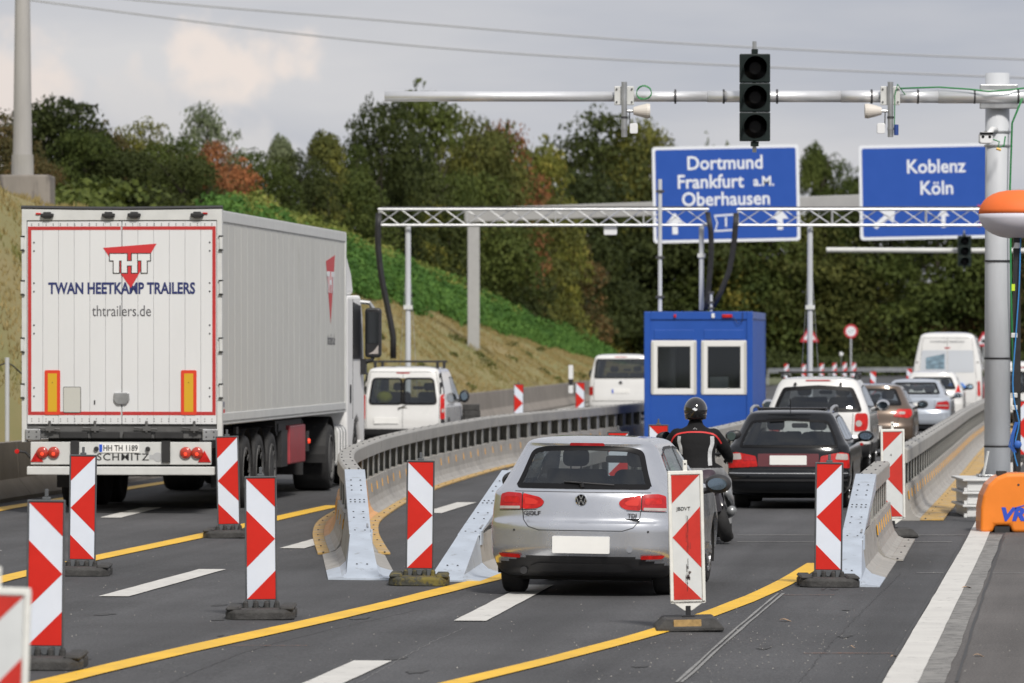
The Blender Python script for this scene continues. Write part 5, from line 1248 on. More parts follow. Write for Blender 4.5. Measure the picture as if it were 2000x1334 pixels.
for s in (-1, 1):
    b = MB().prism([(13.55, 1.2), (14.22, 1.2), (14.22, 3.55), (13.9, 3.4), (13.62, 2.8)], *sorted((s*1.18, s*1.215)), 'x'); b.build('side_fairing', M_cab, t, bev=.01)
    b = MB().prism([(14.95, 2.0), (16.15, 2.0), (16.05, 2.4), (15.9, 2.85), (14.95, 2.9)], *sorted((s*1.23, s*1.252)), 'x'); b.build('side_window', M_seal, cabo)
    b = MB().prism([(14.9, 1.05), (14.915, 1.05), (14.915, 2.95), (14.9, 2.95)], *sorted((s*1.24, s*1.245)), 'x'); b.build('door_gap', M_seal, cabo)
    MB().prism(rrect(14.6, 1.45, .16, .3, .06), *sorted((s*1.235, s*1.25)), 'x').build('filler_flap', M_seal, cabo)
    m = MB().prism(rrect(s*1.44, 2.42, .26, .80, .06), 15.95, 16.10).build('door_mirror', M_black, t, bev=.03)
    MB().prism(rrect(s*1.44, 2.50, .20, .50, .03), 15.942, 15.951).build('mirror_glass', mat('dim mirror', (.05, .055, .06), .08, metal=.6), m)
    MB().prism([(s*1.37, 2.08), (s*1.53, 2.08), (s*1.53, 2.22), (s*1.45, 2.12)], 15.94, 15.951).build('mirror_glass', M_clearl, m)
    MB().tube([(s*1.2, 16.0, 2.92), (s*1.38, 16.0, 2.90), (s*1.44, 16.02, 2.80)], .035, 8).build('mirror_arm', M_galv, m)
    MB().tube([(s*1.22, 16.0, 1.93), (s*1.42, 16.0, 1.98), (s*1.44, 16.02, 2.05)], .035, 8).box(*sorted((s*1.23, s*1.33)), 15.93, 16.08, 1.75, 2.0).build('mirror_arm', M_black, m)

# ------------------------------------------------------------------ blue site container
M_blue = mat('container blue', (.012, .075, .36), .4, var=.07, vscale=1.6, dirt=((.03, .10, .32), 5, .70))
M_blue2 = mat('container window dark room', (.05, .05, .055), .9)
cxp, cyp = X_(1364, 113), 113
cw, chh, cl = 2.33, 2.77, 5.9
z0 = .18
t = thing('site_container', 'blue site office container with two white framed windows', 'container', (cxp, cyp, zg(cxp, cyp)), .095)
zt_ = z0+chh
# front wall with two window openings (openings cut out of the wall)
wz0, wz1 = 1.20, 2.30
wins = [(-.90, -.12), (.24, 1.02)]; wins = [(-.98, -.074), (.096, 1.00)]
fp = [(-cw/2+.1, wins[0][0], z0, zt_), (wins[0][0], wins[0][1], z0, wz0), (wins[0][0], wins[0][1], wz1, zt_), (wins[0][1], wins[1][0], z0, zt_), (wins[1][0], wins[1][1], z0, wz0), (wins[1][0], wins[1][1], wz1, zt_), (wins[1][1], cw/2-.1, z0, zt_)]
b = MB()
for a, c, d, e in fp: b.box(a, c, .03, .09, d, e)
b.build('front_wall', M_blue, t)
for a, c, d, e in ((-.95, -.10, 2.35, 2.56), (.12, .97, 2.35, 2.56)): MB().box(a, c, .012, .03, d, e).build('shutter_box', M_blue, t, bev=.01)
for s in (-1, 1):
    MB().box(*sorted((s*(cw/2-.13), s*cw/2)), 0, .13, z0, zt_).build('corner_post', M_blue, t, bev=.012)
    MB().box(*sorted((s*(cw/2-.13), s*cw/2)), cl-.13, cl, z0, zt_).build('corner_post', M_blue, t, bev=.012)
    b = MB(); n = 46; y = .13; st = (cl-.26)/n; pts = []
    for k in range(n+1):
        off = (.035 if (k % 4) in (0, 1) else .0); pts.append((s*(cw/2-.045+off-.0), .13+k*st))
    vs = [(x, yy, z0+.15) for x, yy in pts]+[(x, yy, zt_-.15) for x, yy in pts]; m = len(pts)
    b.add(vs, [(k, k+1, m+k+1, m+k) for k in range(m-1)]); b.build('corrugated_wall', M_blue, t)
    MB().box(*sorted((s*(cw/2-.12), s*cw/2)), .13, cl-.13, z0, z0+.15).box(*sorted((s*(cw/2-.12), s*cw/2)), .13, cl-.13, zt_-.15, zt_).build('side_beam', M_blue, t)
for zz in ((z0, z0+.13), (zt_-.17, zt_)): MB().box(-cw/2+.13, cw/2-.13, .0, .1, *zz).build('front_beam', M_blue, t, bev=.008)
MB().box(-cw/2+.13, cw/2-.13, cl-.1, cl, z0, zt_).build('rear_wall', M_blue, t)
MB().box(-cw/2+.05, cw/2-.05, .08, cl-.05, zt_-.03, zt_-.005).build('roof', M_blue, t)
MB().box(-cw/2+.05, cw/2-.05, .08, cl-.05, z0, z0+.05).build('floor', M_blue2, t)
for x0, x1 in wins:
    fr = MB(); fw_ = .10
    for a, c, d, e in ((x0-.03, x1+.03, wz1-fw_, wz1+.03), (x0-.03, x1+.03, wz0-.03, wz0+fw_), (x0-.03, x0+fw_, wz0+fw_, wz1-fw_), (x1-fw_, x1+.03, wz0+fw_, wz1-fw_)): fr.box(a, c, .005, .10, d, e)
    fo = fr.build('window_frame', mat('white window frame', (.74, .74, .72), .4), t, bev=.01)
    MB().box(x0-.035, x0+.02, -.004, .01, wz0, wz1).build('shutter_rail', mat('shutter rail', (.5, .5, .47), .5), fo); MB().box(x1-.02, x1+.035, -.004, .01, wz0, wz1).build('shutter_rail', mat('shutter rail', (.5, .5, .47), .5), fo)
    MB().box(x0+fw_, x1-fw_, .05, .056, wz0+fw_, wz1-fw_).build('pane', G_clear, fo)
M_wall_in = mat('office wall', (.40, .39, .38), .9)
MB().box(-cw/2+.1, cw/2-.1, 2.4, 2.45, z0, zt_-.1).build('partition', M_blue2, t)
MB().box(-.90, -.55, .75, 1.2, z0+.05, 2.25).build('locker', M_wall_in, t)
MB().box(.22, .62, .35, .55, 1.2, 1.55).build('monitor', mat('monitor grey', (.60, .61, .62), .5), t)
MB().box(-1.0, 1.0, .5, 1.1, .92, .96).build('desk', M_wall_in, t)
b = MB(); ellipsoid(b, (-.62, .6, 1.30), (.05, .2, .05)); b.build('desk_lamp', M_clearl, t)
for x, m_, w_ in ((-.50, M_redl, .05), (.62, M_redl, .22)):
    MB().box(x-w_/2, x+w_/2, -.045, -.002, zt_-.13, zt_-.06).build('red_fitting', m_, t, bev=.01)
MB().box(.28, .35, -.02, -.002, zt_-.14, zt_-.04).build('white_fitting', M_white, t, bev=.01)
b = MB().tube([(.75, -.02, zt_-.12), (.85, -.03, zt_-.26), (.95, -.03, zt_-.2), (.95, -.01, zt_-.02)], .008, 6); b.build('cable', M_black, t)
for x in (-.8, .8):
    for y in (.3, cl-.4): MB().box(x-.2, x+.2, y-.15, y+.15, 0, z0).build('timber_block', mat('timber', (.2, .14, .08), .9), t)
# ------------------------------------------------------------------ overhead tubes and masts
def tube_thing(): pass
dG = 70.
mx_ = X_(1948, dG); zb_ = Z_(930, dG)
arm_z = Z_(190, dG)
t = thing('signal_mast', 'thick grey steel mast carrying the long horizontal tube over the lanes', 'mast', (mx_, dG, zb_))
b = MB().lathe([(.175, 0), (.165, 3.0), (.16, Z_(143, dG)-zb_), (.12, Z_(143, dG)-zb_)], 'z', 28); b.build('pole', M_mast, t, smooth=False)
for p in bpy.data.meshes['pole'].polygons: p.use_smooth = len(p.vertices) == 4
for py in (258, 285, 510, 700, 872): 
    z = Z_(py if py < 600 else py-(py-600)*0, dG)-zb_
    if z > .2: MB().lathe([(.178, z-.012), (.178, z+.012)], 'z', 24).build('strap', M_galv if py < 300 else M_black, t)
MB().box(-.26, .26, -.24, .24, 0, .025).build('base_plate', M_galv, t, bev=.005)
za = arm_z-zb_
segs = [(-X_(1948, dG)+X_(752, dG), -X_(1948, dG)+X_(1205, dG), .068), (X_(1205, dG)-mx_, X_(1380, dG)-mx_, .070), (X_(1380, dG)-mx_, X_(1640, dG)-mx_, .076), (X_(1640, dG)-mx_, X_(1740, dG)-mx_, .080), (X_(1740, dG)-mx_, X_(1830, dG)-mx_, .086), (X_(1830, dG)-mx_, .9, .092)]
for a, c, r in segs: MB().tube([(a, -.22, za), (c, -.22, za)], r, 24).build('tube_section', M_galv2, t, smooth=False)
for o in list(t.children):
    if o.name.startswith('tube_section'):
        for p in o.data.polygons: p.use_smooth = len(p.vertices) == 4
for px in (1318, 1412, 1516, 1700, 1790, 1900, 1985): x = X_(px, dG)-mx_; MB().lathe([(.096, x-.012), (.096, x+.012)], 'x', 20, (0, -.22, za)).build('tube_strap', M_bolt, t)
MB().box(-.25, .25, -.25, -.15, za-.16, za+.16).build('arm_clamp', M_galv, t, bev=.01)
M_gcab = mat('green cable', (.02, .22, .06), .5); M_bcab = mat('blue cable', (.04, .25, .62), .5)
def detector(px, side, label, blue):
    x = X_(px, dG); d = thing('traffic_detector', label, 'detector', (x, dG-.36, arm_z))
    d.location.y = dG-.40
    MB().lathe([(.038, Z_(270, dG)-arm_z), (.038, Z_(163, dG)-arm_z)], 'z', 14).build('tube', M_galv, d)
    MB().box(-.13, .13, .035, .075, -.12, .13).build('clamp_plate', M_tfr, d, bev=.01)
    for a in (-.10, .10):
        for c in (-.08, .09): MB().lathe([(.012, .03), (.012, .02)], 'y', 8, (a, 0, c)).build('bolt', M_bolt, d)
    MB().lathe([(.045, -.30), (.045, -.27)], 'z', 14).build('strap', M_bolt, d); MB().lathe([(.045, -.45), (.045, -.42)], 'z', 14).build('strap', M_galv, d)
    s = side
    b = MB().lathe([(.095, s*.34), (.10, s*.30), (.075, s*.20), (.05, s*.12)], 'x', 20, (0, -.02, -.20)); b.build('sensor_horn', mat('cream sensor plastic', (.62, .58, .53), .5), d)
    MB().tube([(s*.04, 0, -.2), (s*.15, 0, -.2)], .02, 8).build('horn_arm', M_galv, d)
    k = 1 if s > 0 else -1
    MB().prism(rrect(k*.125, -.43, .105, .135, .02), -.03, .03).build('sensor_box', M_white, d, bev=.005)
    MB().tube([(k*.07, 0, -.18), (k*.075, 0, -.42)], .008, 6).build('cable', M_bolt, d)
    c = MB(); P = []
    for i in range(40): a = i*.55; P.append((s*.26+.10*math.cos(a), -.02-.001*i, .04+.09*math.sin(a)+.01*math.sin(i)))
    if s > 0: c.tube(P, .006, 6).build('cable_coil', M_gcab, d)
    else: c.tube([(.05, 0, -.5), (.055, -.04, 0), (.09, -.04, .15), (.2, .1, .02)], .007, 6).build('cable_coil', M_gcab, d)
    if blue: MB().lathe([(.03, -.52), (.03, -.38)], 'z', 10, (.075, -.02, 0)).build('plug', mat('blue plug', (.02, .06, .25), .5), d)
detector(1218, 1, 'white traffic sensor cluster with green cable loop, left of the signal head', False)
detector(1735, -1, 'white traffic sensor cluster on the tube between the signal head and the mast', True)
def signal(px, d, ytop, ybot, label, wfac=1.):
    s = F/d; H = (ybot-ytop)/s; z1 = Z_(ytop, d); z0 = Z_(ybot, d); x = X_(px, d)
    M_g = mat('dark green signal housing', (.006, .013, .012), .5, spec=.25, var=.2, vscale=8); M_lens = mat('unlit signal lens', (.010, .010, .011), .5, spec=.2)
    t = thing('traffic_light', label, 'traffic light', (x, d-.5, z0)); Wd = .40*wfac
    MB().tube([(0, .12, -.14), (0, .12, H+.17)], .028, 10).build('mounting_tube', M_galv, t)
    MB().box(-.04, .04, -.02, .16, H+.002, H+.06).box(-.05, .05, -.02, .16, -.06, -.002).build('bracket', M_g, t)
    for k in range(3):
        a = H*k/3; c = H*(k+1)/3
        h = MB().box(-Wd/2, Wd/2, -.06, .10, a+.004, c-.004).build('lamp_housing', M_g, t, bev=.012)
        zc = (a+c)/2; R = H/6*.80
        MB().lathe([(R, -.065), (R*.9, -.058), (R*.6, -.063), (0.01, -.075)], 'y', 28, (0, 0, zc)).build('lens', M_lens, h, smooth=True)
        v = MB(); n = 22; vs = []
        for yy, rr in ((-.06, R*1.03), (-.27, R*1.0)):
            for q in range(n+1): an = -.35+(PI+.7)*q/n; vs.append((rr*math.cos(an), yy if not (yy < -.1 and (q < 4 or q > n-4)) else yy+.10, zc+rr*math.sin(an)))
        v.add(vs, [(q, q+1, n+2+q, n+1+q) for q in range(n)]); o = v.build('visor', M_g, h, smooth=True); sm_ = o.modifiers.new('s', 'SOLIDIFY'); sm_.thickness = .004
    return t
signal(1471, dG, 109, 279, 'large unlit dark green traffic light hanging on the tube above the queue')
dF = 158.
t = thing('distant_signal_mast', 'thin pale tube arm far behind with a small traffic light on it', 'mast', (X_(1955, dF), dF, zg(X_(1955, dF), dF)))
MB().tube([(X_(1614, dF)-X_(1955, dF), 0, Z_(488, dF)), (1.8, 0, Z_(490, dF))], .075, 12).build('tube_section', M_tfr, t); MB().lathe([(.13, -.3), (.12, Z_(440, dF))], 'z', 14).build('pole', M_mast, t)
signal(1881, dF, 461, 521, 'small far traffic light on the thin tube beneath the right blue sign')
# camera on the mast
cb = thing('surveillance_camera', 'white twin lens camera fixed to the left side of the big mast', 'camera', (X_(1919, dG), dG-.45, Z_(272, dG)))
MB().prism(rrect(0, 0, .17, .15, .03), -.12, .10).build('camera_body', M_white, cb, bev=.01)
MB().box(-.088, .088, -.135, -.11, .04, .07).build('sunshade', M_seal, cb); 
for s in (-1, 1): MB().lathe([(.02, -.121), (.018, -.126)], 'y', 14, (s*.045, 0, .01)).build('lens', M_seal, cb)
MB().tube([(.04, .05, .04), (.10, .18, .12), (.16, .28, .12)], .04, 10).build('camera_arm', M_white, cb, smooth=True)
b = MB().tube([(.10, 0, -.02), (.18, -.02, -.05), (.16, -.02, -.14), (.24, -.02, -.10), (.26, 0, .02)], .010, 6); b.build('cable', M_gcab, cb)
MB().tube([(.14, -.03, -.14), (.20, -.03, -.16)], .018, 8).build('cable_plug', M_amb, cb)
# green cable along the tube and mast
g = MB().tube([(X_(1750, dG), dG-.33, arm_z+.10), (X_(1830, dG), dG-.30, arm_z+.12), (X_(1890, dG), dG-.34, arm_z+.09), (X_(1925, dG), dG-.38, arm_z+.06), (X_(1968, dG), dG-.36, arm_z+.08), (X_(2010, dG), dG-.3, arm_z+.12)], .012, 6)
tag(g.build('green_cable', M_gcab, None, True), 'green cable lying along the top of the tube beside the mast', 'cable')
g = MB().tube([(X_(1992, dG), dG-.33, arm_z-.03), (X_(1974, dG), dG-.2, arm_z-.35), (X_(1970, dG), dG-.19, arm_z-1.2), (X_(1972, dG), dG-.19, arm_z-2.6), (X_(1980, dG), dG-.1, arm_z-4.2)], .013, 6)
tag(g.build('green_cable', M_gcab, None, True), 'green cable running down the right side of the big mast', 'cable')

# white block stack, orange cover, balloon lamp
M_blk = mat('white painted steel block', (.60, .61, .61), .5, var=.08, vscale=4, dirt=((.34, .33, .31), 9, .64))
dB = 68.6; xb = X_(1937, dB)
for k in range(3):
    h = (zb_-zg(xb, dB)-.003)/3; z = zg(xb, dB)+k*h
    t = thing('ballast_block', ['lowest', 'middle', 'topmost'][k]+' white ballast block of the stack under the big mast', 'ballast block', (xb, dB+1.1, z), 0, 0, 'white ballast blocks under the mast')
    MB().box(-.30, .95, -.85, .85, .0, h-.035).build('block_body', M_blk, t, bev=.015)
    MB().box(-.36, 1.0, -.9, .9, h-.035, h-.003).build('flange', M_blk, t, bev=.008)
    MB().box(-.34, -.30, -.88, -.80, .0, .05).build('lug', M_blk, t)
for s, px in ((-1, 1934), (1, 1962)):
    pass
b = MB().bar((-.10, -.35, 0), (-.03, -.3, .32), .03, .015).build('brace', M_tfr, None); b.location = (mx_-.12, dG-.02, zb_+.02); tag(b, 'thin white brace leaning against the foot of the big mast', 'brace')
dO = 64.2; xo = X_(1987, dO)
M_orange = mat('orange plastic', (.80, .22, .02), .38, var=.05, vscale=3, coat=.2, dirt=((.5, .16, .03), 9, .74))
t = thing('lamp_base', 'rounded orange plastic base with blue VR lettering at the right edge', 'lamp base', (xo, dO, zg(xo, dO)))
Hh = .72; W2 = .48
pts_ = [(-W2, .0), (-W2, .07), (-W2*.70, .07), (-W2*.68, .0)]
out = [(-W2, .0), (-W2*.99, .30), (-W2*.93, .45), (-W2*.80, .58), (-W2*.60, .67), (-W2*.35, .715), (0, Hh), (W2*.35, .715), (W2*.6, .67), (W2*.8, .58), (W2*.93, .45), (W2*.99, .3), (W2, 0), (W2*.68, 0), (W2*.64, .085), (W2*.25, .085), (W2*.2, 0), (-W2*.2, 0), (-W2*.25, .085), (-W2*.64, .085), (-W2*.68, 0)]
MB().prism(out, -.35, .35).build('shell', M_orange, t, bev=.05, seg=4)
for a in (-.45, .45): MB().box(W2*a-.09, W2*a+.09, -.34, .34, .0, .075).build('fork_pocket', M_chas, t)
MB().lathe([(.014, -.353), (.012, -.358)], 'y', 10, (-.02, 0, .58)).build('screw', M_bolt, t); MB().box(-.26, -.15, -.2, .0, Hh-.03, Hh+.02).build('lid_catch', M_chas, t)
M_vr = mat('logo blue', (.03, .08, .50), .4)
text('maker_logo', 'VR', .21, (-.10, -.353, .215), M_vr, t, bold=.012, xs=1.15, shear=.22, ext=.002)
MB().prism([(-.04, .30), (.06, .325), (.05, .335), (-.05, .31)], -.356, -.351).build('logo_swoosh', M_vr, t)
dL = 66.0; xl = X_(1986, dL)
t = thing('balloon_lamp', 'balloon lamp, orange above and white below, on a black mast at right', 'balloon lamp', (xl, dL, zg(xl, dL)))
zc_ = Z_(418, dL)-t.location.z
def half(z0_, z1_, sgn, m, nm2):
    b = MB(); pr = []
    for k in range(9):
        a = (PI/2)*k/8; pr.append((.50*math.cos(a)**.75+.0 if k < 8 else .02, zc_+sgn*.30*math.sin(a)))
    b.lathe(pr, 'z', 36, (.02, 0, 0)); o = b.build(nm2, m, t, smooth=True); return o
half(0, 0, 1, mat('orange balloon cloth', (.80, .16, .03), .7, var=.05, vscale=3), 'balloon_top'); half(0, 0, -1, mat('white balloon cloth', (.62, .61, .68), .6, var=.04, vscale=2), 'balloon_bottom')
for k in range(4):
    a = PI*k/4+.3; b = MB().tube([(.02+.505*math.cos(a)*math.cos(q)**.75, .505*math.sin(a)*math.cos(q)**.75, zc_-.302*math.sin(q)) for q in np.linspace(0, 1.45, 12)], .004, 5); b.build('seam', mat('seam thread', (.5, .5, .56), .7), t)
MB().box(-.045, .045, -.045, .045, .5, zc_-.28).build('mast_section', M_black, t, bev=.006)
for py in (655, 772, 796): MB().box(-.08, .0, -.09, -.045, Z_(py, dL)-t.location.z-.03, Z_(py, dL)-t.location.z+.03).build('clamp', M_tfr, t, bev=.008)
MB().lathe([(.05, Z_(482, dL)-t.location.z-.02), (.035, Z_(482, dL)-t.location.z+.05)], 'z', 14, (.0, -.03, 0)).build('sensor_head', M_white, t)
MB().box(-.07, -.03, -.06, -.05, Z_(568, dL)-t.location.z, Z_(555, dL)-t.location.z).build('yellow_tag', mat('lime tag', (.55, .75, .03), .5), t)
P = [(.04, -.08, zc_-.3), (.02, -.1, zc_-.9), (-.02, -.1, zc_-1.5), (-.06, -.1, zc_-2.1), (-.03, -.1, zc_-2.4), (.02, -.1, 1.3), (-.02, -.1, 1.1), (-.05, -.1, .95), (.0, -.1, .75)]
MB().tube(catmull(P, .1), .008, 6).build('blue_cable', M_bcab, t)
kb = MB()
for i in range(7):
    a = random.uniform(-.03, .03); kb.tube([(a, -.1, 1.30), (-.05+a, -.12, 1.15), (-.07+a*1.5, -.12, 1.0), (-.02+a, -.1, .92)], .006, 5)
ellipsoid(kb, (-.0, -.12, 1.02), (.05, .03, .05), 8, 6); kb.build('cable_knot', mat('deep blue cable', (.03, .12, .45), .5), t)

# ------------------------------------------------------------------ truss gantries
dT = 116.
M_alu = mat('truss aluminium', (.60, .61, .62), .35, metal=.6, var=.06)
def truss(px0, px1, label, posts_, d=dT, box_px=None, ybot=None):
    x0, x1 = X_(px0, d), X_(px1, d); zt1, zb1 = Z_(409, d), Z_(440, d); xm = (x0+x1)/2
    t = thing('truss_gantry', label, 'truss', (xm, d, 0)); a, c = x0-xm, x1-xm; D = .36
    ch = [(0-D/2, zt1), (D/2, zt1), (-D/2, zb1), (D/2, zb1)]
    for y, z in ch: MB().tube([(a, y, z), (c, y, z)], .028, 10).build('chord', M_alu, t)
    n = max(4, int((c-a)/.48)); st = (c-a)/n
    for k in range(n):
        xa, xb2 = a+k*st, a+(k+1)*st
        for i, y in enumerate((-D/2, D/2)):
            u = (k+i) % 2 == 0; MB().tube([(xa, y, zb1 if u else zt1), (xb2, y, zt1 if u else zb1)], .014, 6).build('brace', M_alu, t)
        if k % 4 == 0:
            for y in (-D/2, D/2): MB().tube([(xa+.02, y, zb1), (xa+.02, y, zt1)], .014, 6).build('brace', M_alu, t)
        for z in (zt1, zb1): MB().tube([(xa, -D/2, z), (xb2, D/2, z)], .010, 6).build('brace', M_alu, t)
    for px, yb_, r in posts_:
        x = X_(px, d)-xm; zf = zg(x+xm, d) if yb_ is None else Z_(yb_, d)
        MB().tube([(x, 0, zf), (x, 0, zb1)], r, 14).build('leg', M_mast, t)
        MB().box(x-r*1.6, x+r*1.6, -r*1.5, r*1.5, zf+(zb1-zf)*.62, zf+(zb1-zf)*.62+.09).build('leg_joint', M_tfr, t)
        if yb_ is None:
            for s in (-1, 1):
                MB().tube([(x, 0, zb1-.2), (x+s*.28, -.1, zf)], .005, 5).build('guy_wire', M_galv, t)
            MB().box(x-.3, x+.3, -.3, .3, zf, zf+.03).build('foot', M_mast, t)
    b = MB().tube([(a+.05, 0, zt1+.04), (c, 0, zt1+.05)], .02, 6); b.build('cable', M_black, t)
    if box_px: x = X_(box_px, d)-xm; MB().prism(rrect(x, zb1-.12, .29, .19, .03), -.12, .12).build('antenna_box', M_white, t, bev=.01)
    return t
truss(739, 1384, 'left aluminium truss gantry with a small white box under it', [(797, None, .062), (1370, 606, .055)], box_px=1192)
truss(1440, 1990, 'right aluminium truss gantry reaching behind the big mast', [(1582, None, .062)])
def post_thing(px, y0_, y1_, d, r, label):
    t = thing('post', label, 'post', (X_(px, d), d, Z_(y1_, d))); t.name = 'steel_post'
    MB().tube([(0, 0, 0), (0, 0, Z_(y0_, d)-Z_(y1_, d))], r, 12).build('tube', M_mast, t)
    for f in (.9, .1, .4): z = (Z_(y0_, d)-Z_(y1_, d))*f; MB().box(-r*2, r*2, -r*1.5, r*1.5, z, z+.05).build('clamp', M_bolt, t)
post_thing(1289, 350, 608, 114, .045, 'slim steel post on the container roof in front of the left blue sign')
post_thing(1389, 570, 608, 114, .03, 'short pale stub post on the container roof between the two windows')
def hose(pts, label, d=dT-.4, r=.06):
    b = MB()
    for k in range(3): b.tube(catmull([(X_(px, d)+.035*(k-1), d-.03*(k == 1), Z_(py, d)) for px, py in pts], .25), [r*.55]*len(catmull([(X_(px, d), d, Z_(py, d)) for px, py in pts], .25)), 7)
    return tag(b.build('cable_bundle', M_black, None, True), label, 'cable')
hose([(740, 416), (738, 470), (745, 540), (757, 600), (768, 660), (768, 700)], 'thick black cable bundle hanging from the left end of the truss')
hose([(1382, 414), (1388, 450), (1389, 500), (1384, 560), (1379, 606)], 'black cable bundle hanging from the right end of the left truss down to the container', r=.045)
hose([(1438, 416), (1434, 470), (1424, 530), (1408, 570), (1392, 600)], 'black cable bundle curving from the right truss down to the container roof', r=.05)

# ------------------------------------------------------------------ motorway signs on a cantilever
dS = 188.
M_sblue = mat('sign blue', (.008, .070, .37), .45, var=.03, vscale=2)
M_swhite = mat('sign white', (.72, .75, .80), .5)
M_beam = mat('grey sign beam', (.36, .36, .36), .6, var=.05)
dP = 194.
t = thing('sign_gantry', 'grey box beam gantry on a square post at the foot of the grassy bank', 'gantry', (X_(925, dP), dP, 0))
xx = X_(925, dP); zt0 = zt(xx, dP)
MB().box(-.22, .22, -.2, .2, zt0-.5, Z_(420, dP)).build('post', M_beam, t, bev=.02)
e = X_(2060, 190)-xx
b = MB(); za0, za1 = Z_(421, dP), Z_(381, 190.5)
b.bar((-.3, 0, za0), (e, -3.3, za1), .5, .52); b.build('beam', M_beam, t, bev=.03)
def sign_panel(px0, py0, px1, py1, label, d=dS):
    s = F/d; x0, x1 = X_(px0, d), X_(px1, d); z0, z1 = Z_(py1, d), Z_(py0, d); Wp, Hp = x1-x0, z1-z0; cx = (x0+x1)/2
    t = thing('road_sign', label, 'road sign', (cx, d-1.2, z0), 0, -.02)
    MB().prism(rrect(0, Hp/2, Wp, Hp, .12), .0, .09).build('panel', M_swhite, t, bev=.004)
    o = MB().prism(rrect(0, Hp/2, Wp-.22, Hp-.22, .08), -.006, .0).build('blue_field', M_sblue, t)
    return t, Wp, Hp, (lambda px: X_(px, d)-cx), (lambda py: Z_(py, d)-z0), 1/s
t, Wp, Hp, fx, fz, u = sign_panel(1275, 287, 1560, 474, 'left blue motorway sign reading Dortmund, Frankfurt a.M. and Oberhausen')
def stext(s_, px, py, hpx, xs=1., bold=.012, f=None):
    text('lettering', s_, hpx*1.38*u, (fx(px), -.010, fz(py)), M_swhite, t, bold=bold, xs=xs, ext=.002)
stext('Dortmund', 1416, 321, 27, .93); stext('Frankfurt', 1387, 357, 27, .93); stext('a.M.', 1491, 358, 19, .95); stext('Oberhausen', 1417, 391, 27, .93)
def arrow(px, py, w, h):
    MB().prism([(fx(px), fz(py)), (fx(px-w/2), fz(py+h*.5)), (fx(px-w*.16), fz(py+h*.5)), (fx(px-w*.16), fz(py+h)), (fx(px+w*.16), fz(py+h)), (fx(px+w*.16), fz(py+h*.5)), (fx(px+w/2), fz(py+h*.5))], -.01, -.005).build('arrow', M_swhite, t)
arrow(1317, 415, 34, 42); arrow(1521, 410, 34, 42)
hx = [(1393, 421), (1437, 419), (1432, 434), (1437, 452), (1393, 454), (1398, 437)]
MB().prism([(fx(a), fz(b)) for a, b in hx], -.010, -.0055).build('motorway_badge', M_swhite, t); MB().prism([(fx(1415+(a-1415)*.86), fz(437+(b-437)*.80)) for a, b in hx], -.013, -.010).build('badge_field', M_sblue, t)
text('lettering', '1', 26*u, (fx(1416), -.0145, fz(436)), M_swhite, t, bold=.008)
t, Wp, Hp, fx, fz, u = sign_panel(1676, 284, 1968, 468, 'right blue motorway sign reading Koblenz and Köln, half behind the big mast')
stext('Koblenz', 1825, 328, 27, .93); stext('Köln', 1826, 370, 27, .93)
M_tape = mat('red cross tape', (.6, .03, .05), .5)
# diagonal exit arrow
MB().prism([(fx(1745), fz(410)), (fx(1715), fz(412)), (fx(1724), fz(420)), (fx(1700), fz(440)), (fx(1708), fz(447)), (fx(1731), fz(428)), (fx(1741), fz(436))], -.01, -.005).build('arrow', M_swhite, t)
MB().bar((fx(1905), -.012, fz(405)), (fx(1960), -.012, fz(445)), .004, .1).bar((fx(1905), -.016, fz(445)), (fx(1960), -.016, fz(405)), .004, .1).build('red_cross', M_tape, t)
MB().prism([(fx(1838), fz(410)), (fx(1826), fz(424)), (fx(1834), fz(424)), (fx(1834), fz(446)), (fx(1842), fz(446)), (fx(1842), fz(424)), (fx(1850), fz(424))], -.01, -.005).build('arrow', M_swhite, t)
# small traffic signs
def tri_sign(px, py, wpx, d, label):
    x = X_(px, d); s = F/d; z = Z_(py, d); w_ = wpx/s
    t = thing('warning_sign', label, 'road sign', (x, d, zg(x, d))); zz = z-t.location.z
    A = [(-w_/2, zz-w_*.42), (w_/2, zz-w_*.42), (0, zz+w_*.45)]
    MB().prism(roundpoly(A, .08), -.02, .0).build('sign_plate', mat('sign red', (.50, .035, .05), .5), t)
    MB().prism([(a*.62, zz-w_*.10+(b-zz+w_*.10)*.62) for a, b in A], -.026, -.02).build('sign_field', M_swhite, t); MB().box(-.12, .12, -.03, -.026, zz-.22, zz-.02).build('symbol', M_chas, t)
    MB().tube([(0, .03, 0), (0, .03, zz)], .035, 8).build('pole', M_mast, t)
tri_sign(1581, 652, 38, 285, 'red bordered triangular warning sign behind the thin truss leg'); tri_sign(1921, 662, 34, 290, 'red bordered triangular warning sign peeping out left of the big mast')
d = 283; x = X_(1662, d); t = thing('speed_sign', 'round red rimmed restriction sign beyond the far beacons', 'road sign', (x, d, zg(x, d))); zz = Z_(647, d)-t.location.z
MB().lathe([(.37, 0), (.37, -.02)], 'y', 28, (0, 0, zz)).build('sign_plate', mat('sign red', (.50, .035, .05), .5), t); MB().lathe([(.26, -.02), (.26, -.027)], 'y', 28, (0, 0, zz)).build('sign_field', M_swhite, t)
text('symbol', '2,7', .25, (0, -.03, zz), M_chas, t); MB().tube([(0, .03, 0), (0, .03, zz)], .04, 8).build('pole', M_mast, t)
d = 290; x = X_(1643, d); t = thing('warning_lamp', 'small white warning lamp head above the far row of beacons', 'lamp', (x, d, zg(x, d))); MB().lathe([(.10, Z_(700, d)), (.10, Z_(694, d))], 'y', 12, (0, 0, 0)); b = MB(); ellipsoid(b, (0, 0, Z_(692, d)), (.11, .06, .12)); b.build('lamp_head', M_white, t, smooth=True); MB().tube([(0, 0, 0), (0, 0, Z_(692, d))], .02, 6).build('pole', M_galv, t)
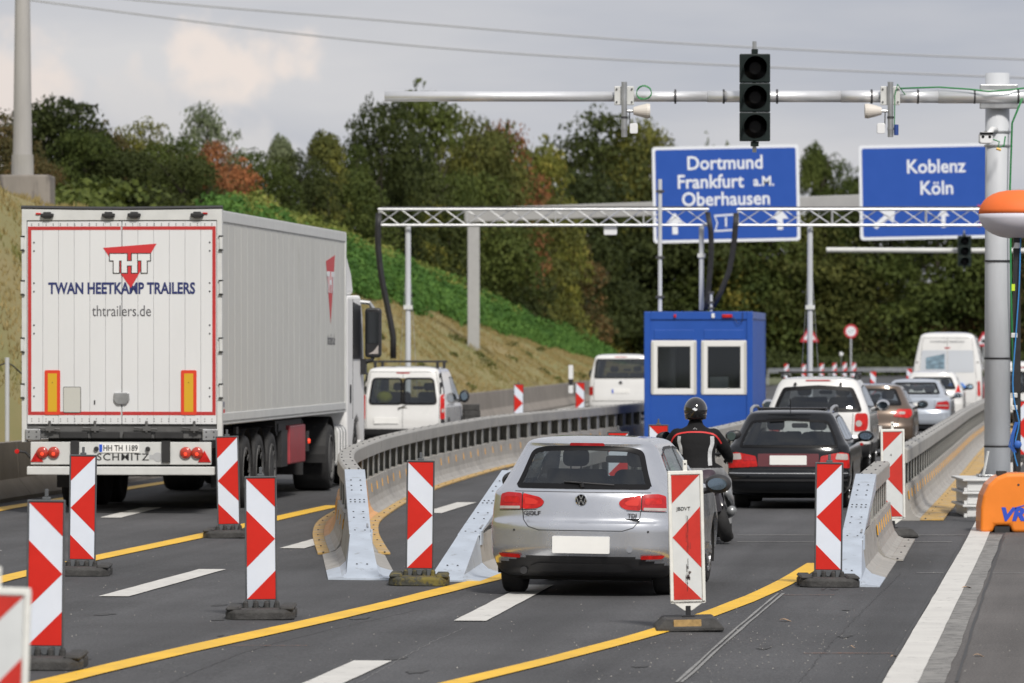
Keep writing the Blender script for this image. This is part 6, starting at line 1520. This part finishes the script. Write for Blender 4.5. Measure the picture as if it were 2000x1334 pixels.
# delineator post and fence post at left
d = 152; x = X_(1115, d); t = thing('delineator_post', 'white roadside marker post with black band on the wall at the minibus', 'marker post', (x, d, .85)); zz = Z_(713, d)-.85
MB().prism(rrect(0, zz*.5, .13, zz, .02), 0, .1).build('post_body', M_white, t); MB().box(-.067, .067, -.004, .104, zz*.28, zz*.5).build('black_band', M_black, t)
M_wire = mat('dark wire', (.03, .03, .03), .6)
d = 79; x = X_(14, d); t = thing('fence_post', 'thin grey steel post with sagging wire on the bank at the left edge', 'fence post', (x, d, zt(x, d)-.2)); zz = Z_(698, d)-t.location.z
MB().tube([(0, 0, 0), (0, 0, zz)], .035, 10).build('tube', M_mast, t)
MB().tube(catmull([(-.6, 0, zz-.32), (-.25, 0, zz-.2), (0, 0, zz-.08), (.25, .1, zz-.28), (.55, .3, zz-.5), (1.3, 1, zz-.6)], .1), .012, 6).build('wire', M_wire, t)
# guard rail far right
t = thing('guard_rail', 'far steel guard rail along the outside of the road bend', 'guard rail', (0, 0, 0))
P = [(X_(1500, 335), 335), (X_(1620, 345), 345), (X_(1700, 350), 350), (X_(1790, 352), 352), (X_(1900, 356), 356), (X_(2050, 360), 360)]
P = catmull(P, 3)
for a, c in zip(P, P[1:]): MB().bar((a.x, a.y, .62), (c.x, c.y, .62), .06, .30).build('rail_segment', M_galv, t); MB().box(a.x-.06, a.x+.06, a.y, a.y+.1, -.3, .65).build('rail_post', M_galv, t)
# ------------------------------------------------------------------ tall concrete mast and overhead lines
d = 126.; x = X_(44, d); zt0 = zt(x, d)
t = thing('concrete_mast', 'tall tapering power line mast on a big concrete footing at the left', 'mast', (x, d, zt0-1))
zz = Z_(343, d)-t.location.z
MB().lathe([(.25, zz-.5), (.235, zz+.2), (.17, zz+4.9), (.12, zz+12), (.10, zz+14)], 'z', 20).build('shaft', mat('mast concrete', (.36, .35, .34), .7, var=.12, vscale=2, stretch=(1, 1, .2)), t)
o = MB().prism(roundpoly([(-1.0, 0), (.72, 0), (.72, zz), (-1.0, zz)], .05), -.7, .7).build('footing', mat('stained footing concrete', (.22, .20, .18), .9, var=.2, vscale=1.5, dirt=((.10, .09, .085), 2.5, .52), stretch=(1, 1, .25)), t, bev=.06, seg=3)
MB().lathe([(.27, zz), (.26, zz+.5)], 'z', 20).build('collar', M_conc2, t)
def wire(pts, d, label):
    b = MB().tube(catmull([(X_(px, d), d, Z_(py, d)) for px, py in pts], 1.), .05, 6); tag(b.build('power_line', mat('wire grey', (.36, .37, .39), .8), None), label, 'power line')
wire([(-200, -38), (60, 0), (600, 68), (1000, 104), (1500, 131), (2000, 152), (2300, 160)], 255, 'lower overhead wire sagging across the sky')
wire([(-100, -40), (270, 0), (700, 36), (1200, 76), (1600, 99), (2000, 116), (2300, 126)], 262, 'upper overhead wire sagging across the sky')
# ------------------------------------------------------------------ motorcyclist and scooter
M_jack = mat('black textile jacket', (.008, .008, .009), .85, var=.4, vscale=9, bump=1., bscale=9, spec=.3)
M_trou = mat('grey riding trousers', (.22, .225, .235), .85, var=.2, vscale=7, bump=.5, bscale=8)
M_helm = mat('black helmet', (.008, .008, .009), .12, coat=1)
M_strip = mat('silver reflective strip', (.45, .46, .47), .45, var=.25, vscale=14)
M_rpipe = mat('red piping', (.60, .03, .03), .6)
d0 = 60.6; bx0 = X_(1392, d0)
zg0 = zg(bx0, d0)
def skin(name, joints, edges, mats, parent, root=0, sub=2, matf=None):
    me = bpy.data.meshes.new(name); me.from_pydata([j[:3] for j in joints], edges, [])
    o = bpy.data.objects.new(name, me); COL.objects.link(o)
    m = o.modifiers.new('skin', 'SKIN'); m.use_smooth_shade = True; s = o.modifiers.new('sub', 'SUBSURF'); s.levels = sub; s.render_levels = sub
    for i, j in enumerate(joints):
        r = j[3] if isinstance(j[3], tuple) else (j[3], j[3]); me.skin_vertices[0].data[i].radius = r; me.skin_vertices[0].data[i].use_root = (i == root)
    dg = bpy.context.evaluated_depsgraph_get(); m2 = bpy.data.meshes.new_from_object(o.evaluated_get(dg)); bpy.data.objects.remove(o); m2.name = name
    m2.materials.clear()
    q = link(name, m2, mats, parent, smooth=True)
    if matf:
        for p in m2.polygons: p.material_index = matf(p.center)
    return q
per = thing('person', 'rider in black jacket with red piping and black helmet, astride a scooter', 'person', (X_(1358, d0), d0, zg0), .06)
M_boot = mat('black boot', (.02, .02, .02), .6)
def fused(name, parts, mats, parent, vox, matf=None):
    b = MB()
    for kind, data in parts:
        if kind == 'loft':
            n = 24; V = []
            for (z, cx, cy, rx, ry) in data:
                for k in range(n): a = 2*PI*k/n; V.append((cx+rx*math.copysign(abs(math.cos(a))**.85, math.cos(a)), cy+ry*math.sin(a), z))
            m = len(data); b.add(V, [(j*n+k, j*n+(k+1) % n, (j+1)*n+(k+1) % n, (j+1)*n+k) for j in range(m-1) for k in range(n)]+[tuple(range(n-1, -1, -1)), tuple((m-1)*n+k for k in range(n))])
        elif kind == 'limb':
            P = [d[:3] for d in data]; R = [d[3] for d in data]
            b.tube(catmull(P, .05), np.interp(np.linspace(0, len(P)-1, len(catmull(P, .05))), range(len(P)), R).tolist(), 16)
            for d in data: ellipsoid(b, d[:3], (d[3], d[3], d[3]), 14, 9)
        else: ellipsoid(b, data[0], data[1], 16, 11)
    me = b.mesh(name); o = bpy.data.objects.new(name, me); COL.objects.link(o)
    r = o.modifiers.new('r', 'REMESH'); r.mode = 'VOXEL'; r.voxel_size = vox; r.use_smooth_shade = True
    sm_ = o.modifiers.new('s', 'SMOOTH'); sm_.factor = .6; sm_.iterations = 6
    dg = bpy.context.evaluated_depsgraph_get(); m2 = bpy.data.meshes.new_from_object(o.evaluated_get(dg)); bpy.data.objects.remove(o); m2.name = name; m2.materials.clear()
    q = link(name, m2, mats, parent, smooth=True)
    if matf:
        for p in m2.polygons: p.material_index = matf(p.center)
    return q
body = fused('body', [
  ('loft', [(.72, .04, 0, .13, .12), (.78, .04, 0, .185, .165), (.86, .035, .01, .19, .15), (.95, .02, .03, .195, .14), (1.05, .01, .055, .215, .145), (1.14, 0, .08, .235, .145), (1.21, 0, .10, .235, .125), (1.26, 0, .115, .17, .11), (1.30, 0, .13, .09, .09), (1.38, 0, .15, .066, .07), (1.42, 0, .15, .06, .06)]),
  ('limb', [(.20, .10, 1.19, .085), (.29, .18, 1.08, .078), (.345, .27, .98, .066), (.36, .40, .93, .052), (.355, .52, .92, .040)]),
  ('limb', [(-.20, .10, 1.19, .085), (-.29, .18, 1.08, .078), (-.335, .27, .98, .066), (-.32, .40, .93, .052), (-.31, .52, .92, .040)]),
  ('limb', [(.12, .02, .80, .125), (.22, .22, .76, .11), (.31, .42, .66, .085), (.335, .38, .48, .072), (.345, .33, .28, .062), (.35, .30, .12, .05), (.37, .42, .055, .048), (.38, .52, .045, .036)]),
  ('limb', [(-.06, .02, .80, .125), (-.18, .22, .74, .11), (-.29, .40, .62, .085), (-.32, .34, .45, .072), (-.345, .27, .28, .062), (-.36, .22, .11, .05), (-.38, .34, .055, .048), (-.39, .43, .045, .036)]),
  ], [M_jack, M_trou, M_boot], per, .014, lambda c: 0 if c.z > .83 else (1 if c.z > .20 else 2))
b = MB(); ellipsoid(b, (0, .14, 1.475), (.128, .155, .145), 28, 20); b.lathe([(.112, 1.37), (.120, 1.41), (.124, 1.45)], 'z', 28, (0, .13, 0)); b.build('helmet', M_helm, per, smooth=True)
b = MB().prism([(-.10, 1.43), (.10, 1.43), (.09, 1.53), (-.09, 1.53)], .285, .30); b.build('visor', M_seal, per, bev=.01)
# helmet emblem, red piping and strips follow the back
hy = lambda x, z: .14-.155*math.sqrt(max(.02, 1-(x/.128)**2-((z-1.475)/.145)**2))-.003
b = MB(); 
for pl in ([(-.034, 1.485), (-.005, 1.505), (.0, 1.495), (.03, 1.487), (.012, 1.482), (-.004, 1.470), (-.02, 1.478)], [(-.010, 1.47), (.004, 1.485), (.02, 1.478), (.006, 1.466)]): b.add([(x, hy(x, z), z) for x, z in pl], [tuple(range(len(pl)))])
b.build('helmet_emblem', M_swhite, per)
from mathutils.bvhtree import BVHTree
bv = BVHTree.FromPolygons([v.co for v in body.data.vertices], [tuple(p.vertices) for p in body.data.polygons])
def onback(x, z):
    h = bv.ray_cast(Vector((x, -1, z)), Vector((0, 1, 0)))
    return h[0].y-.004 if h[0] is not None else None
def backstrip(pts, wd, m, name):
    P = catmull([(x, 0, z) for x, z in pts], .012); V = []; Fc = []
    for i, p in enumerate(P):
        tt = (P[min(i+1, len(P)-1)]-P[max(i-1, 0)]).normalized(); n_ = Vector((-tt.z, 0, tt.x))*wd/2
        for q in (p-n_, p, p+n_):
            y = onback(q.x, q.z)
            if y is None: y = V[-1][1] if V else .0
            V.append((q.x, y, q.z))
    for i in range(len(P)-1):
        for j in range(2):
            Fc.append((3*i+j, 3*i+j+1, 3*i+4+j, 3*i+3+j))
    me = bpy.data.meshes.new(name); me.from_pydata(V, [], Fc); link(name, me, m, per, smooth=True)
backstrip([(-.27, 1.10), (-.245, 1.16), (-.20, 1.205), (-.10, 1.228), (0, 1.232), (.10, 1.228), (.20, 1.205), (.25, 1.16), (.285, 1.10)], .016, M_rpipe, 'red_piping')
backstrip([(-.175, 1.185), (-.178, 1.12), (-.16, 1.06), (-.155, .98)], .035, M_strip, 'reflective_strip')
backstrip([(.185, 1.185), (.185, 1.10), (.165, 1.03), (.16, .95), (.165, .86)], .042, M_strip, 'reflective_strip')
text('jacket_emblem', 'dx', .05, (0, (onback(0, 1.27) or 0)-.004, 1.265), M_strip, per, ext=.0005)
# hands on the grips: palm and five fingers each
for s, wx in ((1, .355), (-1, -.31)):
    H0 = Vector((wx, .52, .92)); jj = [(H0.x, H0.y, H0.z, .036), (H0.x, H0.y+.05, H0.z-.005, (.042, .026)), (H0.x, H0.y+.09, H0.z, (.042, .022))]; ee = [(0, 1), (1, 2)]
    for k in range(4):
        fx_ = H0.x+(-.033+.022*k); L = (.9, 1, .95, .78)[k]; n0 = len(jj)
        jj += [(fx_, H0.y+.10, H0.z+.005, .010), (fx_, H0.y+.125*L+.012, H0.z-.012, .010), (fx_, H0.y+.125, H0.z-.04*L-.01, .009), (fx_, H0.y+.10, H0.z-.055*L-.005, .008)]; ee += [(2, n0), (n0, n0+1), (n0+1, n0+2), (n0+2, n0+3)]
    n0 = len(jj); jj += [(H0.x-s*.045, H0.y+.05, H0.z-.015, .012), (H0.x-s*.05, H0.y+.085, H0.z-.035, .011), (H0.x-s*.035, H0.y+.11, H0.z-.045, .009)]; ee += [(1, n0), (n0, n0+1), (n0+1, n0+2)]
    skin('glove', jj, ee, M_boot, per, 0, 1)
per.scale = (1.05, 1.05, 1.03)
# scooter, leaning a little
sc_ = thing('motor_scooter', 'dark maxi scooter with mirrors standing between the silver hatchback and the black estate', 'scooter', (X_(1408, d0), d0-.1, zg0), -.03, -.30)
M_sco = mat('dark scooter plastic', (.030, .028, .034), .35, var=.2, vscale=5, coat=.4); M_scg = mat('silver scooter trim', (.30, .31, .32), .35, metal=.5)
M_seatv = mat('scooter seat vinyl', (.045, .028, .04), .6, var=.2, vscale=8)
def wh(y, nm2):
    b = MB(); R, h = .29, .07
    b.lathe([(R*.72, -h*.8), (R*.86, -h), (R*.96, -h*.6), (R, 0), (R*.96, h*.6), (R*.86, h), (R*.72, h*.8)], 'x', 36); o = b.build('wheel', M_rubber, sc_, smooth=True); o.location = (.06, y, R)
    r = MB().lathe([(R*.72, -.04), (R*.70, .04), (R*.6, .03), (R*.6, -.03)], 'x', 30)
    for k in range(5): a = 2*PI*k/5; r.bar((0, 0, 0), (0, math.cos(a)*R*.68, math.sin(a)*R*.68), .03, .04, up=(1, 0, 0))
    r.build('rim', M_rim, o)
wh(-.30, 'r'); wh(1.20, 'f')
def loft_e(name, secs, m, parent, n=18, p=2.4):
    V = []; 
    for (y, cx, cz, rx, rz) in secs:
        for k in range(n):
            a = 2*PI*k/n; c, s_ = math.cos(a), math.sin(a); V.append((cx+rx*math.copysign(abs(c)**(2/p), c), y, cz+rz*math.copysign(abs(s_)**(2/p), s_)))
    b = MB().add(V, [(j*n+k, j*n+(k+1) % n, (j+1)*n+(k+1) % n, (j+1)*n+k) for j in range(len(secs)-1) for k in range(n)]+[tuple(range(n)), tuple((len(secs)-1)*n+k for k in range(n))])
    return b.build(name, m, parent, smooth=True)
loft_e('rear_cowl', [(-.60, 0, .74, .05, .04), (-.50, 0, .68, .13, .10), (-.2, 0, .62, .19, .14), (.2, 0, .52, .20, .20), (.5, 0, .40, .18, .14)], M_sco, sc_)
loft_e('seat', [(-.50, 0, .76, .06, .03), (-.38, -.02, .80, .155, .075), (-.1, 0, .79, .17, .07), (.2, 0, .74, .15, .06), (.42, 0, .70, .10, .05)], M_seatv, sc_)
loft_e('floor_cowl', [(.3, 0, .32, .17, .12), (.7, 0, .30, .20, .14), (1.0, 0, .45, .20, .25), (1.1, 0, .60, .18, .30), (1.22, 0, .75, .12, .2)], M_sco, sc_)
loft_e('side_cover', [(-.45, .20, .55, .03, .03), (-.3, .235, .52, .035, .10), (0, .245, .48, .04, .14), (.3, .23, .42, .03, .10)], M_scg, sc_)
loft_e('side_cover', [(-.45, -.20, .55, .03, .03), (-.3, -.235, .52, .035, .10), (0, -.245, .48, .04, .14), (.3, -.23, .42, .03, .10)], M_scg, sc_)
loft_e('mudguard', [(-.58, .06, .42, .06, .02), (-.5, .06, .50, .08, .04), (-.3, .06, .60, .09, .04), (-.1, .06, .56, .08, .03)], M_sco, sc_)
b = MB().prism(rrect(.02, .47, .14, .18, .03), -.62, -.60); b.build('plate_holder', M_sco, sc_)
b = MB().prism(rrect(0, .66, .22, .06, .02), -.60, -.56); b.build('tail_lamp', M_red, sc_)
MB().tube([(.20, -.45, .34), (.19, -.05, .30), (.12, .2, .26)], [.055, .055, .03], 12).build('exhaust', M_scg, sc_, smooth=True)
MB().tube([(-.02, -.3, .3), (.12, -.25, .3), (.12, .1, .36)], .04, 8).build('swing_arm', M_galv, sc_)
MB().tube(catmull([(-.40, .78, .93), (-.2, .86, .97), (0, .92, .95), (.2, .86, .97), (.40, .78, .93)], .05), .016, 8).build('handlebar', M_black, sc_)
for s in (-1, 1): MB().tube([(s*.06, 1.2, .29), (s*.06, 1.0, .78)], .025, 8).build('fork_leg', M_galv, sc_)
loft_e('windshield_cowl', [(1.0, 0, .90, .05, .10), (1.08, 0, .92, .17, .15), (1.2, 0, .85, .14, .12)], M_sco, sc_)
for s, px in ((1, 1433), (-1, 1303)):
    xm = X_(px, d0+.8)-sc_.location.x; zm = Z_(851, d0+.8)-zg0; xm, zm = .955*xm+.296*zm, -.296*xm+.955*zm
    o = MB(); ellipsoid(o, (xm+.03*s, .82, zm), (.085, .03, .055), 18, 10); mo = o.build('mirror', M_black, sc_, smooth=True)
    MB().lathe([(.05, .788), (.048, .786)], 'y', 20, (xm-.01*s, 0, zm)).build('mirror_glass', M_mirr, mo).scale = (1, 1, 1)
    MB().tube([(s*.30, .82, .95), (xm, .83, zm-.03)], .008, 6).build('mirror_stem', M_black, mo)

# ------------------------------------------------------------------ trees
TM = {
 'dark': leafy_mat('dark green foliage', (.030, .048, .010), (.105, .130, .028), (.068, .090, .018), scale=4.5),
 'deep': leafy_mat('deep green foliage', (.018, .028, .007), (.058, .072, .017), None, scale=4.5),
 'olive': leafy_mat('olive foliage', (.042, .055, .012), (.19, .185, .035), (0.109, 0.116, 0.028), scale=4.5),
 'yellow': leafy_mat('yellowing foliage', (0.078, 0.101, 0.019), (0.310, 0.264, 0.054), (0.171, 0.171, 0.031), scale=4.5),
 'grey': leafy_mat('grey green foliage', (0.078, 0.101, 0.054), (0.202, 0.232, 0.124), None, scale=4.5),
 'rust': leafy_mat('rust brown foliage', (0.139, 0.070, 0.028), (0.403, 0.155, 0.062), (0.248, 0.109, 0.046), scale=4.5),
 'brown': leafy_mat('brownish green foliage', (0.039, 0.043, 0.016), (0.202, 0.116, 0.046), (0.093, 0.078, 0.028), scale=4.5)}
M_bark = mat('bark', (.06, .05, .04), .9, var=.3, vscale=4)
def crown_mesh(seed, nblob, nleaf, leaf, shape='round', sparse=False):
    r = np.random.default_rng(seed); B_ = []
    # unit tree: height 1, crown from .1 to 1, half width about .5
    for k in range(nblob):
        a = r.uniform(0, 2*PI); h = r.uniform(.10, .88)
        if shape == 'round': wmax = .44*math.sin(PI*min(1, (h+.12)))**.4
        elif shape == 'cone': wmax = .36*(1.02-h)+.04
        else: wmax = .34
        q = wmax*math.sqrt(r.uniform(.15, 1)); rad = r.uniform(.12, .21)*(.8 if shape == 'cone' else 1)
        B_.append((q*math.cos(a), q*math.sin(a), h, rad*r.uniform(.8, 1.2), rad*r.uniform(.7, 1.1)))
    for k in range(nblob//3):                                      # small clumps breaking the outline
        a = r.uniform(0, 2*PI); h = r.uniform(.35, .98); wmax = {'round': .47*math.sin(PI*min(1, h*.9+.08))**.6, 'cone': .36*(1.05-h)+.05, 'col': .36}[shape]
        B_.append((wmax*math.cos(a), wmax*math.sin(a), h, r.uniform(.03, .07), r.uniform(.03, .08)))
    B_ = np.array(B_); wts = B_[:, 3]**2; wts /= wts.sum()
    idx = r.choice(len(B_), nleaf, p=wts); bb = B_[idx]
    dvec = r.normal(size=(nleaf, 3)); dvec /= np.linalg.norm(dvec, axis=1)[:, None]
    dvec[:, 2] = np.where(dvec[:, 2] < -.5, -dvec[:, 2], dvec[:, 2])
    rad = r.uniform(.72 if not sparse else .3, 1.12, nleaf)
    c = bb[:, :3]+dvec*np.stack([bb[:, 3], bb[:, 3], bb[:, 4]*.62], 1)*rad[:, None]
    nrm = dvec+r.normal(size=(nleaf, 3))*.7+np.array([0, 0, .25]); nrm /= np.linalg.norm(nrm, axis=1)[:, None]
    u = np.cross(nrm, r.normal(size=(nleaf, 3))); u /= np.linalg.norm(u, axis=1)[:, None]; v = np.cross(nrm, u)
    s = leaf*r.uniform(.6, 1.4, nleaf)[:, None]
    V = np.stack([c-u*s, c+v*s*.6, c+u*s, c-v*s*.6], 1).reshape(-1, 3)
    me = bpy.data.meshes.new('crown'); me.vertices.add(nleaf*4); me.vertices.foreach_set('co', V.ravel()); me.loops.add(nleaf*4); me.loops.foreach_set('vertex_index', np.arange(nleaf*4, dtype=np.int32))
    me.polygons.add(nleaf); me.polygons.foreach_set('loop_start', np.arange(0, nleaf*4, 4, dtype=np.int32)); me.update(calc_edges=True); me.validate(); return me
CM = {'round': [crown_mesh(s, 64, 17000, .0135) for s in (1, 2, 3, 4)], 'cone': [crown_mesh(s, 34, 9000, .014, 'cone') for s in (11, 12)], 'sparse': [crown_mesh(s, 40, 6500, .015, 'round', True) for s in (21, 22)], 'col': [crown_mesh(s, 30, 9000, .014, 'col') for s in (31, 32)]}
def trunk_mesh(seed):
    r = random.Random(seed); b = MB(); P = [(0, 0, -.02), (.01, 0, .15), (-.01, .01, .4), (.01, 0, .8)]; b.tube(P, [.03, .024, .017, .006], 8)
    for k in range(9):
        h = r.uniform(.12, .65); a = r.uniform(0, 2*PI); L = r.uniform(.2, .36); b.tube([(0, 0, h), (math.cos(a)*L*.5, math.sin(a)*L*.5, h+.12), (math.cos(a)*L, math.sin(a)*L, h+.26)], [.012, .008, .003], 6)
    return b.mesh('trunk')
TK = [trunk_mesh(s) for s in (1, 2, 3)]
for me in TK: me.materials.append(M_bark)
CMM = {}
KN = {'dark': 'dark green', 'deep': 'very dark', 'olive': 'olive green', 'yellow': 'yellow-green', 'grey': 'grey-green', 'rust': 'rust brown', 'brown': 'brownish'}
ti = [0]
def tree(px, ytop, d, wpx, kind, shape, where, zbase=None):
    i = ti[0]; ti[0] += 1
    k_ = .0766-(px-1000)/10300.; dm = 24/k_ if k_ > .055 else 400
    d = min(max(d, dm), max(400, d)) if d > 0 else d; wpx *= 1.35
    x = X_(px, d); z = zbase if zbase is not None else (zt(x, d) if x < Xw(d) else 0.)
    h = Z_(ytop, d)-z; wd = wpx/F*d
    t = thing('tree' if shape != 'cone' else 'conifer', KN[kind]+' '+('tree' if shape != 'cone' else 'conifer')+' '+where, 'tree', (x, d, z), random.uniform(0, 6.28), 0, 'trees behind the motorway')
    me0 = CM[shape][i % len(CM[shape])]; key = (me0.name, kind)
    if key not in CMM:
        m2 = me0.copy(); m2.materials.clear(); m2.materials.append(TM[kind]); CMM[key] = m2
    c = link('crown', CMM[key], None, t); c.scale = (wd, wd, h); k = link('trunk', TK[i % 3], None, t); k.scale = (wd if wd < h else h, wd if wd < h else h, h)
TL = [ (95, 225, 172, 150, 'deep', 'round', 'right behind the tall concrete mast'), (165, 240, 168, 140, 'dark', 'round', 'a little right of the tall concrete mast'), # px, ytop, dist, width px, kind, shape, where
 (-10, 205, 165, 150, 'brown', 'round', 'at the left picture edge behind the tall mast'), (120, 185, 170, 200, 'deep', 'round', 'just right of the tall concrete mast'), (60, 290, 158, 120, 'brown', 'round', 'low behind the concrete footing'),
 (195, 235, 180, 130, 'brown', 'round', 'second to the right of the tall mast'), (275, 222, 185, 140, 'olive', 'round', 'above the rear doors of the lorry'), (240, 290, 168, 150, 'deep', 'round', 'low, above the left lorry door'), (335, 262, 178, 150, 'dark', 'round', 'in front of the tall grey-green tree'),
 (402, 182, 230, 135, 'grey', 'sparse', 'standing tall above the rust brown one'), (352, 252, 225, 110, 'grey', 'sparse', 'small, left of the tall grey-green one'), (418, 262, 172, 120, 'rust', 'sparse', 'above the right edge of the lorry box, upper one'), (445, 300, 164, 130, 'rust', 'sparse', 'with orange leaves above the lorry side wall'), (360, 300, 166, 150, 'deep', 'round', 'low, left of the rust brown ones'),
 (500, 282, 180, 130, 'dark', 'round', 'right of the rust brown ones'), (552, 248, 215, 95, 'grey', 'cone', 'thin pointed one in the dip of the tree line'), (590, 290, 190, 120, 'deep', 'round', 'below the pointed one'), (640, 240, 205, 130, 'olive', 'cone', 'with pointed leaders left of the tube end'), (690, 262, 195, 110, 'dark', 'cone', 'slim, left of the tube end'), (655, 330, 178, 170, 'dark', 'round', 'low, above the lorry roof front'),
 (745, 180, 215, 150, 'deep', 'round', 'below the left end of the tube'), (828, 155, 235, 160, 'dark', 'round', 'highest, rising above the tube'), (905, 195, 225, 170, 'olive', 'round', 'behind the tube, right of the highest one'), (985, 215, 232, 150, 'rust', 'sparse', 'with reddish top between the two big crowns'), (960, 235, 220, 180, 'olive', 'round', 'below the reddish top'), (1050, 262, 228, 140, 'yellow', 'round', 'in the gap left of the sensor cluster'),
 (790, 300, 195, 210, 'deep', 'round', 'dark mass above the left truss'), (900, 330, 205, 220, 'dark', 'round', 'dark mass above the middle of the left truss'), (1010, 330, 210, 200, 'olive', 'round', 'mottled mass left of the left sign'), (785, 365, 178, 160, 'yellow', 'round', 'low and bright at the left end of the truss'),
 (1175, 195, 235, 230, 'deep', 'round', 'big one behind the left sensor cluster'), (1245, 225, 228, 150, 'olive', 'round', 'big one left of the left blue sign'), (1130, 320, 218, 230, 'deep', 'round', 'low mass left of the left sign'), (1240, 360, 226, 200, 'deep', 'round', 'low mass under the left sign edge'),
 (1400, 262, 262, 90, 'grey', 'sparse', 'tip peeping over the left blue sign'), (1340, 330, 262, 240, 'deep', 'round', 'hidden mostly by the left blue sign'), (1450, 360, 270, 240, 'dark', 'round', 'between the trusses under the left sign'), (1590, 258, 285, 110, 'dark', 'cone', 'with pointed tips right of the left sign'), (1640, 290, 290, 110, 'dark', 'round', 'in the gap between the two blue signs'), (1560, 400, 275, 230, 'olive', 'round', 'olive mass under the left sign'),
 (1710, 330, 300, 180, 'deep', 'round', 'behind the right blue sign, left one'), (1830, 345, 310, 240, 'dark', 'round', 'behind the right blue sign, right one'), (1960, 400, 320, 200, 'deep', 'round', 'behind the big mast'), (2050, 420, 315, 200, 'brown', 'round', 'at the right picture edge')]
for row in TL: tree(*row)
low = [(1180, 440, 250, 150, 'yellow'), (1310, 470, 262, 150, 'dark'), (1430, 455, 290, 170, 'yellow'), (1530, 500, 300, 110, 'dark'), (1640, 470, 310, 180, 'olive'), (1760, 480, 320, 140, 'dark'), (1850, 540, 330, 130, 'brown'), (1930, 500, 335, 130, 'deep'), (2030, 480, 335, 200, 'brown'),
       (1480, 590, 330, 140, 'olive'), (1590, 600, 350, 150, 'dark'), (1700, 590, 365, 130, 'brown'), (1800, 600, 370, 140, 'olive'), (1900, 570, 370, 200, 'brown'), (2000, 560, 370, 180, 'deep'), (1060, 420, 235, 190, 'brown'), (950, 450, 228, 200, 'deep'), (1380, 560, 345, 200, 'deep'), (1270, 560, 300, 190, 'deep')]
W_ = ['first', 'second', 'third', 'fourth', 'fifth', 'sixth', 'seventh', 'eighth', 'ninth']
for i, (px, yt, d, wpx, kd) in enumerate(low):
    row = sorted([r for r in low if (r[1] > 550) == (yt > 550)]); order = row.index((px, yt, d, wpx, kd))
    nth = ['first', 'second', 'third', 'fourth', 'fifth', 'sixth', 'seventh', 'eighth', 'ninth', 'tenth', 'eleventh', 'twelfth'][order]
    where = nth+' from left in the '+('farther, lower' if yt > 550 else 'nearer')+' row of the wood'
    tree(px, yt, d, wpx, kd, 'round', where, 0)
# dark undergrowth closing the foot of the wood
def leaf_mass(name, centers, n_per, leaf, m, rad):
    N = len(centers)*n_per; c = np.repeat(np.array(centers), n_per, 0); R = np.repeat(np.array(rad), n_per, 0)
    dv = rng.normal(size=(N, 3)); dv /= np.linalg.norm(dv, axis=1)[:, None]; dv[:, 2] = np.abs(dv[:, 2])*1.0-.15
    p = c+dv*R*rng.uniform(.75, 1.1, N)[:, None]
    nn = dv+rng.normal(size=(N, 3))*.6+np.array([0, -.1, .3]); nn /= np.linalg.norm(nn, axis=1)[:, None]; u = np.cross(nn, rng.normal(size=(N, 3))); u /= np.linalg.norm(u, axis=1)[:, None]; v = np.cross(nn, u); s = leaf*rng.uniform(.6, 1.4, N)[:, None]
    V = np.stack([p-u*s, p+v*s*.7, p+u*s, p-v*s*.7], 1).reshape(-1, 3)
    me = bpy.data.meshes.new(name); me.vertices.add(N*4); me.vertices.foreach_set('co', V.ravel()); me.loops.add(N*4); me.loops.foreach_set('vertex_index', np.arange(N*4, dtype=np.int32)); me.polygons.add(N); me.polygons.foreach_set('loop_start', np.arange(0, N*4, 4, dtype=np.int32)); me.update(calc_edges=True)
    return link(name, me, m)
C = []; R = []
for k in range(230):
    px = random.uniform(1150, 2150); d = random.uniform(375, 425); C.append((X_(px, d), d, random.uniform(.0, .8))); R.append((random.uniform(1.5, 3), random.uniform(1, 2), random.uniform(.6, 1.5)))
tag(leaf_mass('undergrowth', C, 220, .16, TM['deep'], R), kind='stuff')
C = []; R = []
for k in range(120):
    d = random.uniform(140, 320); q = random.uniform(9, 15); x = Xw(d)-q; C.append((x, d, zt(x, d)+random.uniform(0, 1.5))); R.append((random.uniform(1, 2.2), random.uniform(1, 2), random.uniform(.8, 1.8)))
tag(leaf_mass('undergrowth', C, 220, .12, TM['dark'], R), kind='stuff')
# bright green creeper belt along the upper bank
TM['vine'] = leafy_mat('bright creeper leaves', (.030, .085, .016), (.115, .225, .045), (.065, .15, .028), scale=.5, trans=.3)
TM['vine2'] = leafy_mat('yellow green shrub leaves', (.10, .15, .03), (.34, .34, .09), (.2, .23, .05), scale=.5, trans=.3)
def belt(name, d0_, d1_, n, q0, q1, dz0, dz1, m, rr, per_, leaf, pxmin=0):
    C = []; R = []
    for k in range(n):
        d = random.uniform(d0_, d1_); q = random.uniform(q0, q1); x = Xw(d)-.35-q; f = (q-q0)/(q1-q0)
        if x/d*F+1000 < pxmin+random.uniform(-12, 12): continue
        C.append((x, d, zt(x, d)+dz0+(dz1-dz0)*f*random.uniform(.6, 1))); r_ = rr*random.uniform(.6, 1.3); R.append((r_, r_, r_*.8))
    tag(leaf_mass(name, C, per_, leaf, m, R), kind='stuff')
belt('creeper', 148, 340, 1250, 5.2, 7.9, -.05, 2.0, TM['vine'], .60, 110, .075, 425)
belt('flowering_shrubs', 150, 275, 700, 7.4, 10.8, 1.5, 3.3, TM['vine2'], .6, 110, .08, 450)
belt('bank_weeds', 120, 240, 30, .4, 3.6, -.1, .05, TM['olive'], .30, 60, .06)
M_under = mat('shaded soil', (.03, .045, .015), 1.)
